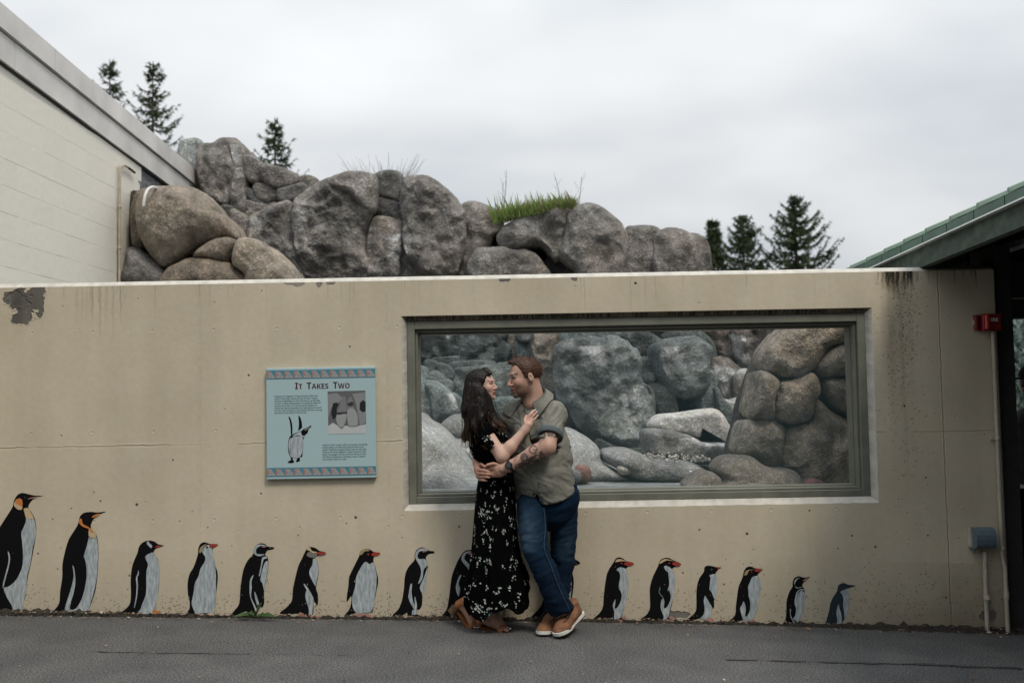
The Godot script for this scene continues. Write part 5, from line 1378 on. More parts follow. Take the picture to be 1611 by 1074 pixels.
	for s in [[1.813, 1.646, 1.832, 1.72, 1.903, 1.814, 1.973, 1.888, 2.043, 1.961, 2.343, 1.983, 2.504, 1.939, 2.499, 1.789, 2.348, 1.738, 2.264, 1.658, 2.18, 1.571, 2.07, 1.523, 1.968, 1.514, 1.881, 1.556, 1.831, 1.591], [2.205, 1.591, 2.251, 1.672, 2.334, 1.738, 2.458, 1.766, 2.607, 1.76, 2.598, 1.523, 2.449, 1.522, 2.327, 1.521, 2.26, 1.529], [1.758, 1.45, 1.793, 1.565, 1.841, 1.577, 1.894, 1.549, 1.94, 1.498, 1.917, 1.42, 1.89, 1.339, 1.887, 1.225, 1.816, 1.214, 1.729, 1.221, 1.718, 1.288, 1.743, 1.383], [1.934, 1.494, 2.069, 1.518, 2.171, 1.561, 2.23, 1.508, 2.247, 1.414, 2.197, 1.321, 2.167, 1.214, 2.071, 1.182, 1.991, 1.177, 1.899, 1.246, 1.877, 1.313, 1.904, 1.42], [2.271, 1.481, 2.34, 1.514, 2.462, 1.516, 2.624, 1.509, 2.612, 1.178, 2.465, 1.221, 2.373, 1.277, 2.308, 1.359], [1.641, 1.092, 1.685, 1.204, 1.792, 1.215, 1.885, 1.218, 1.957, 1.166, 1.978, 1.112, 1.958, 0.993, 1.93, 0.861, 1.82, 0.85, 1.716, 0.931, 1.624, 0.966], [1.982, 1.125, 2.084, 1.177, 2.158, 1.196, 2.195, 1.321, 2.236, 1.347, 2.314, 1.279, 2.432, 1.211, 2.577, 1.168, 2.558, 0.665, 2.081, 0.673, 2.071, 0.779, 2.006, 0.846, 1.934, 0.868, 1.958, 1.006]]:
		rr["streaks"] = []
		stone("stone", s, 7.4, 0.2 if s.size() < 24 else 0.26, 0.35, tan if s[0] < 2.3 else tan * 0.9, pil, rr)
	# left outcrop in front of the block building, over the wall
	var brown := Color(0.19, 0.165, 0.135)
	var oc := thing("rock_outcrop", "brown grey outcrop of rounded fitted stones above the wall beside the block building", "rock outcrop", Vector3(-2.8, 0, -9.7))
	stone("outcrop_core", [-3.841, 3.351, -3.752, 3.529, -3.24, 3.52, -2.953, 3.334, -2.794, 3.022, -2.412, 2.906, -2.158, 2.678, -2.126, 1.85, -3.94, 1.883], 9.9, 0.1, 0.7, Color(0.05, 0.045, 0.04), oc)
	var ro := {"grow": 0.010, "swell": 0.7, "rough": 0.05, "mat": mats.rock_rough, "damp": 0.4, "crag": 0.6, "round": 2.6}
	stone("stone", [-3.676, 3.31, -3.639, 3.449, -3.551, 3.516, -3.3, 3.531, -3.099, 3.489, -2.962, 3.398, -2.862, 3.257, -2.812, 3.143, -2.812, 3.067, -2.938, 2.982, -3.113, 2.909, -3.275, 2.812, -3.413, 2.739, -3.513, 2.804, -3.626, 2.994, -3.67, 3.153], 9.7, 0.5, 0.4, brown, oc, ro)
	stone("stone", [-3.777, 3.29, -3.733, 3.473, -3.645, 3.529, -3.595, 3.509, -3.67, 3.383, -3.695, 3.225, -3.657, 3.053, -3.682, 2.927, -3.757, 2.954], 9.75, 0.15, 0.4, brown * 0.8, oc, ro)
	stone("stone", [-3.776, 2.922, -3.726, 2.933, -3.663, 2.907, -3.55, 2.817, -3.45, 2.715, -3.413, 2.551, -3.837, 2.559, -3.813, 2.747], 9.7, 0.3, 0.4, Color(0.14, 0.138, 0.135), oc, ro)
	stone("stone", [-3.395, 2.683, -3.271, 2.768, -3.122, 2.815, -2.911, 2.798, -2.737, 2.733, -2.613, 2.631, -2.564, 2.499, -3.395, 2.515], 9.65, 0.35, 0.4, brown * 0.95, oc, ro)
	stone("stone", [-3.122, 2.827, -3.035, 2.913, -2.898, 2.986, -2.773, 3.002, -2.699, 2.957, -2.724, 2.857, -2.786, 2.771, -2.898, 2.78, -3.01, 2.807], 9.65, 0.28, 0.4, brown * 1.1, oc, ro)
	stone("stone", [-2.697, 2.937, -2.623, 2.985, -2.499, 2.971, -2.339, 2.88, -2.203, 2.766, -2.106, 2.628, -2.069, 2.485, -2.538, 2.493, -2.612, 2.637, -2.723, 2.745], 9.6, 0.38, 0.4, Color(0.225, 0.20, 0.165), oc, ro)
	stone("stone", [-2.899, 3.258, -2.849, 3.232, -2.762, 3.129, -2.712, 3.015, -2.763, 3.003, -2.837, 3.03, -2.875, 3.131], 9.7, 0.2, 0.4, brown * 1.05, oc, ro)
	# grass tuft and dry weeds on top of the cliff
	rng.seed = 31
	var gr := MB.new()
	for i in 2600:
		var t := pow(rng.randf(), 0.8)
		var x := lerpf(-0.224, 0.684, t)
		var y0 := lerpf(3.327, 3.359, clampf(t * 6.0, 0.0, 1.0)) + (3.486 - 3.359) * clampf((t - 0.15) / 0.85, 0.0, 1.0)
		var z := -10.75 - rng.randf() * 0.45
		var hgt := rng.randf_range(0.05, 0.17) * (1.7 if rng.randf() < 0.10 else 1.0) * lerpf(1.15, 0.75, t)
		var lean := Vector3(rng.randfn(0.0, 0.04), 0, rng.randfn(0.0, 0.03) + 0.02)
		var p := Vector3(x, y0 - 0.03 + (0.03 if z < -11.0 else 0.0) + rng.randf() * 0.04, z)
		var w := Vector3(rng.randf_range(0.002, 0.0045), 0, 0.002)
		gr.quad(p - w, p + w, p + Vector3(0, hgt * 0.6, 0) + lean * 0.4 + w * 0.7, p + Vector3(0, hgt, 0) + lean)
		var dry := rng.randf() < 0.18 + 0.3 * t
		gr.paint(Color(0.20, 0.17, 0.09) if dry else Color(0.12, 0.21, 0.035).lerp(Color(0.24, 0.34, 0.08), rng.randf()))
	tag(obj("grass_tuft", gr, mats.grass), "green grass tuft growing in a dip on top of the rock cliff", "grass", "", "stuff")
	for s in [[Vector3(-0.133, 3.325, -10.9), Vector3(-0.067, 3.905, -10.9), "taller dry stalk at the left end of the grass tuft"], [Vector3(-0.153, 3.396, -10.9), Vector3(-0.104, 3.785, -10.9), "short dry stalk beside the taller one at the left end of the grass"], [Vector3(0.535, 3.44, -10.9), Vector3(0.466, 3.831, -10.9), "thin dry stalk leaning left over the right part of the grass"], [Vector3(0.705, 3.479, -10.9), Vector3(0.761, 3.818, -10.9), "forked dry twig at the right end of the grass"]]:
		var b := MB.new()
		var mid: Vector3 = s[0].lerp(s[1], 0.5) + Vector3(0.012, 0, 0)
		b.tube(curve3(PackedVector3Array([s[0] - Vector3(0, 0.06, 0), mid, s[1]]), 4), PackedFloat32Array([0.004, 0.004, 0.0038, 0.0035, 0.003, 0.0028, 0.0025, 0.002, 0.0015]), 4)
		for k in 5:
			var q: Vector3 = s[0].lerp(s[1], 0.35 + 0.13 * k)
			b.tube(PackedVector3Array([q, q + Vector3(rng.randf_range(-0.06, 0.08), rng.randf_range(0.05, 0.12), rng.randf_range(-0.03, 0.03))]), PackedFloat32Array([0.002, 0.001]), 3)
		b.paint(Color(0.16, 0.12, 0.08))
		tag(obj("dry_stalk", b, mats.grass), s[2], "dry stalk", "dry stalks on the rock cliff")
	var br := MB.new()
	for i in 70:
		var p := Vector3(-1.547, 4.031, -11.6) + Vector3(rng.randf_range(-0.33, 0.33), -0.05, rng.randf_range(-0.2, 0.2))
		var q := p + Vector3((p.x - -1.547) * 0.5 + rng.randfn(0, 0.03), rng.randf_range(0.1, 0.32), 0.0)
		br.tube(PackedVector3Array([p, p.lerp(q, 0.6) + Vector3(0.01, 0, 0), q]), PackedFloat32Array([0.0022, 0.0016, 0.001]), 3)
	br.paint(Color(0.22, 0.19, 0.15))
	tag(obj("dry_grass", br, mats.grass), "wispy dry grass standing behind the middle of the rock cliff", "dry grass", "", "stuff")


# ---------------------------------------------------------------- buildings
func make_block_building() -> void:
	var t := thing("block_building", "cream painted concrete block building with a grey metal fascia at the left", "building", Vector3(-5.0, 0, -9.5))
	var x := -3.85
	var core := MB.new()
	core.box(Vector3(-6.9, 1.9, -9.4), Vector3(6.06, 4.3, 5.6), 0.0)
	obj("building_core", core, mats.cement, t)
	# blocks: 0.205 courses, 0.41 long, running bond, recessed joints
	rng.seed = 12
	var shapes := []
	for k in 4:
		var b := MB.new()
		b.box(Vector3.ZERO, Vector3(0.06, 0.2040, 0.4092), 0.0012)
		shapes.append([b.mesh(), mat(lin(0.76, 0.725, 0.645) * (0.992 + 0.004 * k), 0.85, {"bump": mats.bumpy, "height": 0.15})])
	var back := MB.new()
	back.box(Vector3(x - 0.037, 2.0, -8.0), Vector3(0.05, 4.1, 4.36), 0.0)
	obj("mortar", back, mats.block, t)
	for c in 10:
		var y := 3.9 - 0.205 * c
		for k in 12:
			var z0 := -6.62 - 0.41 * k - (0.205 if c % 2 == 1 else 0.0)
			var z1 := maxf(z0 - 0.41, -10.19)
			if z0 <= -10.1: continue
			var q: Array = shapes[rng.randi() % 4]
			var o := obj("block", q[0], q[1], t)
			var len_ := z0 - z1
			o.transform = o.transform * Transform3D(Basis.from_scale(Vector3(1, 1, len_ / 0.41)), Vector3(x - 0.03 + rng.randf_range(-0.0008, 0.0008), y - 0.1025, (z0 + z1) / 2))
	# bare cement strip beyond the blocks
	var strip := MB.new()
	strip.box(Vector3(x - 0.08, 2.0, -11.2), Vector3(0.06, 4.1, 2.0), 0.0)
	obj("cement_strip", strip, mats.cement, t)
	# fascia: two bands of sheet metal panels that fall slightly to the back
	var fall := -0.0512
	var band := func(called: String, y_top: float, y_bot: float, xo: float, cuts: Array, m: Material) -> void:
		for i in cuts.size() - 1:
			var b := MB.new()
			var za: float = cuts[i] - 0.004
			var zb: float = cuts[i + 1] + 0.004
			var q := PackedVector3Array()
			for p in [[za, y_bot], [zb, y_bot], [zb, y_top], [za, y_top]]:
				q.append(Vector3(xo, p[1] + (-7.36 - p[0]) * fall, p[0]))
			b.quad(q[0], q[1], q[2], q[3])
			var back_ := Vector3(-0.12, 0, 0)
			b.quad(q[3], q[2], q[2] + back_, q[3] + back_)
			b.quad(q[1], q[0], q[0] + back_, q[1] + back_)
			b.quad(q[2], q[1], q[1] + back_, q[2] + back_)
			b.quad(q[0], q[3], q[3] + back_, q[0] + back_)
			obj(called, b, m, t)
	band.call("fascia_panel", 4.42, 4.235, x + 0.05, [-3.5, -5.5, -8.15, -10.86, -12.05], mats.fascia)
	band.call("fascia_panel", 4.22, 4.01, x + 0.025, [-3.5, -5.0, -7.53, -10.3, -12.05], mats.fascia)
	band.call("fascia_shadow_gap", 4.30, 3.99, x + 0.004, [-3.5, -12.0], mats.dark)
	var roof := MB.new()
	roof.quad(Vector3(x + 0.05, 4.417 - 3.86 * 0.0 + 0.197, -3.5), Vector3(x + 0.05, 4.177, -12.05), Vector3(-10, 4.177, -12.05), Vector3(-10, 4.614, -3.5))
	obj("roof", roof, mats.fascia, t)
	var end := MB.new()
	end.box(Vector3(-6.9, 4.0, -12.0), Vector3(6.0, 0.3, 0.08), 0.0)
	obj("fascia_end", end, mats.fascia, t)
	var cp := MB.new()
	var pz := -9.55
	cp.tube(curve3(PackedVector3Array([Vector3(x + 0.03, 1.2, pz), Vector3(x + 0.03, 2.6, pz), Vector3(x + 0.03, 3.60, pz), Vector3(x + 0.03, 3.70, pz - 0.02), Vector3(x + 0.03, 3.745, pz - 0.10), Vector3(x + 0.03, 3.75, pz - 0.20)]), 5), 0.013, 10)
	var cond := obj("conduit", cp, mats.beige_pipe)
	tag(cond, "thin beige conduit bent over at the top, running up the block building", "conduit")
	for y in [3.3, 2.9]:
		var cl := MB.new()
		cl.tube(PackedVector3Array([Vector3(x + 0.03, y, pz), Vector3(x + 0.03, y + 0.03, pz)]), 0.018, 10)
		obj("coupling", cl, mats.beige_pipe, cond)
	var rod := MB.new()
	rod.tube(PackedVector3Array([Vector3(x + 0.03, 3.75, pz - 0.19), Vector3(x + 0.03, 3.735, pz - 0.38)]), 0.012, 8)
	obj("rusty_end", rod, mats.bark, cond)
	var hook := MB.new()
	hook.tube(curve3(PackedVector3Array([Vector3(-3.457, 3.243, -9.2), Vector3(-3.445, 3.333, -9.2), Vector3(-3.434, 3.415, -9.25), Vector3(-3.423, 3.46, -9.35), Vector3(-3.465, 3.494, -9.6)]), 5), 0.013, 10)
	tag(obj("white_hose", hook, mats.white_pipe), "short white pipe hooked over the top of the left rock outcrop", "pipe")


func make_canopy() -> void:
	var t := thing("canopy_building", "dark open building with a green metal roof at the right end of the wall", "building", Vector3(4.5, 0, -7.0))
	var ex := 2.6
	var ey := func(z: float) -> float: return 2.37 + 0.0365 * (z + 7.02)
	var slope := 0.405
	var z0 := -1.6
	var z1 := -8.1
	var n := 30
	var step := 0.357
	for i in n:
		var za := -7.02 + step * (27 - i)
		var zb := za - step + 0.012
		if za > 4.0: continue
		var ya: float = ey.call(za)
		var yb: float = ey.call(zb)
		var b := MB.new()      # roof pan with its own turned-down cap
		var h := 0.052
		b.quad(Vector3(ex, ya - h, za), Vector3(ex, yb - h, zb), Vector3(ex, yb, zb), Vector3(ex, ya, za))
		b.quad(Vector3(ex, yb - h, zb), Vector3(ex + 0.03, yb - h, zb), Vector3(ex + 0.03, yb, zb), Vector3(ex, yb, zb))
		b.quad(Vector3(ex + 0.03, ya - h, za), Vector3(ex, ya - h, za), Vector3(ex, ya, za), Vector3(ex + 0.03, ya, za))
		obj("eave_cap", b, mats.green_metal, t)
		var lip := MB.new()
		lip.quad(Vector3(ex - 0.006, ya - h - 0.007, za + 0.005), Vector3(ex - 0.006, yb - h - 0.007, zb - 0.006), Vector3(ex - 0.002, yb - h + 0.003, zb - 0.006), Vector3(ex - 0.002, ya - h + 0.003, za + 0.005))
		lip.quad(Vector3(ex + 0.04, ya - h - 0.008, za), Vector3(ex + 0.04, yb - h - 0.008, zb), Vector3(ex - 0.006, yb - h - 0.007, zb - 0.006), Vector3(ex - 0.006, ya - h - 0.007, za + 0.005))
		obj("drip_edge", lip, mats.lip, t)
		var r := MB.new()
		r.quad(Vector3(ex + 0.001, ya + 0.004, za), Vector3(ex + 0.001, yb + 0.004, zb - 0.012), Vector3(ex + 2.6, yb + 0.004 + 2.6 * slope, zb - 0.012), Vector3(ex + 2.6, ya + 0.004 + 2.6 * slope, za))
		obj("roof_panel", r, mats.green_pale, t)
		var rib := MB.new()
		rib.box(Vector3.ZERO, Vector3(2.78, 0.03, 0.022), 0.004)
		for k in rib.v.size():
			var q := rib.v[k]
			var u := q.x + 1.39
			rib.v[k] = Vector3(ex + 0.02 + u * 0.93, ya + 0.018 + u * 0.93 * slope + q.y, zb - 0.006 + q.z)
		obj("roof_rib", rib, mats.green_pale, t)
	var brd := MB.new()
	brd.quad(Vector3(ex + 0.03, ey.call(4.0) - 0.185, 4.0), Vector3(ex + 0.03, ey.call(z1) - 0.185, z1), Vector3(ex + 0.03, ey.call(z1) - 0.045, z1), Vector3(ex + 0.03, ey.call(4.0) - 0.045, 4.0))
	brd.quad(Vector3(ex + 0.08, ey.call(4.0) - 0.187, 4.0), Vector3(ex + 0.08, ey.call(z1) - 0.187, z1), Vector3(ex + 0.03, ey.call(z1) - 0.185, z1), Vector3(ex + 0.03, ey.call(4.0) - 0.185, 4.0))
	brd.quad(Vector3(ex + 0.08, ey.call(z1) - 0.187, z1), Vector3(ex + 0.08, ey.call(4.0) - 0.187, 4.0), Vector3(ex + 0.08, ey.call(4.0) - 0.02, 4.0), Vector3(ex + 0.08, ey.call(z1) - 0.02, z1))
	obj("fascia_board", brd, mats.green_board, t)
	var soff := MB.new()
	soff.quad(Vector3(ex + 0.08, 2.30, z1), Vector3(ex + 0.08, 2.60, 4.0), Vector3(6.2, 4.0, 4.0), Vector3(6.2, 3.6, z1))
	obj("ceiling", soff, mats.ceiling, t)
	var bm := MB.new()
	bm.quad(Vector3(3.36, 2.345, -7.25), Vector3(3.36, 2.47, -2.0), Vector3(3.36, 2.515, -2.0), Vector3(3.36, 2.385, -7.25))
	bm.quad(Vector3(3.44, 2.345, -7.25), Vector3(3.44, 2.47, -2.0), Vector3(3.36, 2.47, -2.0), Vector3(3.36, 2.345, -7.25))
	bm.quad(Vector3(3.36, 2.385, -7.25), Vector3(3.36, 2.515, -2.0), Vector3(3.44, 2.515, -2.0), Vector3(3.44, 2.385, -7.25))
	obj("ceiling_beam", bm, mats.beam, t)
	# door side post, header, low wall; unseen walls added to keep light out
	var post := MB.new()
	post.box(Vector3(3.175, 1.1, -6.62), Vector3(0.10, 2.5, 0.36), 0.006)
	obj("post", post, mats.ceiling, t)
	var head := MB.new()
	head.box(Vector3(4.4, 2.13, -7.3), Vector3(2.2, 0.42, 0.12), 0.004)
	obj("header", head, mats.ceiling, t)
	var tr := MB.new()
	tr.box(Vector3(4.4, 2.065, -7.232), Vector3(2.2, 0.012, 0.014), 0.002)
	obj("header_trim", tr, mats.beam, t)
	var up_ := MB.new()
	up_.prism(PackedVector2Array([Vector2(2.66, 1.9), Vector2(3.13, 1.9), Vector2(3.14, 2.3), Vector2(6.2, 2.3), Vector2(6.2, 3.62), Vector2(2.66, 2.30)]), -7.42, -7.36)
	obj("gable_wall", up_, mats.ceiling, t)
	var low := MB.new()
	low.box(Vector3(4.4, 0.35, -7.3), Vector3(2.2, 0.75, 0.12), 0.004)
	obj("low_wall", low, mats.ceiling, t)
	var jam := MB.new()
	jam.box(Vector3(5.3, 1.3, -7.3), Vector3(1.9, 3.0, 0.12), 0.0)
	obj("unseen_inner_wall", jam, mats.ceiling, t)
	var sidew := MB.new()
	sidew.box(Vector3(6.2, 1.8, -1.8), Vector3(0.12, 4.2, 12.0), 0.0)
	obj("unseen_side_wall", sidew, mats.ceiling, t)
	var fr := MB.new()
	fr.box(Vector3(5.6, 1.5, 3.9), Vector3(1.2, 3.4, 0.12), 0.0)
	obj("unseen_front_wall", fr, mats.ceiling, t)


func make_fixtures() -> void:
	var z := FACE
	# alarm box
	var a := thing("alarm_box", "red fire alarm box with a strobe lens at the top right of the wall", "alarm", Vector3(3.029, 1.785, z))
	var b := MB.new()
	b.box(Vector3(3.037, 1.838, z + 0.036), Vector3(0.118, 0.108, 0.07), 0.006)
	obj("housing", b, mats.red_box, a)
	var pl := MB.new()
	pl.box(Vector3(2.961 - 0.006, 1.839, z + 0.02), Vector3(0.02, 0.10, 0.038), 0.003)
	obj("back_plate", pl, mats.red_box, a)
	var le := MB.new()
	le.box(Vector3(3.001, 1.839, z + 0.078), Vector3(0.03, 0.10, 0.02), 0.008)
	obj("strobe_lens", le, mats.red_lens, a)
	text_line(a, "lettering", "FIRE", Vector3(3.008 + 0.002, 1.853, z + 0.0725), 0.030, mats.pale_text, true)
	text_line(a, "lettering", "FIRE", Vector3(3.051, 1.812, z + 0.0725), 0.016, mats.red_lens, true)
	var kn := MB.new()
	kn.box(Vector3(2.949, 1.84, z + 0.012), Vector3(0.026, 0.034, 0.022), 0.004)
	obj("knockout", kn, mats.beige_pipe, a)
	# long conduit below the alarm
	var c := MB.new()
	var path := curve3(PackedVector3Array([Vector3(3.054, 1.778, -6.365), Vector3(3.054, 1.299, -6.365), Vector3(3.053, 0.816, -6.365), Vector3(3.053, 0.457, -6.365), Vector3(3.053, 0.369, -6.365), Vector3(3.063, 0.278, -6.36), Vector3(3.061, 0.2, -6.355), Vector3(3.061, 0.022, -6.355), Vector3(3.062, -0.136, -6.355)]), 6)
	c.tube(path, 0.0135, 12)
	var cond := obj("conduit", c, mats.beige_pipe)
	tag(cond, "long beige conduit dropping from the red alarm box to the ground", "conduit")
	for p in [[Vector3(3.053, 1.097, -6.365), 0.0], [Vector3(3.054, 0.405, -6.362), 0.0], [Vector3(3.062, 0.129, -6.355), 0.03]]:
		var q := MB.new()
		q.tube(PackedVector3Array([p[0] - Vector3(0, 0.012 + p[1], 0), p[0] + Vector3(0, 0.012, 0)]), 0.0175, 12)
		if p[1] == 0.0:
			q.box(p[0] + Vector3(-0.026, 0, -0.022), Vector3(0.022, 0.02, 0.012), 0.003)
		obj("pipe_clip", q, mats.beige_pipe, cond)
	# weatherproof outlet cover and its conduit
	var o := thing("outlet_cover", "blue grey hooded outlet cover low on the right end of the wall", "outlet cover", Vector3(2.93, 0.39, z))
	var cx := 2.925
	var cy := 0.472
	var bp := MB.new()
	bp.box(Vector3(2.863, 0.473, z + 0.02), Vector3(0.026, 0.118, 0.036), 0.004)
	bp.box(Vector3(cx, cy, z + 0.012), Vector3(0.125, 0.12, 0.022), 0.004)
	obj("back_box", bp, mats.beige_pipe, o)
	var hood := MB.new()
	var rows := []
	var prof := [[0.024, 0.070], [0.06, 0.070], [0.085, 0.058], [0.102, 0.03], [0.106, 0.0], [0.104, -0.03], [0.098, -0.045], [0.06, -0.062], [0.024, -0.066]]
	for s in 2:
		var row := PackedVector3Array()
		for q in prof:
			row.append(Vector3(cx + (-0.06 if s == 0 else 0.066), cy + q[1], z + q[0]))
		rows.append(row)
	for i in prof.size() - 1:
		hood.quad(rows[0][i + 1], rows[1][i + 1], rows[1][i], rows[0][i])
	for s in 2:
		for i in range(1, prof.size() - 1):
			if s == 0: hood.tri(rows[s][0], rows[s][i + 1], rows[s][i])
			else: hood.tri(rows[s][0], rows[s][i], rows[s][i + 1])
	hood.box(Vector3(cx - 0.05, cy - 0.072, z + 0.03), Vector3(0.01, 0.03, 0.03), 0.003)
	obj("hood", hood, mats.blue_grey, o)
	var c2 := MB.new()
	c2.tube(PackedVector3Array([Vector3(2.94, 0.388, -6.36), Vector3(2.937, 0.142, -6.36), Vector3(2.937, -0.135, -6.36)]), 0.0145, 12)
	var cond2 := obj("conduit", c2, mats.beige_pipe)
	tag(cond2, "short beige conduit from the blue grey outlet cover to the ground", "conduit")
	var cp := MB.new()
	cp.tube(PackedVector3Array([Vector3(2.942, 0.078, -6.36), Vector3(2.94, 0.118, -6.36)]), 0.021, 12)
	cp.tube(PackedVector3Array([Vector3(2.943, 0.09, -6.36), Vector3(2.943, 0.098, -6.36)]), 0.023, 12)
	obj("coupling", cp, mats.beige_pipe, cond2)
	# weed at the foot of the wall
	rng.seed = 4
	var weed := thing("weed", "small green weed growing from the foot of the wall under a painted penguin", "weed", Vector3(-1.68, 0.056, -6.33))
	for l in [[-0.13, 0.012, 0.03], [-0.08, 0.02, 0.05], [-0.04, 0.03, 0.03], [0.02, 0.015, 0.06], [0.09, 0.012, 0.05], [0.15, 0.006, 0.04], [0.045, 0.095, 0.01], [0.0, 0.04, 0.02]]:
		var lf := MB.new()
		var p0 := weed.position + Vector3(0.01, 0.01, 0)
		var p1: Vector3 = p0 + Vector3(l[0], l[1], l[2])
		var midp: Vector3 = p0.lerp(p1, 0.55) + Vector3(0, 0.018, 0)
		var side := (p1 - p0).cross(Vector3(0, 0.6, 0.8)).normalized() * 0.014
		lf.quad(p0, midp - side, p1, midp + side)
		lf.paint(Color(0.035, 0.075, 0.02) * rng.randf_range(0.8, 1.4))
		obj("leaf", lf, mats.grass, weed)
	var st := MB.new()
	st.tube(PackedVector3Array([weed.position, weed.position + Vector3(0.03, 0.06, 0.0)]), 0.003, 5)
	st.paint(Color(0.05, 0.07, 0.03))
	obj("stem", st, mats.grass, weed)


# ---------------------------------------------------------------- trees
func spruce(label: String, base: Vector3, top: float, low: float, spread: float, seed_: int, dense := 1.0, lean := 0.0) -> void:
	rng.seed = seed_
	var t := thing("spruce_tree", label, "spruce tree", base, "spruce trees beyond the pen")
	var tr := MB.new()
	var tip := base + Vector3(lean, top - base.y, 0)
	tr.tube(PackedVector3Array([base - Vector3(0, 0.3, 0), base.lerp(tip, 0.5), tip]), PackedFloat32Array([0.17, 0.10, 0.012]), 7)
	obj("trunk", tr, mats.bark, t)
	var cr := MB.new()
	var limbs := MB.new()
	var y := low
	while y < top - 0.08:
		var f := (top - y) / (top - low)
		var whorl := 3 + int(rng.randf() * 3.0 * dense)
		for k in whorl:
			if rng.randf() > 0.9: continue
			var az := rng.randf() * TAU
			var L := spread * pow(f, 0.8) * rng.randf_range(0.5, 1.15) + 0.08
			var p0 := base.lerp(tip, (y - base.y) / (top - base.y))
			var dir := Vector3(cos(az), 0, sin(az))
			var path := PackedVector3Array()
			for s in 6:
				var u := s / 5.0
				path.append(p0 + dir * L * u + Vector3(0, L * (-0.22 * sin(u * PI * 0.75) + 0.55 * u * u * (0.6 + 0.5 * (1.0 - f))), 0))
			limbs.tube(path, PackedFloat32Array([0.018, 0.016, 0.013, 0.010, 0.007, 0.003]), 4)
			var count := int((14 + L * 46.0) * dense)
			for s in count:
				var u := pow(rng.randf(), 0.7) * 0.98 + 0.02
				var i := mini(int(u * 5.0), 4)
				var p := path[i].lerp(path[i + 1], u * 5.0 - i)
				var len_ := rng.randf_range(0.08, 0.24) * (1.2 - 0.6 * u)
				var hang := rng.randf_range(-1.0, 0.45)
				var d := (dir * rng.randf_range(0.0, 1.0) + dir.cross(Vector3.UP) * rng.randf_range(-1.0, 1.0) + Vector3(0, hang, 0)).normalized() * len_
				var w := d.cross(Vector3(rng.randfn(0, 1), rng.randfn(0, 1), rng.randfn(0, 1))).normalized() * len_ * rng.randf_range(0.13, 0.22)
				cr.tri(p - w, p + w, p + d)
				cr.tri(p + d * 0.3 - w * 0.7, p + d * 0.3 + w.cross(d).normalized() * w.length(), p + d * 1.15)
				var g := rng.randf()
				cr.paint(Color(0.028, 0.046, 0.018).lerp(Color(0.085, 0.115, 0.04), g * g))
			if rng.randf() < 0.10:      # brown cones near the top
				var p := path[3] - Vector3(0, 0.05, 0)
				cr.tri(p + Vector3(-0.02, 0.04, 0), p + Vector3(0.02, 0.04, 0), p + Vector3(0, -0.06, 0.01))
				cr.paint(Color(0.10, 0.045, 0.03))
		y += rng.randf_range(0.10, 0.20) * (0.7 + 0.5 * f) / dense
	limbs.paint(Color(0.05, 0.04, 0.03))
	obj("limbs", limbs, mats.needles, t)
	obj("crown", cr, mats.needles, t)


func make_trees() -> void:
	var g := -0.3
	spruce("bushy spruce top showing over the building fascia at far left", Vector3(-13.956, g, -34), 13.302, 8.6, 1.7, 101, 0.8)
	spruce("pointed spruce right of the bushy one above the fascia", Vector3(-11.718, g, -32), 12.512, 6.8, 1.9, 102, 0.75)
	spruce("slim spruce rising alone behind the left part of the cliff", Vector3(-7.247, g, -30), 10.008, 7.0, 1.3, 103, 0.75)
	spruce("narrow spruce touching the right end of the rock cliff", Vector3(7.245, g, -36), 7.707, 3.0, 1.15, 104, 1.25)
	spruce("loose branched spruce in the middle of the three at right", Vector3(8.036, g, -35), 7.606, 2.8, 2.6, 105, 1.1, 0.1)
	spruce("tallest spruce, widest of the three at right, left of the green roof", Vector3(9.97, g, -35), 8.274, 2.8, 3.0, 106, 1.15)
	for s in [[-8.836, 9.0, "tiny spruce tip behind the left rock pillar"], [-8.4, 8.954, "second tiny spruce tip behind the rock pillar's right side"], [-9.235, 8.732, "small spruce tip peeping left of the rock pillar"]]:
		spruce(s[2], Vector3(s[0], g, -30), s[1], s[1] - 1.2, 0.42, 200 + int(s[0] * 10.0), 0.7)
	# leafy trees seen through the opening at far right
	for k in 5:
		rng.seed = 300 + k
		var x: float = 10.2 + 1.6 * k
		var base := Vector3(x, -0.4, -22.0 - 2.5 * (k % 3))
		var t := thing("leafy_tree", ["first", "second", "third", "fourth", "fifth"][k] + " blue green tree from the left through the opening at far right", "tree", base)
		var tr := MB.new()
		tr.tube(PackedVector3Array([base, base + Vector3(0.1, 2.4, 0), base + Vector3(0, 4.6, 0)]), PackedFloat32Array([0.16, 0.11, 0.03]), 7)
		obj("trunk", tr, mats.bark, t)
		var cr := MB.new()
		for i in 2600:
			var d := Vector3(rng.randfn(0, 1), rng.randfn(0, 1), rng.randfn(0, 1)).normalized()
			var rr := 0.55 + 0.5 * n_soft.get_noise_3dv(d * 1.6 + Vector3(k * 5, 0, 0)) + 0.35 * rng.randf()
			var p := base + Vector3(0, 2.4, 0) + d * rr * Vector3(1.4, 2.4, 1.4)
			var u := Vector3(rng.randfn(0, 1), rng.randfn(0, 1), rng.randfn(0, 1)).normalized() * 0.09
			var w := u.cross(d).normalized() * 0.05
			cr.quad(p - u, p - w, p + u, p + w)
			cr.paint(Color(0.05, 0.085, 0.075).lerp(Color(0.16, 0.21, 0.20), rng.randf()))
		obj("crown", cr, mats.needles, t)


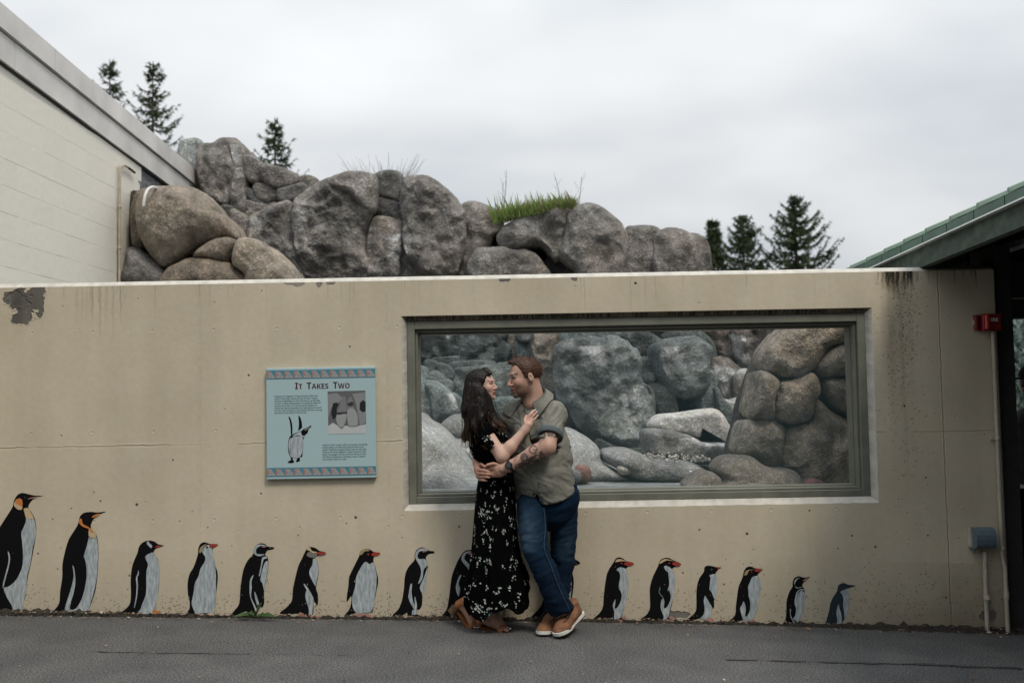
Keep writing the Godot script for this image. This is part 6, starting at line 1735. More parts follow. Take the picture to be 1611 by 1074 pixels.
func make_added_woods() -> void:
	# an added wood, unseen behind the viewer, blocking low sky light from the wall
	rng.seed = 910
	var leaf := MB.new()
	leaf.quad(Vector3(-0.5, 0, 0), Vector3(0, -0.28, 0.1), Vector3(0.5, 0, 0), Vector3(0, 0.28, 0.1))
	var mm := MultiMesh.new()
	mm.transform_format = MultiMesh.TRANSFORM_3D
	mm.mesh = leaf.mesh()
	mm.instance_count = 9000
	for i in 9000:
		var x := rng.randf_range(-22.0, 24.0)
		var hgt := 8.5 + 2.5 * n_soft.get_noise_1d(x * 0.35)
		var y := pow(rng.randf(), 0.8) * hgt
		var z := 9.5 + rng.randf_range(0.0, 4.0) + 1.2 * n_soft.get_noise_2d(x * 0.4, y * 0.4)
		var b := Basis.from_euler(Vector3(rng.randf() * TAU, rng.randf() * TAU, rng.randf() * TAU)) * rng.randf_range(0.5, 1.1)
		mm.set_instance_transform(i, Transform3D(b, Vector3(x, y, z)))
	var o := MultiMeshInstance3D.new()
	o.name = "added_woodland"
	o.multimesh = mm
	o.material_override = mat(lin(0.045, 0.065, 0.028), 0.8)
	add_child(o, true)
	tag(o, "added unseen wood behind the viewer that dims light on the wall", "added_woodland", "", "stuff")


# ---------------------------------------------------------------- bodies: distance fields joined smoothly and meshed by surface nets
class Field extends RefCounted:
	var o: Vector3
	var h: float
	var nx: int
	var ny: int
	var nz: int
	var d := PackedFloat32Array()

	func _init(lo: Vector3, hi: Vector3, cell: float) -> void:
		o = lo; h = cell
		nx = int((hi.x - lo.x) / h) + 2
		ny = int((hi.y - lo.y) / h) + 2
		nz = int((hi.z - lo.z) / h) + 2
		d.resize(nx * ny * nz)
		d.fill(1.0)

	func span(lo: Vector3, hi: Vector3) -> Array:
		var a := (lo - o) / h
		var b := (hi - o) / h
		return [maxi(0, int(a.x)), maxi(0, int(a.y)), maxi(0, int(a.z)), mini(nx - 1, int(b.x) + 1), mini(ny - 1, int(b.y) + 1), mini(nz - 1, int(b.z) + 1)]

	func put(k: int, v: float, blend: float, cut: bool) -> void:
		var w := d[k]
		if cut:
			var q := maxf(blend - absf(w + v), 0.0) / blend
			d[k] = maxf(w, -v) + q * q * blend * 0.25
		else:
			var q := maxf(blend - absf(w - v), 0.0) / blend
			d[k] = minf(w, v) - q * q * blend * 0.25

	# tapered capsule; n, f: flattened (f < 1) or widened (f > 1) along n
	func cap(a: Vector3, b: Vector3, ra: float, rb: float, blend := 0.015, n := Vector3.ZERO, f := 1.0, cut := false) -> Field:
		var m := maxf(ra, rb) * maxf(1.0, f) + blend + 2.0 * h
		var s := span(a.min(b) - Vector3.ONE * m, a.max(b) + Vector3.ONE * m)
		var g := 1.0 / f - 1.0
		var ab := b - a
		ab += n * (ab.dot(n) * g)
		var l2 := maxf(ab.length_squared(), 1e-9)
		var sq := minf(1.0, f)
		for iz in range(s[2], s[5] + 1):
			for iy in range(s[1], s[4] + 1):
				var k: int = (iz * ny + iy) * nx + s[0]
				for ix in range(s[0], s[3] + 1):
					var q := o + Vector3(ix, iy, iz) * h - a
					if g != 0.0:
						q += n * (q.dot(n) * g)
					var t := clampf(q.dot(ab) / l2, 0.0, 1.0)
					put(k, ((q - ab * t).length() - lerpf(ra, rb, t)) * sq, blend, cut)
					k += 1
		return self

	func chain(p: Array, r: Array, blend := 0.012, n := Vector3.ZERO, f := 1.0) -> Field:
		for i in p.size() - 1:
			cap(p[i], p[i + 1], r[i], r[i + 1], blend, n, f)
		return self

	func ball(c: Vector3, r: Vector3, basis := Basis.IDENTITY, blend := 0.012, cut := false) -> Field:
		var m := maxf(r.x, maxf(r.y, r.z)) + blend + 2.0 * h
		var s := span(c - Vector3.ONE * m, c + Vector3.ONE * m)
		var inv := basis.transposed()
		for iz in range(s[2], s[5] + 1):
			for iy in range(s[1], s[4] + 1):
				var k: int = (iz * ny + iy) * nx + s[0]
				for ix in range(s[0], s[3] + 1):
					var q := inv * (o + Vector3(ix, iy, iz) * h - c)
					var k0 := (q / r).length()
					var k1 := (q / (r * r)).length()
					put(k, k0 * (k0 - 1.0) / maxf(k1, 1e-6) if k1 > 1e-6 else -r.x, blend, cut)
					k += 1
		return self

	func clip(c: Vector3, n: Vector3, blend := 0.004) -> Field:      # removes what lies on the side n points to
		var k := 0
		for iz in nz:
			for iy in ny:
				for ix in nx:
					put(k, -(o + Vector3(ix, iy, iz) * h - c).dot(n), blend, true)
					k += 1
		return self

	func clip_by(fn: Callable) -> Field:      # fn(point) > 0 is removed
		var k := 0
		for iz in nz:
			for iy in ny:
				for ix in nx:
					if d[k] < 4.0 * h:
						d[k] = maxf(d[k], fn.call(o + Vector3(ix, iy, iz) * h))
					k += 1
		return self

	func at(p: Vector3) -> float:
		var q := (p - o) / h
		var x := clampi(int(q.x), 0, nx - 2)
		var y := clampi(int(q.y), 0, ny - 2)
		var z := clampi(int(q.z), 0, nz - 2)
		var f := q - Vector3(x, y, z)
		var k := (z * ny + y) * nx + x
		var s := nx * ny
		return lerpf(lerpf(lerpf(d[k], d[k + 1], f.x), lerpf(d[k + nx], d[k + nx + 1], f.x), f.y), lerpf(lerpf(d[k + s], d[k + s + 1], f.x), lerpf(d[k + s + nx], d[k + s + nx + 1], f.x), f.y), f.z)

	func hit(p: Vector3, dir: Vector3) -> Vector3:      # first surface point along dir
		var q := p
		for i in 400:
			if at(q) < 0.001: break
			q += dir * 0.003
		return q

	func mesh(mb: MB) -> MB:
		var id := PackedInt32Array()
		id.resize(nx * ny * nz)
		id.fill(-1)
		var sy := nx
		var sz := nx * ny
		var off := [0, 1, sy, sy + 1, sz, sz + 1, sz + sy, sz + sy + 1]
		var edges := [[0, 1], [2, 3], [4, 5], [6, 7], [0, 2], [1, 3], [4, 6], [5, 7], [0, 4], [1, 5], [2, 6], [3, 7]]
		for iz in nz - 1:
			for iy in ny - 1:
				var k := (iz * ny + iy) * nx - 1
				for ix in nx - 1:
					k += 1
					if absf(d[k]) > 3.0 * h and d[k] != 1.0:
						continue
					var neg := 0
					for c in 8:
						if d[k + off[c]] < 0.0: neg += 1
					if neg == 0 or neg == 8: continue
					var sum := Vector3.ZERO
					var n := 0
					for e in edges:
						var a := d[k + off[e[0]]]
						var b := d[k + off[e[1]]]
						if (a < 0.0) != (b < 0.0):
							var t := a / (a - b)
							var c0: int = e[0]
							var c1: int = e[1]
							sum += Vector3(c0 & 1, (c0 >> 1) & 1, c0 >> 2).lerp(Vector3(c1 & 1, (c1 >> 1) & 1, c1 >> 2), t)
							n += 1
					id[k] = mb.v.size()
					mb.v.append(o + (Vector3(ix, iy, iz) + sum / n) * h)
		for iz in range(1, nz - 1):
			for iy in range(1, ny - 1):
				var k := (iz * ny + iy) * nx
				for ix in range(1, nx - 1):
					k += 1
					var a := d[k]
					if absf(a) > 3.0 * h: continue
					for ax in 3:
						var st: int = [1, sy, sz][ax]
						var b := d[k + st]
						if (a < 0.0) == (b < 0.0): continue
						var u: int = [sy, sz, 1][ax]
						var w: int = [sz, 1, sy][ax]
						var q := [id[k - u - w], id[k - w], id[k], id[k - u]]
						if q.min() < 0: continue
						if b < 0.0: q.reverse()
						for j in [0, 1, 2, 0, 2, 3]:
							mb.ix.append(q[j])
		return mb


func skin(mb: MB, fn: Callable) -> MB:      # colours by place
	for i in range(mb.c.size(), mb.v.size()):
		var p := mb.v[i]
		mb.c.append(fn.call(p) * (1.0 + 0.05 * n_mid.get_noise_3dv(p * 9.0) + 0.05 * n_mid.get_noise_3dv(p * 30.0)))
	return mb


func swell(mb: MB, fn: Callable) -> MB:     # pushes the surface along its normals (folds)
	var n := mb.normals()
	for i in mb.v.size():
		mb.v[i] += n[i] * fn.call(mb.v[i], n[i])
	return mb


func fold(p: Vector3, u: Vector3, fine: float, long_: float, seed_: float) -> float:      # ridged noise drawn out along u
	var v := u.cross(Vector3.BACK).normalized()
	var q := Vector3(p.dot(u) * long_, p.dot(v) * fine, p.z * long_ * 1.2 + seed_)
	q.y += 0.5 * n_soft.get_noise_3d(p.x * 4.0, p.y * 4.0, p.z * 4.0 + seed_)
	var r := 1.0 - 2.2 * absf(n_soft.get_noise_3dv(q))
	return r


func finger(f: Field, p: Array, r: float) -> void:
	f.cap(p[0], p[1], r * 0.96, r * 0.92, 0.003)
	f.cap(p[1], p[2], r * 0.92, r * 0.86, 0.002)
	if p.size() > 3:
		f.cap(p[2], p[3], r * 0.86, r * 0.72, 0.002)


# A head: origin between the ears, f forward, u up, s to its left side; g is its size
func head(fld: Field, at: Vector3, fw: Vector3, upv: Vector3, g: float, male: bool) -> Array:
	var f := fw.normalized()
	var s := upv.cross(f).normalized()
	var u := f.cross(s).normalized()
	var L := func(a: float, b: float, c: float) -> Vector3: return at + (f * a + u * b + s * c) * g
	var bs := Basis(f, u, s)
	fld.ball(L.call(-0.012, 0.036, 0), Vector3(0.098, 0.085, 0.076) * g, bs, 0.02)
	fld.ball(L.call(0.028, -0.02, 0), Vector3(0.064, 0.088, 0.061) * g, bs, 0.02 * g)
	var jw := 0.052 if male else 0.044
	fld.ball(L.call(0.028, -0.074, 0), Vector3(0.060, 0.040, jw) * g, bs, 0.02 * g)
	fld.ball(L.call(0.076, -0.099, 0), Vector3(0.019, 0.018, 0.021 if male else 0.016) * g, bs, 0.016 * g)
	fld.cap(L.call(0.082, 0.024, -0.026), L.call(0.082, 0.024, 0.026), 0.012 * g, 0.012 * g, 0.016 * g)
	fld.cap(L.call(0.089, 0.010, 0), L.call(0.112 if male else 0.109, -0.030, 0), 0.007 * g, 0.0105 * g, 0.009 * g)
	for q in [-1.0, 1.0]:
		fld.ball(L.call(0.097, -0.034, 0.012 * q), Vector3(0.010, 0.008, 0.008) * g, bs, 0.006 * g)
		fld.ball(L.call(0.055, -0.024, 0.036 * q), Vector3(0.030, 0.026, 0.024) * g, bs, 0.02 * g)
		fld.ball(L.call(0.097, 0.006, 0.031 * q), Vector3(0.016, 0.011, 0.015) * g, bs, 0.010 * g, true)
		fld.ball(L.call(0.073, 0.005, 0.030 * q), Vector3(0.0135, 0.0125, 0.0135) * g, bs, 0.003 * g)
		fld.ball(L.call(-0.010, -0.004, 0.078 * q), Vector3(0.018, 0.031, 0.010) * g, bs.rotated(s, 0.2), 0.004 * g)
		fld.ball(L.call(-0.004, -0.002, 0.089 * q), Vector3(0.010, 0.018, 0.008) * g, bs, 0.004 * g, true)
	fld.cap(L.call(0.092, -0.057, -0.012), L.call(0.092, -0.057, 0.012), 0.0085 * g, 0.0085 * g, 0.006 * g)
	fld.cap(L.call(0.0895, -0.071, -0.010), L.call(0.0895, -0.071, 0.010), 0.009 * g, 0.009 * g, 0.006 * g)
	fld.cap(L.call(0.106, -0.0640, -0.026), L.call(0.106, -0.0640, 0.026), 0.0042 * g, 0.0042 * g, 0.005 * g, Vector3.ZERO, 1.0, true)
	return [f, u, s]


func head_colour(p: Vector3, at: Vector3, ax: Array, g: float, tone: Color, male: bool) -> Color:
	var q := (p - at) / g
	var a := q.dot(ax[0])
	var b := q.dot(ax[1])
	var c := absf(q.dot(ax[2]))
	var col := tone
	col = col.lerp(tone * Color(1.08, 0.80, 0.76), 0.6 * clampf(1.0 - Vector2(b + 0.028, c - 0.042).length() / 0.032, 0.0, 1.0))
	if a > 0.10 and b < -0.005 and b > -0.05:
		col = col.lerp(tone * Color(1.05, 0.78, 0.72), 0.5)
	if male and a > -0.035 and b < -0.03:      # close beard
		var amt := smoothstep(-0.034, -0.062, b + 0.35 * maxf(0.0, 0.02 - a)) * (0.72 + 0.2 * n_mid.get_noise_3dv(p * 30.0)) * smoothstep(-0.165, -0.105, b) * smoothstep(-0.035, 0.01, a)
		col = col.lerp(Color(0.085, 0.048, 0.03), amt)
	if a > 0.083 and c < 0.026 and b < -0.048 and b > -0.081:
		col = Color(0.30, 0.15, 0.12) if male else Color(0.36, 0.165, 0.14)
	if absf(b + 0.0640) < 0.0028 and a > 0.078 and c < 0.026:
		col = Color(0.06, 0.02, 0.02)
	if a > 0.055 and absf(b - (0.030 - 6.0 * (c - 0.030) * (c - 0.030))) < (0.0055 if male else 0.0040) and c > 0.010 and c < 0.052:
		col = col.lerp(Color(0.05, 0.028, 0.018), 0.8 if male else 0.7)      # brow
	if a > 0.05 and absf(b - 0.006) < 0.0075 and absf(c - 0.031) < 0.015:
		col = col.lerp(Color(0.04, 0.022, 0.016), 0.85) if b > 0.004 else col.lerp(Color(0.16, 0.10, 0.08), 0.6)      # lashes and lid
	return col


func shoe(parent: Node, at: Vector3, l: Vector3, up_: Vector3, seed_: float) -> void:
	var x := l.normalized()
	var w := x.cross(up_).normalized()
	var y := w.cross(x).normalized()
	var P := func(a: float, b: float, c := 0.0) -> Vector3: return at + x * a + y * b + w * c
	var lo: Vector3 = at - Vector3.ONE * 0.17
	var hi: Vector3 = at + Vector3.ONE * 0.17
	for q in [P.call(0.29, 0.0), P.call(0.0, 0.12)]:
		lo = lo.min(q - Vector3.ONE * 0.09); hi = hi.max(q + Vector3.ONE * 0.09)
	var f := Field.new(lo, hi, 0.005)
	f.cap(P.call(0.045, 0.045), P.call(0.11, 0.055), 0.040, 0.043, 0.02)
	f.cap(P.call(0.11, 0.055), P.call(0.20, 0.028), 0.043, 0.044, 0.03, w, 1.08)
	f.cap(P.call(0.20, 0.028), P.call(0.245, 0.022, 0.004), 0.046, 0.038, 0.02, w, 1.08)
	f.cap(P.call(0.062, 0.06), P.call(0.058, 0.112), 0.042, 0.040, 0.02)
	f.clip(P.call(0.0, 0.016), -y, 0.004)
	f.clip(P.call(0.06, 0.118), (y + x * 0.12).normalized(), 0.004)
	var mb := f.mesh(MB.new())
	swell(mb, func(p: Vector3, _n: Vector3) -> float: return 0.0035 * n_mid.get_noise_3dv(p * 7.0 + Vector3(seed_, 0, 0)))
	skin(mb, func(p: Vector3) -> Color:
		var t := n_mid.get_noise_3dv(p * 5.0)
		return Color(0.235, 0.115, 0.062) * (1.0 + 0.45 * t))
	var sh := obj("shoe", mb, mats.leather, parent)
	var pr := [[0.0, 0.030], [0.02, 0.040], [0.08, 0.041], [0.13, 0.040], [0.19, 0.050], [0.235, 0.050], [0.265, 0.040], [0.283, 0.022], [0.288, 0.0]]
	for layer in [["sole", 0.004, 0.022, mats.white_sole, 1.0], ["tread", -0.002, 0.004, mats.dark, 0.985]]:
		var s := MB.new()
		var lowr := PackedVector3Array()
		var topr := PackedVector3Array()
		var cl := PackedVector3Array()
		var ct := PackedVector3Array()
		for q in pr.size() * 2 - 1:
			var e: Array = pr[q] if q < pr.size() else pr[2 * pr.size() - 2 - q]
			var side := 1.0 if q < pr.size() else -1.0
			var spring: float = 0.012 * smoothstep(0.18, 0.29, e[0])
			lowr.append(P.call(e[0], layer[1] + spring, side * e[1] * layer[4]))
			topr.append(P.call(e[0], layer[2] + spring, side * e[1] * layer[4]))
			cl.append(P.call(e[0], layer[1] + spring, 0.0))
			ct.append(P.call(e[0], layer[2] + spring, 0.0))
		s.grid([cl, lowr]); s.grid([lowr, topr]); s.grid([topr, ct])
		obj(layer[0], s, layer[3], sh)
	for k in 4:
		var lc := MB.new()
		var a := 0.115 + 0.02 * k
		var hgt := 0.103 - 0.011 * k
		lc.tube(curve3(PackedVector3Array([P.call(a, hgt - 0.012, -0.024), P.call(a + 0.006, hgt + 0.003, 0.0), P.call(a + 0.012, hgt - 0.012, 0.024)]), 4), 0.0024, 5)
		obj("lace", lc, mats.lace, sh)
	for k in 4:
		var lc := MB.new()
		var sg := 1.0 if k % 2 == 0 else -1.0
		lc.tube(curve3(PackedVector3Array([P.call(0.118, 0.106, 0.0), P.call(0.12 + 0.012 * k, 0.118, 0.025 * sg), P.call(0.15 + 0.012 * k, 0.085, 0.045 * sg), P.call(0.165 + 0.02 * k, 0.075, 0.03 * sg)]), 5), 0.0022, 5)
		obj("lace", lc, mats.lace, sh)


func make_people_materials() -> void:
	mats.skin = mat(Color.WHITE, 0.5, {"vc": true, "spec": 0.4})
	mats.skin.subsurf_scatter_enabled = true
	mats.skin.subsurf_scatter_strength = 0.08
	mats.hair = mat(Color.WHITE, 0.5, {"vc": true, "spec": 0.35})
	mats.shirt = mat(lin(0.285, 0.28, 0.235), 0.85, {"tex": mats.cloth, "scale": 3.0, "over": mats.soft, "over_scale": 2.0, "spec": 0.3})
	mats.shirt_dark = mat(lin(0.10, 0.12, 0.125), 0.9, {"tex": mats.cloth, "scale": 5.0, "spec": 0.3})
	mats.denim = mat(Color.WHITE, 0.9, {"vc": true, "tex": mats.cloth, "scale": 4.0, "spec": 0.25})
	mats.leather = mat(Color.WHITE, 0.7, {"vc": true, "tex": mats.soft, "scale": 5.0, "spec": 0.3})
	mats.white_sole = mat(lin(0.66, 0.65, 0.61), 0.7)
	mats.lace = mat(lin(0.02, 0.014, 0.01), 0.8)
	mats.watch = mat(lin(0.012, 0.013, 0.014), 0.4)
	mats.button = mat(lin(0.05, 0.055, 0.05), 0.4)
	mats.tan_leather = mat(lin(0.29, 0.105, 0.032), 0.5, {"tex": mats.soft, "scale": 6.0})
	mats.wood_heel = mat(lin(0.16, 0.10, 0.055), 0.6, {"tex": mats.grain, "scale": 7.0})
	mats.nail = mat(lin(0.75, 0.72, 0.72), 0.25)
	mats.black_cloth = mat(lin(0.008, 0.008, 0.009), 0.9)
	mats.dress = mat(Color.WHITE, 0.8, {"tex": floral_print(), "uv": true, "spec": 0.1})
	mats.dress.texture_repeat = true


func floral_print() -> ImageTexture:
	# blossoms and leaves printed on black cloth; one repeat is 0.56 m
	var s := 1024
	var im := Image.create(s, s, false, Image.FORMAT_RGB8)
	im.fill(Color(0.03, 0.028, 0.033))
	var r := RandomNumberGenerator.new()
	r.seed = 21
	var dot := func(x: float, y: float, rx: float, ry: float, ang: float, col: Color) -> void:
		var m := int(maxf(rx, ry)) + 1
		for dy in range(-m, m + 1):
			for dx in range(-m, m + 1):
				var u := dx * cos(ang) + dy * sin(ang)
				var v := -dx * sin(ang) + dy * cos(ang)
				if (u / rx) * (u / rx) + (v / ry) * (v / ry) <= 1.0:
					im.set_pixel(posmod(int(x) + dx, s), posmod(int(y) + dy, s), col)
	for i in 90:
		var cx := r.randf() * s
		var cy := r.randf() * s
		var n := r.randi_range(2, 7)
		for k in 3:
			dot.call(cx + r.randfn(0, 22), cy + r.randfn(0, 26), r.randf_range(5, 9), 3.0, r.randf() * TAU, [Color(0.05, 0.26, 0.22), Color(0.04, 0.17, 0.16), Color(0.25, 0.10, 0.14)][k if r.randf() < 0.7 else 0])
		for k in n:
			var bx := cx + r.randfn(0, 13)
			var by := cy + r.randfn(0, 17)
			var size := r.randf_range(4.0, 8.5)
			for p in 4:
				var a := TAU * p / 4.0 + r.randf()
				dot.call(bx + cos(a) * size * 0.6, by + sin(a) * size * 0.6, size * 0.62, size * 0.5, a, Color(0.80, 0.82, 0.80) * r.randf_range(0.75, 1.05))
			dot.call(bx, by, size * 0.28, size * 0.28, 0.0, Color(0.5, 0.46, 0.36))
	for i in 25:
		dot.call(r.randf() * s, r.randf() * s, r.randf_range(2, 4), r.randf_range(2, 3), 0.0, Color(0.6, 0.62, 0.6) * r.randf_range(0.5, 1.0))
	return ImageTexture.create_from_image(im)


# ---------------------------------------------------------------- the man
func make_man() -> void:
	var man := thing("person", "bearded man in grey green shirt and blue jeans, tattooed arm round the woman", "person", Vector3(0.183, -0.014, -6.05))
	var tone := Color(0.43, 0.265, 0.20)
	var front := Vector3(-0.42, 0, 0.91).normalized()
	var side := Vector3.UP.cross(front)
	var hat := Vector3(0.051, 1.536, -6.16)
	var fw := Vector3(-0.92, -0.13, 0.36).normalized()
	# skin: head, neck and arms as one surface, finer where it shows
	var body := MB.new()
	var f := Field.new(hat - Vector3(0.17, 0.24, 0.17), hat + Vector3(0.17, 0.15, 0.17), 0.004)
	var ax := head(f, hat, fw, Vector3(-0.12, 1, 0), 1.0, true)
	f.cap(Vector3(0.084, 1.5, -6.17), Vector3(0.117, 1.354, -6.2), 0.060, 0.072, 0.025)
	f.cap(Vector3(0.06, 1.457, -6.16), Vector3(0.09, 1.378, -6.16), 0.030, 0.044, 0.02)
	f.mesh(body)
	skin(body, func(p: Vector3) -> Color: return head_colour(p, hat, ax, 1.0, tone, true))
	var sh := Vector3(0.227, 1.315, -6.08)
	var el := Vector3(0.176, 1.119, -5.93)
	var wr := Vector3(-0.049, 1.008, -5.965)
	var fa := Field.new(el - Vector3(0.36, 0.20, 0.10), el + Vector3(0.11, 0.24, 0.22), 0.0055)
	fa.cap(sh, sh.lerp(el, 0.5), 0.042, 0.048, 0.02)
	fa.cap(sh.lerp(el, 0.5), el, 0.050, 0.049, 0.02)
	fa.cap(el + (wr - el) * 0.02, el.lerp(wr, 0.35), 0.047, 0.045, 0.03)
	fa.cap(el.lerp(wr, 0.35), wr, 0.045, 0.030, 0.03, Vector3(0.3, 0.8, 0.4).normalized(), 1.12)
	fa.cap(wr, Vector3(-0.095, 0.994, -5.97), 0.031, 0.030, 0.02)
	var arm0 := body.v.size()
	fa.mesh(body)
	var along := (wr - el).normalized()
	skin(body, func(p: Vector3) -> Color:
		var t := (p - el).dot(along) / (wr - el).length()
		var around := (p - el).dot(Vector3.UP) + t * 0.115
		var col := tone
		var ink := 0.0
		var n := n_mid.get_noise_3dv(p * 9.0) + 0.5 * n_mid.get_noise_3dv(p * 24.0)
		if t > -0.6 and (p - el).dot(Vector3.UP) > 0.055:      # upper arm band under the cuff
			ink = 1.0 if n + 0.35 - absf((p - el).dot(Vector3.UP) - 0.088) * 12.0 > 0.0 else 0.0
		elif t > 0.12 and t < 0.88:
			var low := -around - 0.004
			if low > 0.0 and n > -0.22: ink = 0.95
			var c1 := Vector2(t - 0.30, (around - 0.024) * 4.3).length()
			var c2 := Vector2(t - 0.58, (around - 0.010) * 4.3).length()
			if absf(c1 - 0.085) < 0.022 or (c1 < 0.085 and n > 0.12): ink = 0.85
			if absf(c2 - 0.075) < 0.024 or (c2 < 0.075 and n > 0.05): ink = 0.9
			if t > 0.72 and n > 0.2: ink = 0.8
		return col.lerp(Color(0.025, 0.03, 0.033), ink * 0.88))
	# near hand laid over the other
	var hl := Vector3(-0.118, 0.982, -5.985)
	var fh := Field.new(hl - Vector3(0.13, 0.08, 0.07), hl + Vector3(0.10, 0.08, 0.08), 0.0032)
	fh.cap(Vector3(-0.065, 1.001, -5.97), Vector3(-0.11, 0.986, -5.975), 0.029, 0.033, 0.015, Vector3.BACK, 0.75)
	fh.cap(Vector3(-0.106, 1.001, -5.975), Vector3(-0.156, 1.001, -5.985), 0.022, 0.016, 0.012, Vector3.BACK, 0.8)
	fh.cap(Vector3(-0.107, 0.967, -5.98), Vector3(-0.153, 0.959, -5.99), 0.026, 0.019, 0.012, Vector3.BACK, 0.75)
	finger(fh, [Vector3(-0.144, 1.013, -5.978), Vector3(-0.174, 1.017, -5.975), Vector3(-0.198, 1.006, -5.985)], 0.0098)
	finger(fh, [Vector3(-0.148, 0.994, -5.98), Vector3(-0.183, 0.99, -5.99), Vector3(-0.21, 0.986, -6.0), Vector3(-0.226, 0.982, -6.01)], 0.0095)
	finger(fh, [Vector3(-0.149, 0.971, -5.985), Vector3(-0.184, 0.966, -6.0), Vector3(-0.211, 0.962, -6.012)], 0.0095)
	finger(fh, [Vector3(-0.149, 0.951, -5.99), Vector3(-0.18, 0.944, -6.0), Vector3(-0.204, 0.939, -6.015)], 0.009)
	finger(fh, [Vector3(-0.117, 1.017, -5.97), Vector3(-0.147, 1.025, -5.963), Vector3(-0.182, 1.018, -5.963)], 0.0098)
	fh.mesh(body)
	skin(body, func(_p: Vector3) -> Color: return tone * Color(1.04, 0.95, 0.92))
	# far hand coming round her back, four fingers stacked
	var fr := Field.new(Vector3(-0.181, 0.948, -6.04) - Vector3(0.13, 0.10, 0.11), Vector3(-0.181, 0.948, -6.04) + Vector3(0.09, 0.10, 0.11), 0.0032)
	fr.cap(Vector3(-0.252, 1.02, -6.12), Vector3(-0.239, 0.986, -6.05), 0.027, 0.026, 0.015)
	fr.cap(Vector3(-0.242, 0.99, -6.05), Vector3(-0.235, 0.949, -6.035), 0.023, 0.022, 0.015)
	var q4 := [[735, 763, 735], [741.5, 770.5, 743], [747, 771.5, 748], [752, 770, 753.2], [756, 765, 757]]
	for k in 4:
		var y0 := 739.0 + 5.2 * k
		var x1: float = [769.5, 771.0, 769.0, 764.0][k]
		var a: Vector3 = [Vector3(-0.242, 0.984, -6.03), Vector3(-0.242, 0.964, -6.025), Vector3(-0.238, 0.943, -6.025), Vector3(-0.231, 0.925, -6.03)][k]
		var b: Vector3 = [Vector3(-0.213, 0.985, -5.985), Vector3(-0.21, 0.965, -5.98), Vector3(-0.21, 0.945, -5.985), Vector3(-0.214, 0.926, -5.99)][k]
		var c: Vector3 = [Vector3(-0.19, 0.981, -5.965), Vector3(-0.186, 0.964, -5.964), Vector3(-0.189, 0.946, -5.968), Vector3(-0.203, 0.925, -5.978)][k]
		var e: Vector3 = [Vector3(-0.171, 0.976, -5.967), Vector3(-0.166, 0.961, -5.966), Vector3(-0.174, 0.942, -5.97), Vector3(-0.189, 0.923, -5.982)][k]
		finger(fr, [a, b, c, e], [0.0098, 0.0098, 0.0094, 0.0084][k])
	finger(fr, [Vector3(-0.242, 1.009, -6.06), Vector3(-0.222, 1.019, -6.02), Vector3(-0.198, 1.005, -5.995)], 0.0095)
	fr.mesh(body)
	skin(body, func(_p: Vector3) -> Color: return tone * Color(0.98, 0.86, 0.82))
	# the rest of him under the clothes
	var lo := Field.new(Vector3(0.172, 0.725, -6.2) - Vector3(0.32, 0.9, 0.30), Vector3(0.172, 0.725, -6.2) + Vector3(0.30, 0.75, 0.30), 0.016)
	lo.cap(Vector3(0.129, 1.118, -6.2), Vector3(0.173, 0.784, -6.2), 0.12, 0.14, 0.05, front, 0.66)
	lo.cap(Vector3(0.117, 1.354, -6.2), Vector3(0.129, 1.118, -6.2), 0.05, 0.10, 0.05)
	lo.chain([Vector3(0.085, 0.748, -6.15), Vector3(0.098, 0.505, -6.02), Vector3(0.246, 0.149, -6.02), Vector3(0.281, 0.09, -6.05)], [0.07, 0.045, 0.036, 0.034], 0.02)
	lo.chain([Vector3(0.271, 0.739, -6.2), Vector3(0.266, 0.387, -6.26), Vector3(0.203, 0.094, -6.21), Vector3(0.205, 0.019, -6.2)], [0.07, 0.045, 0.036, 0.034], 0.02)
	lo.chain([Vector3(-0.03, 1.308, -6.27), Vector3(-0.147, 1.091, -6.34), Vector3(-0.245, 1.011, -6.14)], [0.05, 0.045, 0.03], 0.02)
	lo.mesh(body)
	skin(body, func(_p: Vector3) -> Color: return tone)
	obj("body", body, mats.skin, man)

	# hair
	var fhr := Field.new(hat - Vector3(0.17, 0.12, 0.16), hat + Vector3(0.17, 0.17, 0.16), 0.004)
	var H := func(a: float, b: float, c: float) -> Vector3: return hat + ax[0] * a + ax[1] * b + ax[2] * c
	var bs := Basis(ax[0], ax[1], ax[2])
	fhr.ball(H.call(-0.016, 0.040, 0), Vector3(0.104, 0.091, 0.081), bs, 0.01)
	fhr.cap(H.call(0.02, 0.112, 0), H.call(0.078, 0.104, 0.0), 0.020, 0.016, 0.03)
	fhr.ball(H.call(0.088, 0.005, 0), Vector3(0.066, 0.092, 0.10), bs, 0.012, true)
	for q in [-1.0, 1.0]:
		fhr.cap(H.call(0.010, 0.02, 0.07 * q), H.call(0.013, -0.020, 0.069 * q), 0.012, 0.008, 0.01, ax[2], 0.5)
		fhr.ball(H.call(-0.012, -0.012, 0.085 * q), Vector3(0.024, 0.036, 0.03), bs, 0.008, true)
		fhr.ball(H.call(0.03, -0.05, 0.07 * q), Vector3(0.05, 0.045, 0.05), bs, 0.01, true)
	fhr.clip(H.call(-0.06, -0.062, 0), (-ax[1] + ax[0] * 0.5).normalized(), 0.01)
	var hm := fhr.mesh(MB.new())
	swell(hm, func(p: Vector3, _n: Vector3) -> float:
		var q: Vector3 = p - hat
		return 0.0035 * n_mid.get_noise_3d(q.dot(ax[0]) * 9.0, q.dot(ax[1]) * 22.0, q.dot(ax[2]) * 34.0))
	skin(hm, func(p: Vector3) -> Color:
		var q: Vector3 = p - hat
		var t := n_mid.get_noise_3d(q.dot(ax[0]) * 8.0, q.dot(ax[1]) * 24.0, q.dot(ax[2]) * 40.0)
		return Color(0.058, 0.027, 0.015) * (1.0 + 0.9 * t))
	var hair := obj("hair", hm, mats.hair, man)
	var tufts := MB.new()
	rng.seed = 17
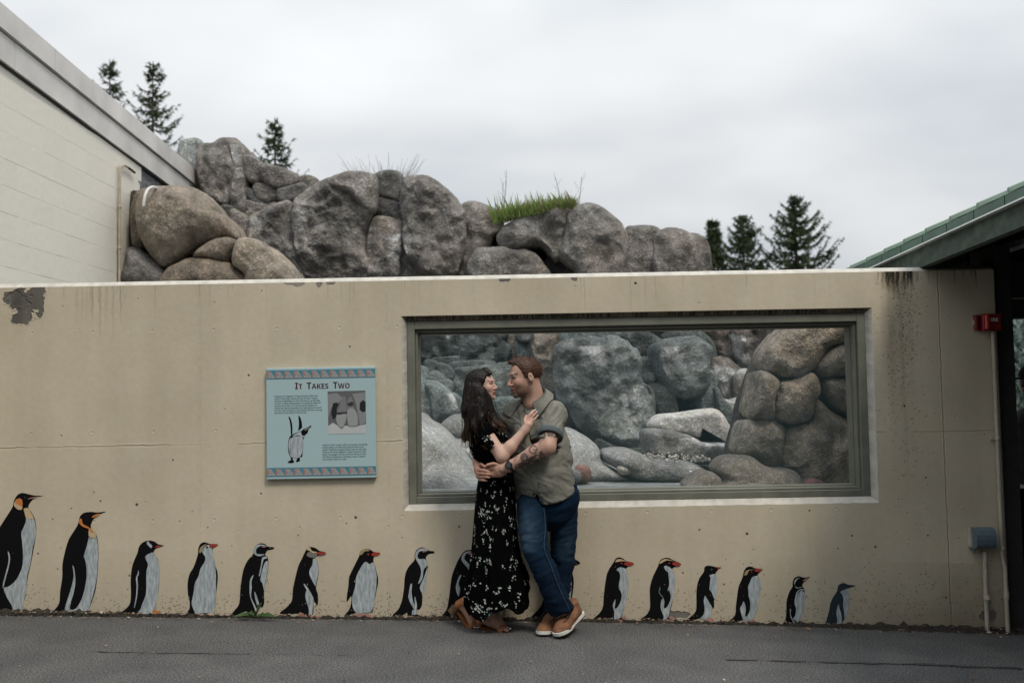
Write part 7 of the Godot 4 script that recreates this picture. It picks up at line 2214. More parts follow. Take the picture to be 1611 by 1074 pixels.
	var hn := hm.normals()
	for k in 900:
		var i := rng.randi() % hm.v.size()
		var q: Vector3 = hm.v[i] - hat
		var p0: Vector3 = hm.v[i] - hn[i] * 0.002
		var lie: Vector3 = (ax[0] * (0.9 if q.dot(ax[1]) > 0.09 else -0.35) - ax[1] * (0.1 if q.dot(ax[1]) > 0.09 else 0.8) + hn[i] * 0.45 + Vector3(rng.randfn(0, 0.2), rng.randfn(0, 0.2), rng.randfn(0, 0.2))).normalized()
		var ln := rng.randf_range(0.008, 0.018) * (1.3 if q.dot(ax[1]) > 0.08 else 0.7)
		tufts.tube(PackedVector3Array([p0, p0 + lie * ln * 0.6, p0 + lie * ln]), PackedFloat32Array([0.0012, 0.0010, 0.0003]), 3)
		tufts.paint(Color(0.062, 0.030, 0.017) * rng.randf_range(0.5, 1.6))
	tag(obj("short_strands", tufts, mats.hair, hair), "", "", "", "stuff")

	# shirt
	var fs := Field.new(Vector3(0.14, 1.078, -6.2) - Vector3(0.33, 0.37, 0.27), Vector3(0.14, 1.078, -6.2) + Vector3(0.24, 0.37, 0.30), 0.0075)
	fs.cap(Vector3(0.127, 1.216, -6.2), Vector3(0.135, 1.059, -6.2), 0.160, 0.185, 0.06, front, 0.66)
	fs.cap(Vector3(0.135, 1.059, -6.2), Vector3(0.168, 0.725, -6.2), 0.190, 0.205, 0.06, front, 0.72)
	fs.cap(Vector3(0.113, 1.35, -6.2), Vector3(0.22, 1.307, -6.11), 0.060, 0.078, 0.05)
	fs.cap(Vector3(0.105, 1.35, -6.2), Vector3(-0.022, 1.291, -6.28), 0.060, 0.07, 0.05)
	fs.cap(Vector3(0.081, 1.161, -6.12), Vector3(0.135, 0.928, -6.12), 0.09, 0.11, 0.08)
	fs.cap(Vector3(0.227, 1.315, -6.1), Vector3(0.198, 1.188, -5.99), 0.078, 0.068, 0.035)
	fs.cap(Vector3(-0.022, 1.308, -6.27), Vector3(-0.106, 1.135, -6.34), 0.07, 0.066, 0.04)
	fs.cap(hat + Vector3(0, -0.06, 0), Vector3(0.065, 1.379, -6.1), 0.055, 0.050, 0.02, Vector3.ZERO, 1.0, true)
	var cuff_at := Vector3(0.198, 1.184, -5.99)
	var cuff_dir := (el - sh).normalized()
	fs.clip_by(func(p: Vector3) -> float:
		var q := p - cuff_at
		if q.length() < 0.13 and p.z > -6.12: return q.dot(cuff_dir)
		return -1.0)
	var hem := [[-0.05, 0.787], [0.077, 0.768], [0.096, 0.795], [0.113, 0.848], [0.127, 0.795], [0.142, 0.76], [0.216, 0.775], [0.297, 0.799], [0.379, 0.855]]
	fs.clip_by(func(p: Vector3) -> float:
		if p.y > 1.0: return -1.0
		var y: float = hem[0][1]
		for i in hem.size() - 1:
			if p.x >= hem[i][0]:
				y = lerpf(hem[i][1], hem[i + 1][1], clampf((p.x - hem[i][0]) / (hem[i + 1][0] - hem[i][0]), 0.0, 1.0))
		if p.z < -6.2: y = minf(y, 0.757)
		return (y - p.y) * 0.8)
	var sm := fs.mesh(MB.new())
	swell(sm, func(p: Vector3, n: Vector3) -> float:
		var sleeve: bool = (p - cuff_at).length() < 0.19 and p.z > -6.16 and p.x > 0.169
		var a := 0.0
		if sleeve:
			a = 0.009 * fold(p, Vector3(-0.55, -0.8, 0).normalized(), 13.0, 3.0, 3.0)
		else:
			var lowly := smoothstep(1.25, 0.95, p.y)
			a = 0.010 * fold(p, Vector3(-0.75, 0.62, 0).normalized(), 11.0, 2.2, 1.0) * (1.0 - lowly * 0.5)
			a += 0.009 * lowly * fold(p, Vector3(0.9, -0.42, 0).normalized(), 12.0, 2.0, 2.0)
			a *= 0.35 + 0.65 * smoothstep(1.38, 1.25, p.y)
		return a - 0.006)
	var shirt := obj("shirt", sm, mats.shirt, man)
	# rolled cuff
	var cuff := MB.new()
	var rows := []
	var cu := cuff_dir.cross(Vector3.BACK).normalized()
	var cv := cuff_dir.cross(cu)
	for e in [[-0.018, 0.066], [-0.020, 0.074], [0.0, 0.078], [0.016, 0.076], [0.019, 0.070], [0.012, 0.062]]:
		var row := PackedVector3Array()
		for i in 36:
			var g := TAU * i / 36.0
			var wob := 1.0 + 0.04 * n_mid.get_noise_2d(cos(g) * 2.0 + e[0] * 20.0, sin(g) * 2.0)
			row.append(cuff_at + cuff_dir * (e[0] - 0.004) + (cu * cos(g) + cv * sin(g)) * e[1] * wob)
		rows.append(row)
	cuff.grid(rows, true)
	obj("cuff", cuff, mats.shirt_dark, shirt)
	# strips laid on the shirt: placket, hem facings, pocket
	var lay := func(called: String, path: Array, width: float, lift: float, m: Material) -> void:
		var p3 := PackedVector3Array()
		for q in path: p3.append(q)
		p3 = curve3(p3, 8)
		var r0 := PackedVector3Array()
		var r1 := PackedVector3Array()
		var rm := PackedVector3Array()
		for i in p3.size():
			var dir := (p3[mini(i + 1, p3.size() - 1)] - p3[maxi(i - 1, 0)]).normalized()
			var acr := dir.cross(Vector3.BACK).normalized() * width
			r0.append(fs.hit(p3[i] + acr + Vector3(0, 0, 0.25), Vector3.FORWARD) + Vector3(0, 0, lift))
			rm.append(fs.hit(p3[i] + Vector3(0, 0, 0.25), Vector3.FORWARD) + Vector3(0, 0, lift + 0.0015))
			r1.append(fs.hit(p3[i] - acr + Vector3(0, 0, 0.25), Vector3.FORWARD) + Vector3(0, 0, lift))
		var b := MB.new()
		b.grid([r1, rm, r0])
		obj(called, b, m, shirt)
	lay.call("placket", [Vector3(0.019, 1.373, -6.1), Vector3(0.04, 1.26, -6.08), Vector3(0.064, 1.125, -6.07), Vector3(0.089, 0.991, -6.07), Vector3(0.105, 0.856, -6.07)], 0.016, 0.006, mats.shirt)
	lay.call("hem_facing", [Vector3(0.101, 0.841, -6.07), Vector3(0.089, 0.811, -6.07), Vector3(0.081, 0.776, -6.07)], 0.013, 0.004, mats.shirt_dark)
	lay.call("hem_facing", [Vector3(0.117, 0.841, -6.07), Vector3(0.131, 0.806, -6.07), Vector3(0.146, 0.768, -6.07)], 0.010, 0.004, mats.shirt_dark)
	lay.call("pocket", [Vector3(0.098, 1.271, -6.06), Vector3(0.112, 1.218, -6.05), Vector3(0.122, 1.168, -6.05)], 0.040, 0.003, mats.shirt)
	lay.call("armhole_seam", [Vector3(0.214, 1.384, -6.12), Vector3(0.181, 1.335, -6.08), Vector3(0.163, 1.278, -6.05), Vector3(0.15, 1.217, -6.04)], 0.004, 0.003, mats.shirt)
	for q in [Vector3(0.045, 1.337, -6.08), Vector3(0.075, 1.079, -6.07), Vector3(0.092, 0.964, -6.07)]:
		var bt := MB.new()
		var bp := fs.hit(q + Vector3(0, 0, 0.2), Vector3.FORWARD) + Vector3(0, 0, 0.008)
		bt.tube(PackedVector3Array([bp, bp + Vector3(-0.001, 0, 0.003)]), 0.0055, 10)
		obj("button", bt, mats.button, shirt)
	var tagm := MB.new()
	var tp := fs.hit(Vector3(0.345, 0.89, -6.2) + Vector3(0, 0, 0.3), Vector3.FORWARD)
	tagm.box(tp + Vector3(0, 0, 0.004), Vector3(0.009, 0.018, 0.003), 0.001)
	obj("side_tag", tagm, mats.pale_text, shirt)
	# collar: folded over all round, open at the throat with two points
	var nc := Vector3(0.11, 1.413, -6.19)
	var nf := Vector3(-0.70, 0, 0.71)
	var na := (Vector3.UP * 0.84 + nf * 0.54).normalized()
	var nb := (-nf - na * (-nf).dot(na)).normalized()
	var nsd := na.cross(nb)
	var out_of := func(p: Vector3, dirv: Vector3, gap: float) -> Vector3:
		for i in 60:
			if fs.at(p) > gap: break
			p += (dirv * 0.75 + na * 0.55) * 0.003
		return p
	for half in [1.0, -1.0]:
		var top := PackedVector3Array()
		var edge := PackedVector3Array()
		var mid := PackedVector3Array()
		var inn := PackedVector3Array()
		for i in 19:
			var t := i / 18.0
			var an: float = half * t * 2.55
			var dirv := nb * cos(an) + nsd * sin(an)
			top.append(nc + na * (0.030 - 0.016 * t) + dirv * (0.074 + 0.010 * t))
			mid.append(out_of.call(nc + na * (0.010 - 0.020 * t) + dirv * (0.092 + 0.012 * t), dirv, 0.009))
			edge.append(out_of.call(nc + na * (-0.024 - 0.018 * t - 0.035 * smoothstep(0.7, 1.0, t)) + dirv * (0.108 + 0.018 * t + 0.012 * smoothstep(0.7, 1.0, t)), dirv, 0.007))
			inn.append(nc + na * -0.03 + dirv * 0.068)
		var colm := MB.new()
		if half > 0.0: colm.grid([edge, mid, top, inn])
		else: colm.grid([inn, top, mid, edge])
		obj("collar", colm, mats.shirt, shirt)
	# watch
	var watch := MB.new()
	var wd := along
	var wu := wd.cross(Vector3.BACK).normalized()
	var wv := wd.cross(wu)
	rows = []
	for e in [-0.011, -0.009, 0.009, 0.011]:
		var row := PackedVector3Array()
		for i in 28:
			var g := TAU * i / 28.0
			row.append(wr + wd * (e - 0.006) + (wu * cos(g) * 1.05 + wv * sin(g)) * (0.0355 if absf(e) < 0.01 else 0.032))
		rows.append(row)
	watch.grid(rows, true)
	var ws := obj("watch", watch, mats.watch, man)
	var face := MB.new()
	var fc := wr - wd * 0.006 + Vector3(-0.3, 0.1, 0.95).normalized() * 0.036
	var fd := Vector3(-0.3, 0.1, 0.95).normalized()
	face.tube(PackedVector3Array([fc, fc + fd * 0.007, fc + fd * 0.009]), PackedFloat32Array([0.023, 0.023, 0.020]), 20)
	obj("watch_case", face, mats.watch, ws)
	var dial := MB.new()
	dial.tube(PackedVector3Array([fc + fd * 0.009, fc + fd * 0.0096]), 0.014, 18)
	obj("dial", dial, mats.button, ws)

	# jeans
	var fj := Field.new(Vector3(0.18, 0.422, -6.15) - Vector3(0.30, 0.42, 0.26), Vector3(0.18, 0.422, -6.15) + Vector3(0.26, 0.48, 0.34), 0.0085)
	fj.cap(Vector3(0.102, 0.782, -6.19), Vector3(0.271, 0.795, -6.19), 0.105, 0.105, 0.04, front, 0.9)
	fj.cap(Vector3(0.183, 0.862, -6.2), Vector3(0.181, 0.764, -6.2), 0.17, 0.17, 0.04, front, 0.7)
	fj.chain([Vector3(0.077, 0.751, -6.13), Vector3(0.081, 0.621, -6.06), Vector3(0.094, 0.507, -6.01), Vector3(0.151, 0.367, -5.99), Vector3(0.209, 0.222, -6.0), Vector3(0.25, 0.134, -6.02)], [0.090, 0.081, 0.072, 0.068, 0.066, 0.069], 0.010)
	fj.chain([Vector3(0.279, 0.738, -6.21), Vector3(0.277, 0.562, -6.24), Vector3(0.266, 0.387, -6.26), Vector3(0.243, 0.229, -6.25), Vector3(0.203, 0.09, -6.21)], [0.088, 0.077, 0.071, 0.066, 0.063], 0.003)
	fj.clip_by(func(p: Vector3) -> float:
		if p.z > -6.10: return (0.136 + (p.x - 0.25) * 0.32) - p.y
		return 0.097 - p.y)
	var jm := fj.mesh(MB.new())
	var knee := Vector3(0.097, 0.501, -6.0)
	var knee2 := Vector3(0.279, 0.414, -6.1)
	swell(jm, func(p: Vector3, _n: Vector3) -> float:
		var a := 0.0035 * fold(p, Vector3(0.95, 0.3, 0).normalized(), 14.0, 2.5, 5.0)
		a += 0.012 * exp(-pow((p.y - knee2.y) / 0.06, 2.0)) * smoothstep(0.171, 0.217, p.x) * fold(p, Vector3(0.8, -0.6, 0).normalized(), 9.0, 2.0, 6.0)
		a += 0.008 * smoothstep(knee.y - 0.16, knee.y - 0.30, p.y) * fold(p, Vector3(0.9, -0.15, 0).normalized(), 15.0, 2.5, 7.0)
		a += 0.007 * exp(-pow((p.y - 0.566) / 0.09, 2.0)) * fold(p, Vector3(0.96, 0.28, 0).normalized(), 11.0, 1.5, 8.0)
		return a)
	var fade1 := Vector3(0.042, 0.603, -6.03)
	var fade2 := Vector3(0.292, 0.497, -6.1)
	skin(jm, func(p: Vector3) -> Color:
		var base := Color(0.0055, 0.018, 0.040)
		var t := 0.75 * exp(-((p - fade1) * Vector3(1.6, 0.75, 0.6)).length_squared() / 0.0095) + 0.45 * exp(-((p - fade2) * Vector3(1.3, 0.8, 0.5)).length_squared() / 0.008)
		t *= 0.85 + 0.5 * n_mid.get_noise_3dv(p * 6.0)
		var r := fold(p, Vector3(0.9, 0.4, 0).normalized(), 10.0, 2.0, 6.0)
		return base.lerp(Color(0.065, 0.115, 0.165), clampf(t, 0.0, 1.0)) * (0.85 + 0.35 * maxf(0.0, r) * smoothstep(0.35, 0.6, p.y) + 0.2 * n_mid.get_noise_3dv(p * 8.0)))
	var jeans := obj("jeans", jm, mats.denim, man)
	var seam := MB.new()
	var sp := PackedVector3Array()
	for q in curve3(PackedVector3Array([Vector3(0.151, 0.749, -6.0), Vector3(0.157, 0.635, -6.0), Vector3(0.146, 0.523, -5.95), Vector3(0.181, 0.425, -5.95), Vector3(0.231, 0.287, -5.95), Vector3(0.281, 0.175, -5.95), Vector3(0.292, 0.149, -5.95)]), 8):
		sp.append(fj.hit(q + Vector3(0, 0, 0.1), Vector3.FORWARD) + Vector3(0, 0, 0.012))
	seam.tube(sp, 0.0036, 6)
	seam.paint(Color(0.035, 0.065, 0.095))
	obj("side_seam", seam, mats.denim, jeans)
	shoe(man, Vector3(0.225, ground_y(0.2) + 0.003, -6.24), Vector3(-0.38, 0.0, 0.925), Vector3(0, 1, 0), 1.0)
	shoe(man, Vector3(0.367, 0.089, -6.15), Vector3(0.225, 0.006, -5.95) - Vector3(0.367, 0.089, -6.15), Vector3(-0.50, 0.62, 0.60), 2.0)


# ---------------------------------------------------------------- the woman
func make_woman() -> void:
	var wo := thing("person", "dark haired woman in long black floral dress, her hand on the man's chest", "person", Vector3(-0.173, 0.006, -6.15))
	var tone := Color(0.50, 0.325, 0.255)
	var hat := Vector3(-0.208, 1.491, -6.13)
	var g := 0.80
	var fw := Vector3(0.93, 0.09, 0.35).normalized()
	var body := MB.new()
	var f := Field.new(hat - Vector3(0.16, 0.24, 0.15), hat + Vector3(0.16, 0.13, 0.15), 0.0035)
	var ax := head(f, hat, fw, Vector3(-0.06, 1, 0), g, false)
	f.cap(Vector3(-0.222, 1.447, -6.13), Vector3(-0.201, 1.302, -6.13), 0.042, 0.048, 0.02)
	f.mesh(body)
	skin(body, func(p: Vector3) -> Color: return head_colour(p, hat, ax, g, tone, false))
	var sh := Vector3(-0.215, 1.239, -6.04)
	var el := Vector3(-0.094, 1.065, -5.98)
	var wr := Vector3(0.046, 1.22, -6.01)
	var fa := Field.new(el - Vector3(0.18, 0.08, 0.13), el + Vector3(0.20, 0.25, 0.10), 0.0045)
	fa.cap(sh, el, 0.043, 0.037, 0.02)
	fa.cap(el, el.lerp(wr, 0.35), 0.036, 0.036, 0.02)
	fa.cap(el.lerp(wr, 0.35), wr, 0.036, 0.023, 0.02)
	fa.cap(wr, Vector3(0.066, 1.25, -6.01), 0.024, 0.024, 0.02)
	fa.mesh(body)
	skin(body, func(_p: Vector3) -> Color: return tone)
	var hd := Vector3(0.078, 1.269, -6.02)
	var fh := Field.new(hd - Vector3(0.08, 0.10, 0.06), hd + Vector3(0.07, 0.10, 0.06), 0.003)
	var hn := Vector3(-0.35, 0.1, 0.93).normalized()
	fh.cap(Vector3(0.052, 1.232, -6.01), Vector3(0.064, 1.254, -6.015), 0.021, 0.024, 0.012, hn, 0.62)
	fh.cap(Vector3(0.062, 1.25, -6.015), Vector3(0.074, 1.277, -6.02), 0.026, 0.025, 0.012, hn, 0.5)
	finger(fh, [Vector3(0.059, 1.281, -6.02), Vector3(0.073, 1.307, -6.02), Vector3(0.087, 1.324, -6.03), Vector3(0.096, 1.333, -6.035)], 0.0074)
	finger(fh, [Vector3(0.07, 1.285, -6.016), Vector3(0.086, 1.313, -6.014), Vector3(0.101, 1.33, -6.022), Vector3(0.11, 1.337, -6.03)], 0.0076)
	finger(fh, [Vector3(0.08, 1.279, -6.016), Vector3(0.098, 1.303, -6.016), Vector3(0.112, 1.318, -6.022), Vector3(0.12, 1.325, -6.03)], 0.0074)
	finger(fh, [Vector3(0.087, 1.265, -6.016), Vector3(0.103, 1.282, -6.016), Vector3(0.117, 1.295, -6.024), Vector3(0.124, 1.302, -6.03)], 0.0066)
	finger(fh, [Vector3(0.049, 1.251, -6.0), Vector3(0.045, 1.281, -6.02), Vector3(0.058, 1.305, -6.035)], 0.008)
	fh.mesh(body)
	skin(body, func(_p: Vector3) -> Color: return tone * Color(1.03, 0.93, 0.9))
	# feet
	for k in 2:
		var heel: Vector3 = [Vector3(-0.243, 0.064, -6.17), Vector3(-0.366, 0.14, -6.24)][k]
		var ankle: Vector3 = [Vector3(-0.191, 0.136, -6.17), Vector3(-0.318, 0.176, -6.23)][k]
		var ball: Vector3 = [Vector3(-0.118, 0.028, -6.12), Vector3(-0.295, 0.041, -6.21)][k]
		var toe: Vector3 = [Vector3(-0.076, 0.016, -6.1), Vector3(-0.267, 0.019, -6.185)][k]
		var ff := Field.new(heel.min(toe).min(ankle) - Vector3.ONE * 0.07, heel.max(toe).max(ankle) + Vector3(0.07, 0.16, 0.07), 0.0045)
		ff.cap(ankle + Vector3(0.05, 0.13, 0.0), ankle, 0.040, 0.031, 0.02)
		ff.cap(ankle, heel, 0.030, 0.027, 0.025)
		ff.cap(ankle.lerp(ball, 0.2), ball, 0.033, 0.027, 0.02)
		ff.cap(heel, ball, 0.024, 0.024, 0.02)
		var across: Vector3 = (toe - heel).cross(Vector3.UP).normalized()
		for t in 5:
			var o := across * (-0.024 + 0.012 * t)
			var reach: float = [0.9, 1.0, 0.98, 0.9, 0.78][t] if k == 1 else [0.78, 0.9, 0.98, 1.0, 1.02][t]
			ff.cap(ball + o * 0.9, ball.lerp(toe, reach) + o, 0.012, [0.0105, 0.008, 0.008, 0.008, 0.0075][t if k == 1 else 4 - t], 0.008)
		ff.mesh(body)
		skin(body, func(_p: Vector3) -> Color: return tone * Color(0.72, 0.62, 0.58))
	# under the dress
	var lo := Field.new(Vector3(-0.163, 0.621, -6.15) - Vector3(0.25, 0.62, 0.25), Vector3(-0.163, 0.621, -6.15) + Vector3(0.25, 0.72, 0.25), 0.016)
	lo.cap(Vector3(-0.203, 1.235, -6.15), Vector3(-0.137, 0.977, -6.15), 0.08, 0.07, 0.04)
	lo.cap(Vector3(-0.137, 0.977, -6.15), Vector3(-0.14, 0.775, -6.15), 0.07, 0.09, 0.04)
	lo.chain([Vector3(-0.121, 0.757, -6.14), Vector3(-0.123, 0.429, -6.14), Vector3(-0.191, 0.136, -6.17)], [0.07, 0.05, 0.036], 0.03)
	lo.chain([Vector3(-0.181, 0.753, -6.18), Vector3(-0.206, 0.421, -6.2), Vector3(-0.318, 0.176, -6.23)], [0.07, 0.05, 0.036], 0.03)
	lo.chain([Vector3(-0.154, 1.247, -6.25), Vector3(-0.058, 1.116, -6.3)], [0.035, 0.03], 0.02)
	lo.mesh(body)
	skin(body, func(_p: Vector3) -> Color: return tone)
	obj("body", body, mats.skin, wo)
	for q in [Vector3(0.096, 1.334, -6.026), Vector3(0.111, 1.338, -6.02), Vector3(0.12, 1.327, -6.02), Vector3(0.124, 1.303, -6.021)]:
		var nl := MB.new()
		nl.box(q, Vector3(0.0075, 0.010, 0.005), 0.0022, Basis.from_euler(Vector3(0, 0, -0.6)))
		obj("fingernail", nl, mats.nail, wo)
	for q in [Vector3(-0.064, 0.028, -6.065), Vector3(-0.244, 0.029, -6.15), Vector3(-0.258, 0.023, -6.14), Vector3(-0.271, 0.022, -6.14), Vector3(-0.285, 0.02, -6.15)]:
		var nl := MB.new()
		nl.box(q, Vector3(0.010, 0.007, 0.007), 0.003)
		obj("toenail", nl, mats.nail, wo)

	# hair: a cap and long wavy locks
	var fhr := Field.new(hat - Vector3(0.20, 0.46, 0.17), hat + Vector3(0.19, 0.13, 0.17), 0.004)
	var H := func(a: float, b: float, c: float) -> Vector3: return hat + (ax[0] * a + ax[1] * b + ax[2] * c) * g
	var bs := Basis(ax[0], ax[1], ax[2])
	fhr.ball(H.call(-0.022, 0.040, 0), Vector3(0.112, 0.090, 0.093) * g, bs, 0.01)
	fhr.ball(H.call(-0.045, -0.02, 0), Vector3(0.098, 0.13, 0.095) * g, bs, 0.03)
	fhr.ball(H.call(0.098, -0.018, 0), Vector3(0.066, 0.112, 0.12) * g, bs, 0.012, true)
	fhr.ball(H.call(0.045, -0.07, 0), Vector3(0.06, 0.085, 0.10) * g, bs, 0.03, true)
	fhr.cap(H.call(0.04, 0.118, -0.01), H.call(0.082, 0.085, -0.03), 0.018, 0.012, 0.02)
	rng.seed = 88
	var locks := [
		[Vector3(-0.275, 1.494, -6.1), Vector3(-0.299, 1.363, -6.08), Vector3(-0.296, 1.255, -6.06), Vector3(-0.314, 1.155, -6.07)], [Vector3(-0.251, 1.478, -6.07), Vector3(-0.271, 1.344, -6.04), Vector3(-0.284, 1.24, -6.04), Vector3(-0.297, 1.171, -6.05)],
		[Vector3(-0.235, 1.47, -6.06), Vector3(-0.236, 1.343, -6.03), Vector3(-0.252, 1.256, -6.01), Vector3(-0.245, 1.195, -6.01)], [Vector3(-0.216, 1.454, -6.06), Vector3(-0.205, 1.339, -6.03), Vector3(-0.217, 1.271, -6.01), Vector3(-0.203, 1.225, -6.01)],
		[Vector3(-0.205, 1.431, -6.07), Vector3(-0.179, 1.33, -6.05), Vector3(-0.168, 1.277, -6.04), Vector3(-0.126, 1.238, -6.04)], [Vector3(-0.19, 1.415, -6.08), Vector3(-0.168, 1.338, -6.07), Vector3(-0.138, 1.276, -6.06), Vector3(-0.084, 1.236, -6.06)],
		[Vector3(-0.187, 1.4, -6.1), Vector3(-0.157, 1.322, -6.09), Vector3(-0.119, 1.267, -6.08), Vector3(-0.1, 1.247, -6.08)], [Vector3(-0.285, 1.503, -6.14), Vector3(-0.314, 1.362, -6.14), Vector3(-0.311, 1.254, -6.12), Vector3(-0.328, 1.169, -6.12)],
		[Vector3(-0.267, 1.503, -6.19), Vector3(-0.297, 1.361, -6.19), Vector3(-0.298, 1.244, -6.18), Vector3(-0.311, 1.158, -6.17)], [Vector3(-0.263, 1.471, -6.08), Vector3(-0.294, 1.379, -6.06), Vector3(-0.307, 1.306, -6.06), Vector3(-0.281, 1.19, -6.05)]]
	for k in locks.size():
		var p := PackedVector3Array()
		for q in locks[k]: p.append(q)
		p = curve3(p, 6)
		for i in p.size():
			var u := float(i) / (p.size() - 1)
			p[i] += Vector3(sin(u * 11.0 + k * 1.9), 0.0, cos(u * 10.0 + k * 2.3)) * 0.008 * smoothstep(0.25, 0.6, u)
		for i in p.size() - 1:
			var u := float(i) / (p.size() - 1)
			fhr.cap(p[i], p[i + 1], lerpf(0.034, 0.009, pow(u, 1.3)), lerpf(0.034, 0.009, pow(u + 1.0 / (p.size() - 1), 1.3)), 0.006)
	var hm := fhr.mesh(MB.new())
	swell(hm, func(p: Vector3, _n: Vector3) -> float:
		return 0.0048 * n_mid.get_noise_3d((p.x + 0.010 * sin(p.y * 45.0)) * 30.0, p.y * 2.5, p.z * 30.0))
	skin(hm, func(p: Vector3) -> Color:
		var t := n_mid.get_noise_3d((p.x + 0.012 * sin(p.y * 45.0)) * 30.0, p.y * 3.0, p.z * 30.0)
		var tip := smoothstep(1.342, 1.187, p.y) * (0.05 + 1.0 * t + 0.8 * smoothstep(-0.214, -0.091, p.x))
		return (Color(0.0085, 0.0052, 0.004) * (1.0 + 0.8 * t)).lerp(Color(0.12, 0.06, 0.03), clampf(tip * 0.75, 0.0, 0.8)))
	var hair := obj("hair", hm, mats.hair, wo)
	var wisps := MB.new()
	for k in 110:
		var lk: Array = locks[rng.randi() % locks.size()]
		var jit := Vector3(rng.randfn(0.0, 0.016), rng.randfn(0.0, 0.012), rng.randfn(0.0, 0.012) + 0.018)
		var p := PackedVector3Array()
		for q in lk:
			p.append(q + jit * Vector3(1, 1, 1 if rng.randf() < 0.8 else -1))
		p[3] += Vector3(rng.randfn(0.0, 0.012), rng.randf_range(-0.05, 0.0), rng.randfn(0.0, 0.008))
		p = curve3(p, 6)
		var rad := PackedFloat32Array()
		for i in p.size():
			var u := float(i) / (p.size() - 1)
			p[i] += Vector3(sin(u * 12.0 + k), 0.0, cos(u * 11.0 + k)) * 0.006 * u
			rad.append(0.0026 * (1.0 - 0.75 * u) * minf(1.0, 0.3 + u * 3.0))
		wisps.tube(p, rad, 4)
		for q in range(wisps.c.size(), wisps.v.size()):
			var tipq := smoothstep(1.322, 1.167, wisps.v[q].y) * (0.7 if k % 3 == 0 else 0.25)
			wisps.c.append(Color(0.011, 0.007, 0.005).lerp(Color(0.15, 0.08, 0.042), tipq))
	tag(obj("loose_strands", wisps, mats.hair, hair), "", "", "", "stuff")

	# dress: bodice
	var sd := Vector3(-0.30, 0, 0.95).normalized()
	var fb := Field.new(Vector3(-0.173, 1.107, -6.13) - Vector3(0.19, 0.25, 0.25), Vector3(-0.173, 1.107, -6.13) + Vector3(0.19, 0.24, 0.24), 0.006)
	fb.cap(Vector3(-0.211, 1.22, -6.15), Vector3(-0.181, 1.133, -6.15), 0.092, 0.105, 0.04, sd, 1.22)
	fb.cap(Vector3(-0.181, 1.133, -6.15), Vector3(-0.137, 0.977, -6.15), 0.104, 0.088, 0.04, sd, 1.22)
	fb.cap(Vector3(-0.137, 0.977, -6.15), Vector3(-0.138, 0.892, -6.15), 0.088, 0.108, 0.03, sd, 1.15)
	fb.cap(Vector3(-0.114, 1.165, -6.12), Vector3(-0.103, 1.126, -6.12), 0.05, 0.05, 0.04)
	fb.cap(Vector3(-0.219, 1.254, -6.07), Vector3(-0.196, 1.205, -6.03), 0.058, 0.055, 0.03)
	fb.cap(Vector3(-0.196, 1.205, -6.03), Vector3(-0.184, 1.182, -6.02), 0.056, 0.052, 0.02)
	fb.cap(Vector3(-0.182, 1.264, -6.24), Vector3(-0.128, 1.182, -6.28), 0.055, 0.05, 0.03)
	var cut_at := Vector3(-0.181, 1.174, -6.02)
	var cut_n := (el - sh).normalized()
	fb.clip_by(func(p: Vector3) -> float:
		if (p - cut_at).length() < 0.075 and p.z > -6.075: return (p - cut_at).dot(cut_n)
		return -1.0)
	fb.ball(Vector3(-0.167, 1.214, -5.965), Vector3(0.011, 0.019, 0.02), Basis.from_euler(Vector3(0, 0, 0.35)), 0.004, true)
	var bm := fb.mesh(MB.new())
	swell(bm, func(p: Vector3, _n: Vector3) -> float: return 0.005 * fold(p, Vector3(0.35, -0.93, 0).normalized(), 8.0, 2.0, 12.0))
	var axis := Vector3(-0.159, 1.047, -6.15)
	for p in bm.v:
		bm.uv.append(Vector2(atan2(p.z - axis.z, p.x - axis.x) * 0.13 / 0.56, -p.y / 0.56))
	var dress := obj("dress", bm, mats.dress, wo)
	# skirt: hanging folds, longer at the back
	var prof := [[738, 757, 803], [752, 753, 806], [770, 749, 809], [790, 747, 811], [820, 745, 812], [850, 743, 814], [880, 740, 819], [905, 737, 828], [930, 733, 835], [968, 731, 840]]
	var px := [-0.226, -0.243, -0.259, -0.268, -0.278, -0.288, -0.301, -0.318, -0.343, -0.349]
	var qx := [-0.047, -0.036, -0.026, -0.02, -0.018, -0.012, 0.009, 0.046, 0.075, 0.088]
	var py := [0.979, 0.924, 0.855, 0.777, 0.662, 0.546, 0.431, 0.335, 0.24, 0.094]
	var sk := MB.new()
	var rows := []
	var wn := 128
	for j in 49:
		var v := j / 48.0
		var row := PackedVector3Array()
		for i in wn + 1:
			var a := TAU * i / wn - PI / 2.0
			var ca := cos(a)
			var sa := sin(a)
			# hem: right end kicked up, dips at the back left, lifts a little over the near foot
			var hem: float = 0.136 + 0.035 * sin(a) * smoothstep(-0.5, 0.6, ca) * 0.4 + 0.155 * smoothstep(0.78, 1.0, ca) - 0.030 * smoothstep(-0.2, -0.75, ca) + 0.06 * smoothstep(-0.93, -1.0, ca) + 0.016 * sin(a * 5.0 + 0.7) + 0.008 * sin(a * 11.0)
			var y := lerpf(py[0] + 0.012, hem, v)
			var k := 0
			while k < py.size() - 2 and y < py[k + 1]: k += 1
			var t: float = clampf((y - py[k]) / (py[k + 1] - py[k]), 0.0, 1.0)
			var x0: float = lerpf(px[k], px[k + 1], t)
			var x1: float = lerpf(qx[k], qx[k + 1], t)
			var rx := (x1 - x0) / 2.0
			var rz := lerpf(0.115, 0.20, smoothstep(0.0, 1.0, v))
			var amp := 0.075 * smoothstep(0.05, 0.8, v)
			var wave := sin(a * 9.0 + 1.5 * sin(a * 2.0) + 0.6 * v) * (0.7 + 0.5 * sin(a * 3.0 + 1.0))
			var w2 := 0.35 * sin(a * 21.0 + 3.0 * v)
			var s := 1.0 + amp * (wave + w2) - amp * 0.5
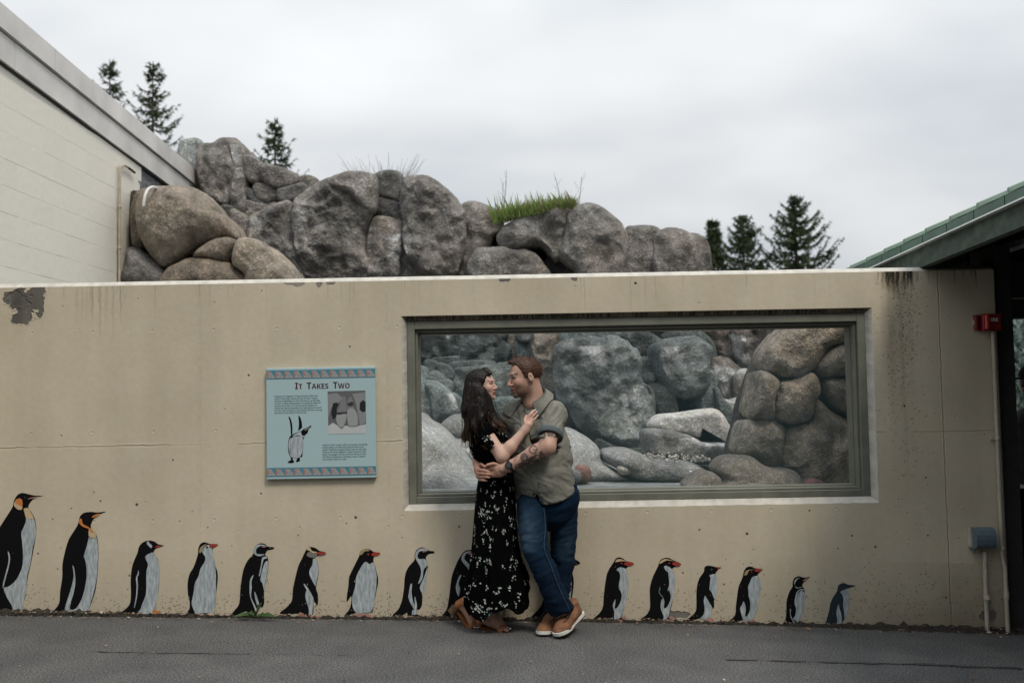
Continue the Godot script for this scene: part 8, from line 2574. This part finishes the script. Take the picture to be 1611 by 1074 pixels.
			row.append(Vector3((x0 + x1) / 2.0 + rx * s * ca, y + 0.012 * v * v * wave, -6.15 + rz * s * sa))
			sk.uv.append(Vector2((a * 0.19 + 0.02 * v) / 0.56, -y / 0.56))
		rows.append(row)
	sk.grid(rows)
	obj("skirt", sk, mats.dress, dress)
	# tied sleeve ends
	for q in [[Vector3(-0.183, 1.18, -5.975), Vector3(-0.172, 1.136, -5.955), Vector3(-0.165, 1.102, -5.95), 0.018], [Vector3(-0.179, 1.18, -5.972), Vector3(-0.153, 1.147, -5.955), Vector3(-0.142, 1.12, -5.955), 0.013], [Vector3(-0.191, 1.18, -5.98), Vector3(-0.175, 1.188, -5.962), Vector3(-0.16, 1.18, -5.968), 0.010]]:
		var tb := MB.new()
		var path := curve3(PackedVector3Array([q[0], q[1], q[2]]), 5)
		var rad := PackedFloat32Array()
		for i in path.size():
			var u := float(i) / (path.size() - 1)
			rad.append(q[3] * (0.35 + 1.1 * sin(PI * minf(u * 1.1, 0.97))))
		tb.tube(path, rad, 8, 0.5)
		for p in tb.v:
			tb.uv.append(Vector2(p.x / 0.56, -p.y / 0.56))
		obj("sleeve_tie", tb, mats.dress, dress)
	# sandals
	for k in 2:
		var heel: Vector3 = [Vector3(-0.243, 0.057, -6.17), Vector3(-0.37, 0.144, -6.24)][k]
		var ankle: Vector3 = [Vector3(-0.199, 0.11, -6.17), Vector3(-0.33, 0.16, -6.235)][k]
		var ball: Vector3 = [Vector3(-0.122, 0.024, -6.12), Vector3(-0.295, 0.033, -6.21)][k]
		var toe: Vector3 = [Vector3(-0.072, 0.011, -6.09), Vector3(-0.263, 0.012, -6.18)][k]
		var l := (toe - heel).normalized()
		var acr := l.cross(Vector3.UP).normalized()
		var dn := acr.cross(l).normalized() * -1.0
		if dn.y > 0.0: dn = -dn
		var sole := MB.new()
		var mid := curve3(PackedVector3Array([heel + dn * 0.028 - l * 0.02, heel.lerp(ball, 0.5) + dn * 0.033, ball + dn * 0.026, toe + dn * 0.012 + l * 0.012]), 5)
		var ws := [0.026, 0.029, 0.031, 0.030, 0.028, 0.027, 0.027, 0.028, 0.032, 0.036, 0.040, 0.042, 0.043, 0.043, 0.040, 0.026]
		var ra := PackedVector3Array()
		var rb := PackedVector3Array()
		var rc := PackedVector3Array()
		var rd := PackedVector3Array()
		for i in mid.size():
			ra.append(mid[i] - acr * ws[i]); rb.append(mid[i] + acr * ws[i])
			rc.append(mid[i] + acr * ws[i] + dn * 0.012); rd.append(mid[i] - acr * ws[i] + dn * 0.012)
		sole.grid([ra, rb, rc, rd, ra])
		var sd_ := obj("sandal", sole, mats.tan_leather, wo)
		var hb := MB.new()
		var hd_: Vector3 = (dn if k == 1 else Vector3.DOWN)
		var h0 := heel + dn * 0.03
		var hl: float = 0.062 if k == 0 else 0.058
		var rws := []
		for e in [[0.0, 0.030], [0.5, 0.026], [1.0, 0.025]]:
			var c: Vector3 = h0 + hd_ * hl * e[0]
			var lf: Vector3 = (l - hd_ * l.dot(hd_)).normalized() * e[1]
			rws.append(PackedVector3Array([c - acr * e[1] - lf, c + acr * e[1] - lf, c + acr * e[1] + lf, c - acr * e[1] + lf]))
		hb.grid(rws, true)
		hb.quad(rws[2][0], rws[2][1], rws[2][2], rws[2][3])
		obj("heel", hb, mats.wood_heel, sd_)
		# heel cup and straps as bands round the foot
		var band := func(called: String, c: Vector3, n: Vector3, ru: float, rv: float, wid: float, a0: float, a1: float) -> void:
			var u := acr
			var w := n.cross(u).normalized()
			if w.y < 0.0: w = -w
			var b := MB.new()
			var rws2 := []
			for e in [[-1.0, 0.0], [-1.0, 0.003], [0.0, 0.0042], [1.0, 0.003], [1.0, 0.0]]:
				var row := PackedVector3Array()
				for i in 25:
					var an := lerpf(a0, a1, i / 24.0)
					row.append(c + n * wid * e[0] + (u * cos(an) * (ru + e[1]) + w * sin(an) * (rv + e[1])))
				rws2.append(row)
			b.grid(rws2)
			obj(called, b, mats.tan_leather, sd_)
		band.call("toe_strap", ball.lerp(toe, 0.25) - dn * 0.0 + dn * 0.01, l, 0.040, 0.034, 0.015, -0.15, PI + 0.15)
		var up_ := (ankle - heel).normalized()
		band.call("ankle_strap", ankle.lerp(heel, 0.15) + l * 0.012, (Vector3.UP * 0.85 - l * 0.5).normalized(), 0.036, 0.043, 0.010, 0.0, TAU)
		var cupf := Field.new(heel - Vector3.ONE * 0.07, heel + Vector3.ONE * 0.09, 0.004)
		cupf.cap(heel + dn * 0.012, heel.lerp(ankle, 0.5), 0.033, 0.034, 0.02)
		cupf.clip(heel + l * 0.022, l, 0.004)
		obj("heel_cup", cupf.mesh(MB.new()), mats.tan_leather, sd_)


# ---------------------------------------------------------------- the passer-by
func make_bystander() -> void:
	var p0 := Vector3(3.565, -0.125, -7.0)
	var by := thing("person", "person in dark clothes and cap in the opening at far right", "person", Vector3(p0.x, ground_y(3.0), p0.z))
	var c := Vector3(3.628, 1.458, -7.0)
	var b := MB.new()
	var f := Field.new(c - Vector3(0.15, 0.25, 0.15), c + Vector3(0.15, 0.15, 0.15), 0.006)
	var ax := head(f, c, Vector3(-0.95, 0, 0.3), Vector3.UP, 0.95, true)
	f.cap(c + Vector3(0.02, -0.07, 0), c + Vector3(0.03, -0.2, 0), 0.055, 0.06, 0.02)
	f.mesh(b)
	skin(b, func(p: Vector3) -> Color: return head_colour(p, c, ax, 0.95, Color(0.22, 0.14, 0.11), true))
	var lo := Field.new(c - Vector3(0.35, 1.62, 0.3), c + Vector3(0.35, -0.1, 0.3), 0.016)
	lo.chain([c + Vector3(0.03, -0.25, 0), c + Vector3(0.04, -0.75, 0)], [0.12, 0.12], 0.04)
	for s in [-1.0, 1.0]:
		lo.chain([c + Vector3(0.04, -0.75, 0.09 * s), c + Vector3(0.03, -1.15, 0.1 * s), c + Vector3(0.05, -1.58, 0.1 * s)], [0.08, 0.055, 0.04], 0.03)
		lo.chain([c + Vector3(0.03, -0.26, 0.19 * s), c + Vector3(0.05, -0.55, 0.23 * s), c + Vector3(-0.08, -0.75, 0.2 * s)], [0.05, 0.042, 0.03], 0.02)
	lo.mesh(b)
	skin(b, func(_p: Vector3) -> Color: return Color(0.35, 0.22, 0.17))
	obj("body", b, mats.skin, by)
	var j := Field.new(c - Vector3(0.34, 0.95, 0.34), c + Vector3(0.34, -0.1, 0.34), 0.012)
	j.cap(c + Vector3(0.03, -0.30, 0), c + Vector3(0.04, -0.78, 0), 0.15, 0.155, 0.05, Vector3.BACK, 1.25)
	for s in [-1.0, 1.0]:
		j.chain([c + Vector3(0.03, -0.25, 0.17 * s), c + Vector3(0.04, -0.54, 0.23 * s), c + Vector3(-0.05, -0.70, 0.2 * s)], [0.075, 0.065, 0.055], 0.04)
	obj("jacket", swell(j.mesh(MB.new()), func(p: Vector3, _n: Vector3) -> float: return 0.006 * fold(p, Vector3(0.9, -0.4, 0), 7.0, 2.0, 20.0)), mats.black_cloth, by)
	var t := Field.new(c - Vector3(0.3, 1.60, 0.3), c + Vector3(0.3, -0.7, 0.3), 0.012)
	for s in [-1.0, 1.0]:
		t.chain([c + Vector3(0.04, -0.80, 0.09 * s), c + Vector3(0.03, -1.15, 0.1 * s), c + Vector3(0.05, -1.54, 0.1 * s)], [0.115, 0.085, 0.075], 0.04)
	obj("trousers", t.mesh(MB.new()), mats.black_cloth, by)
	var cp := Field.new(c - Vector3(0.24, 0.05, 0.14), c + Vector3(0.14, 0.16, 0.14), 0.005)
	cp.ball(c + Vector3(0.008, 0.045, 0), Vector3(0.106, 0.088, 0.084), Basis.IDENTITY, 0.01)
	cp.clip(c + Vector3(0, 0.02, 0), Vector3.DOWN, 0.004)
	cp.cap(c + Vector3(-0.07, 0.028, 0), c + Vector3(-0.13, 0.022, 0), 0.062, 0.05, 0.01, Vector3.UP, 0.14)
	obj("cap", cp.mesh(MB.new()), mats.black_cloth, by)
	for s in [-1.0, 1.0]:
		var sf := Field.new(c + Vector3(-0.2, -1.65, 0.1 * s - 0.08), c + Vector3(0.16, -1.48, 0.1 * s + 0.08), 0.008)
		sf.cap(c + Vector3(0.05, -1.57, 0.1 * s), c + Vector3(-0.12, -1.59, 0.1 * s), 0.045, 0.038, 0.01)
		obj("shoe", sf.mesh(MB.new()), mats.black_cloth, by)


func _ready() -> void:
	make_camera_and_light()
	make_noises()
	make_materials()
	make_ground()
	make_wall()
	make_block_building()
	make_canopy()
	make_cliff()
	make_pen()
	make_window()
	make_trees()
	make_added_woods()
	make_paintings()
	make_sign()
	make_fixtures()
	make_people_materials()
	make_man()
	make_woman()
	make_bystander()
	make_litter()
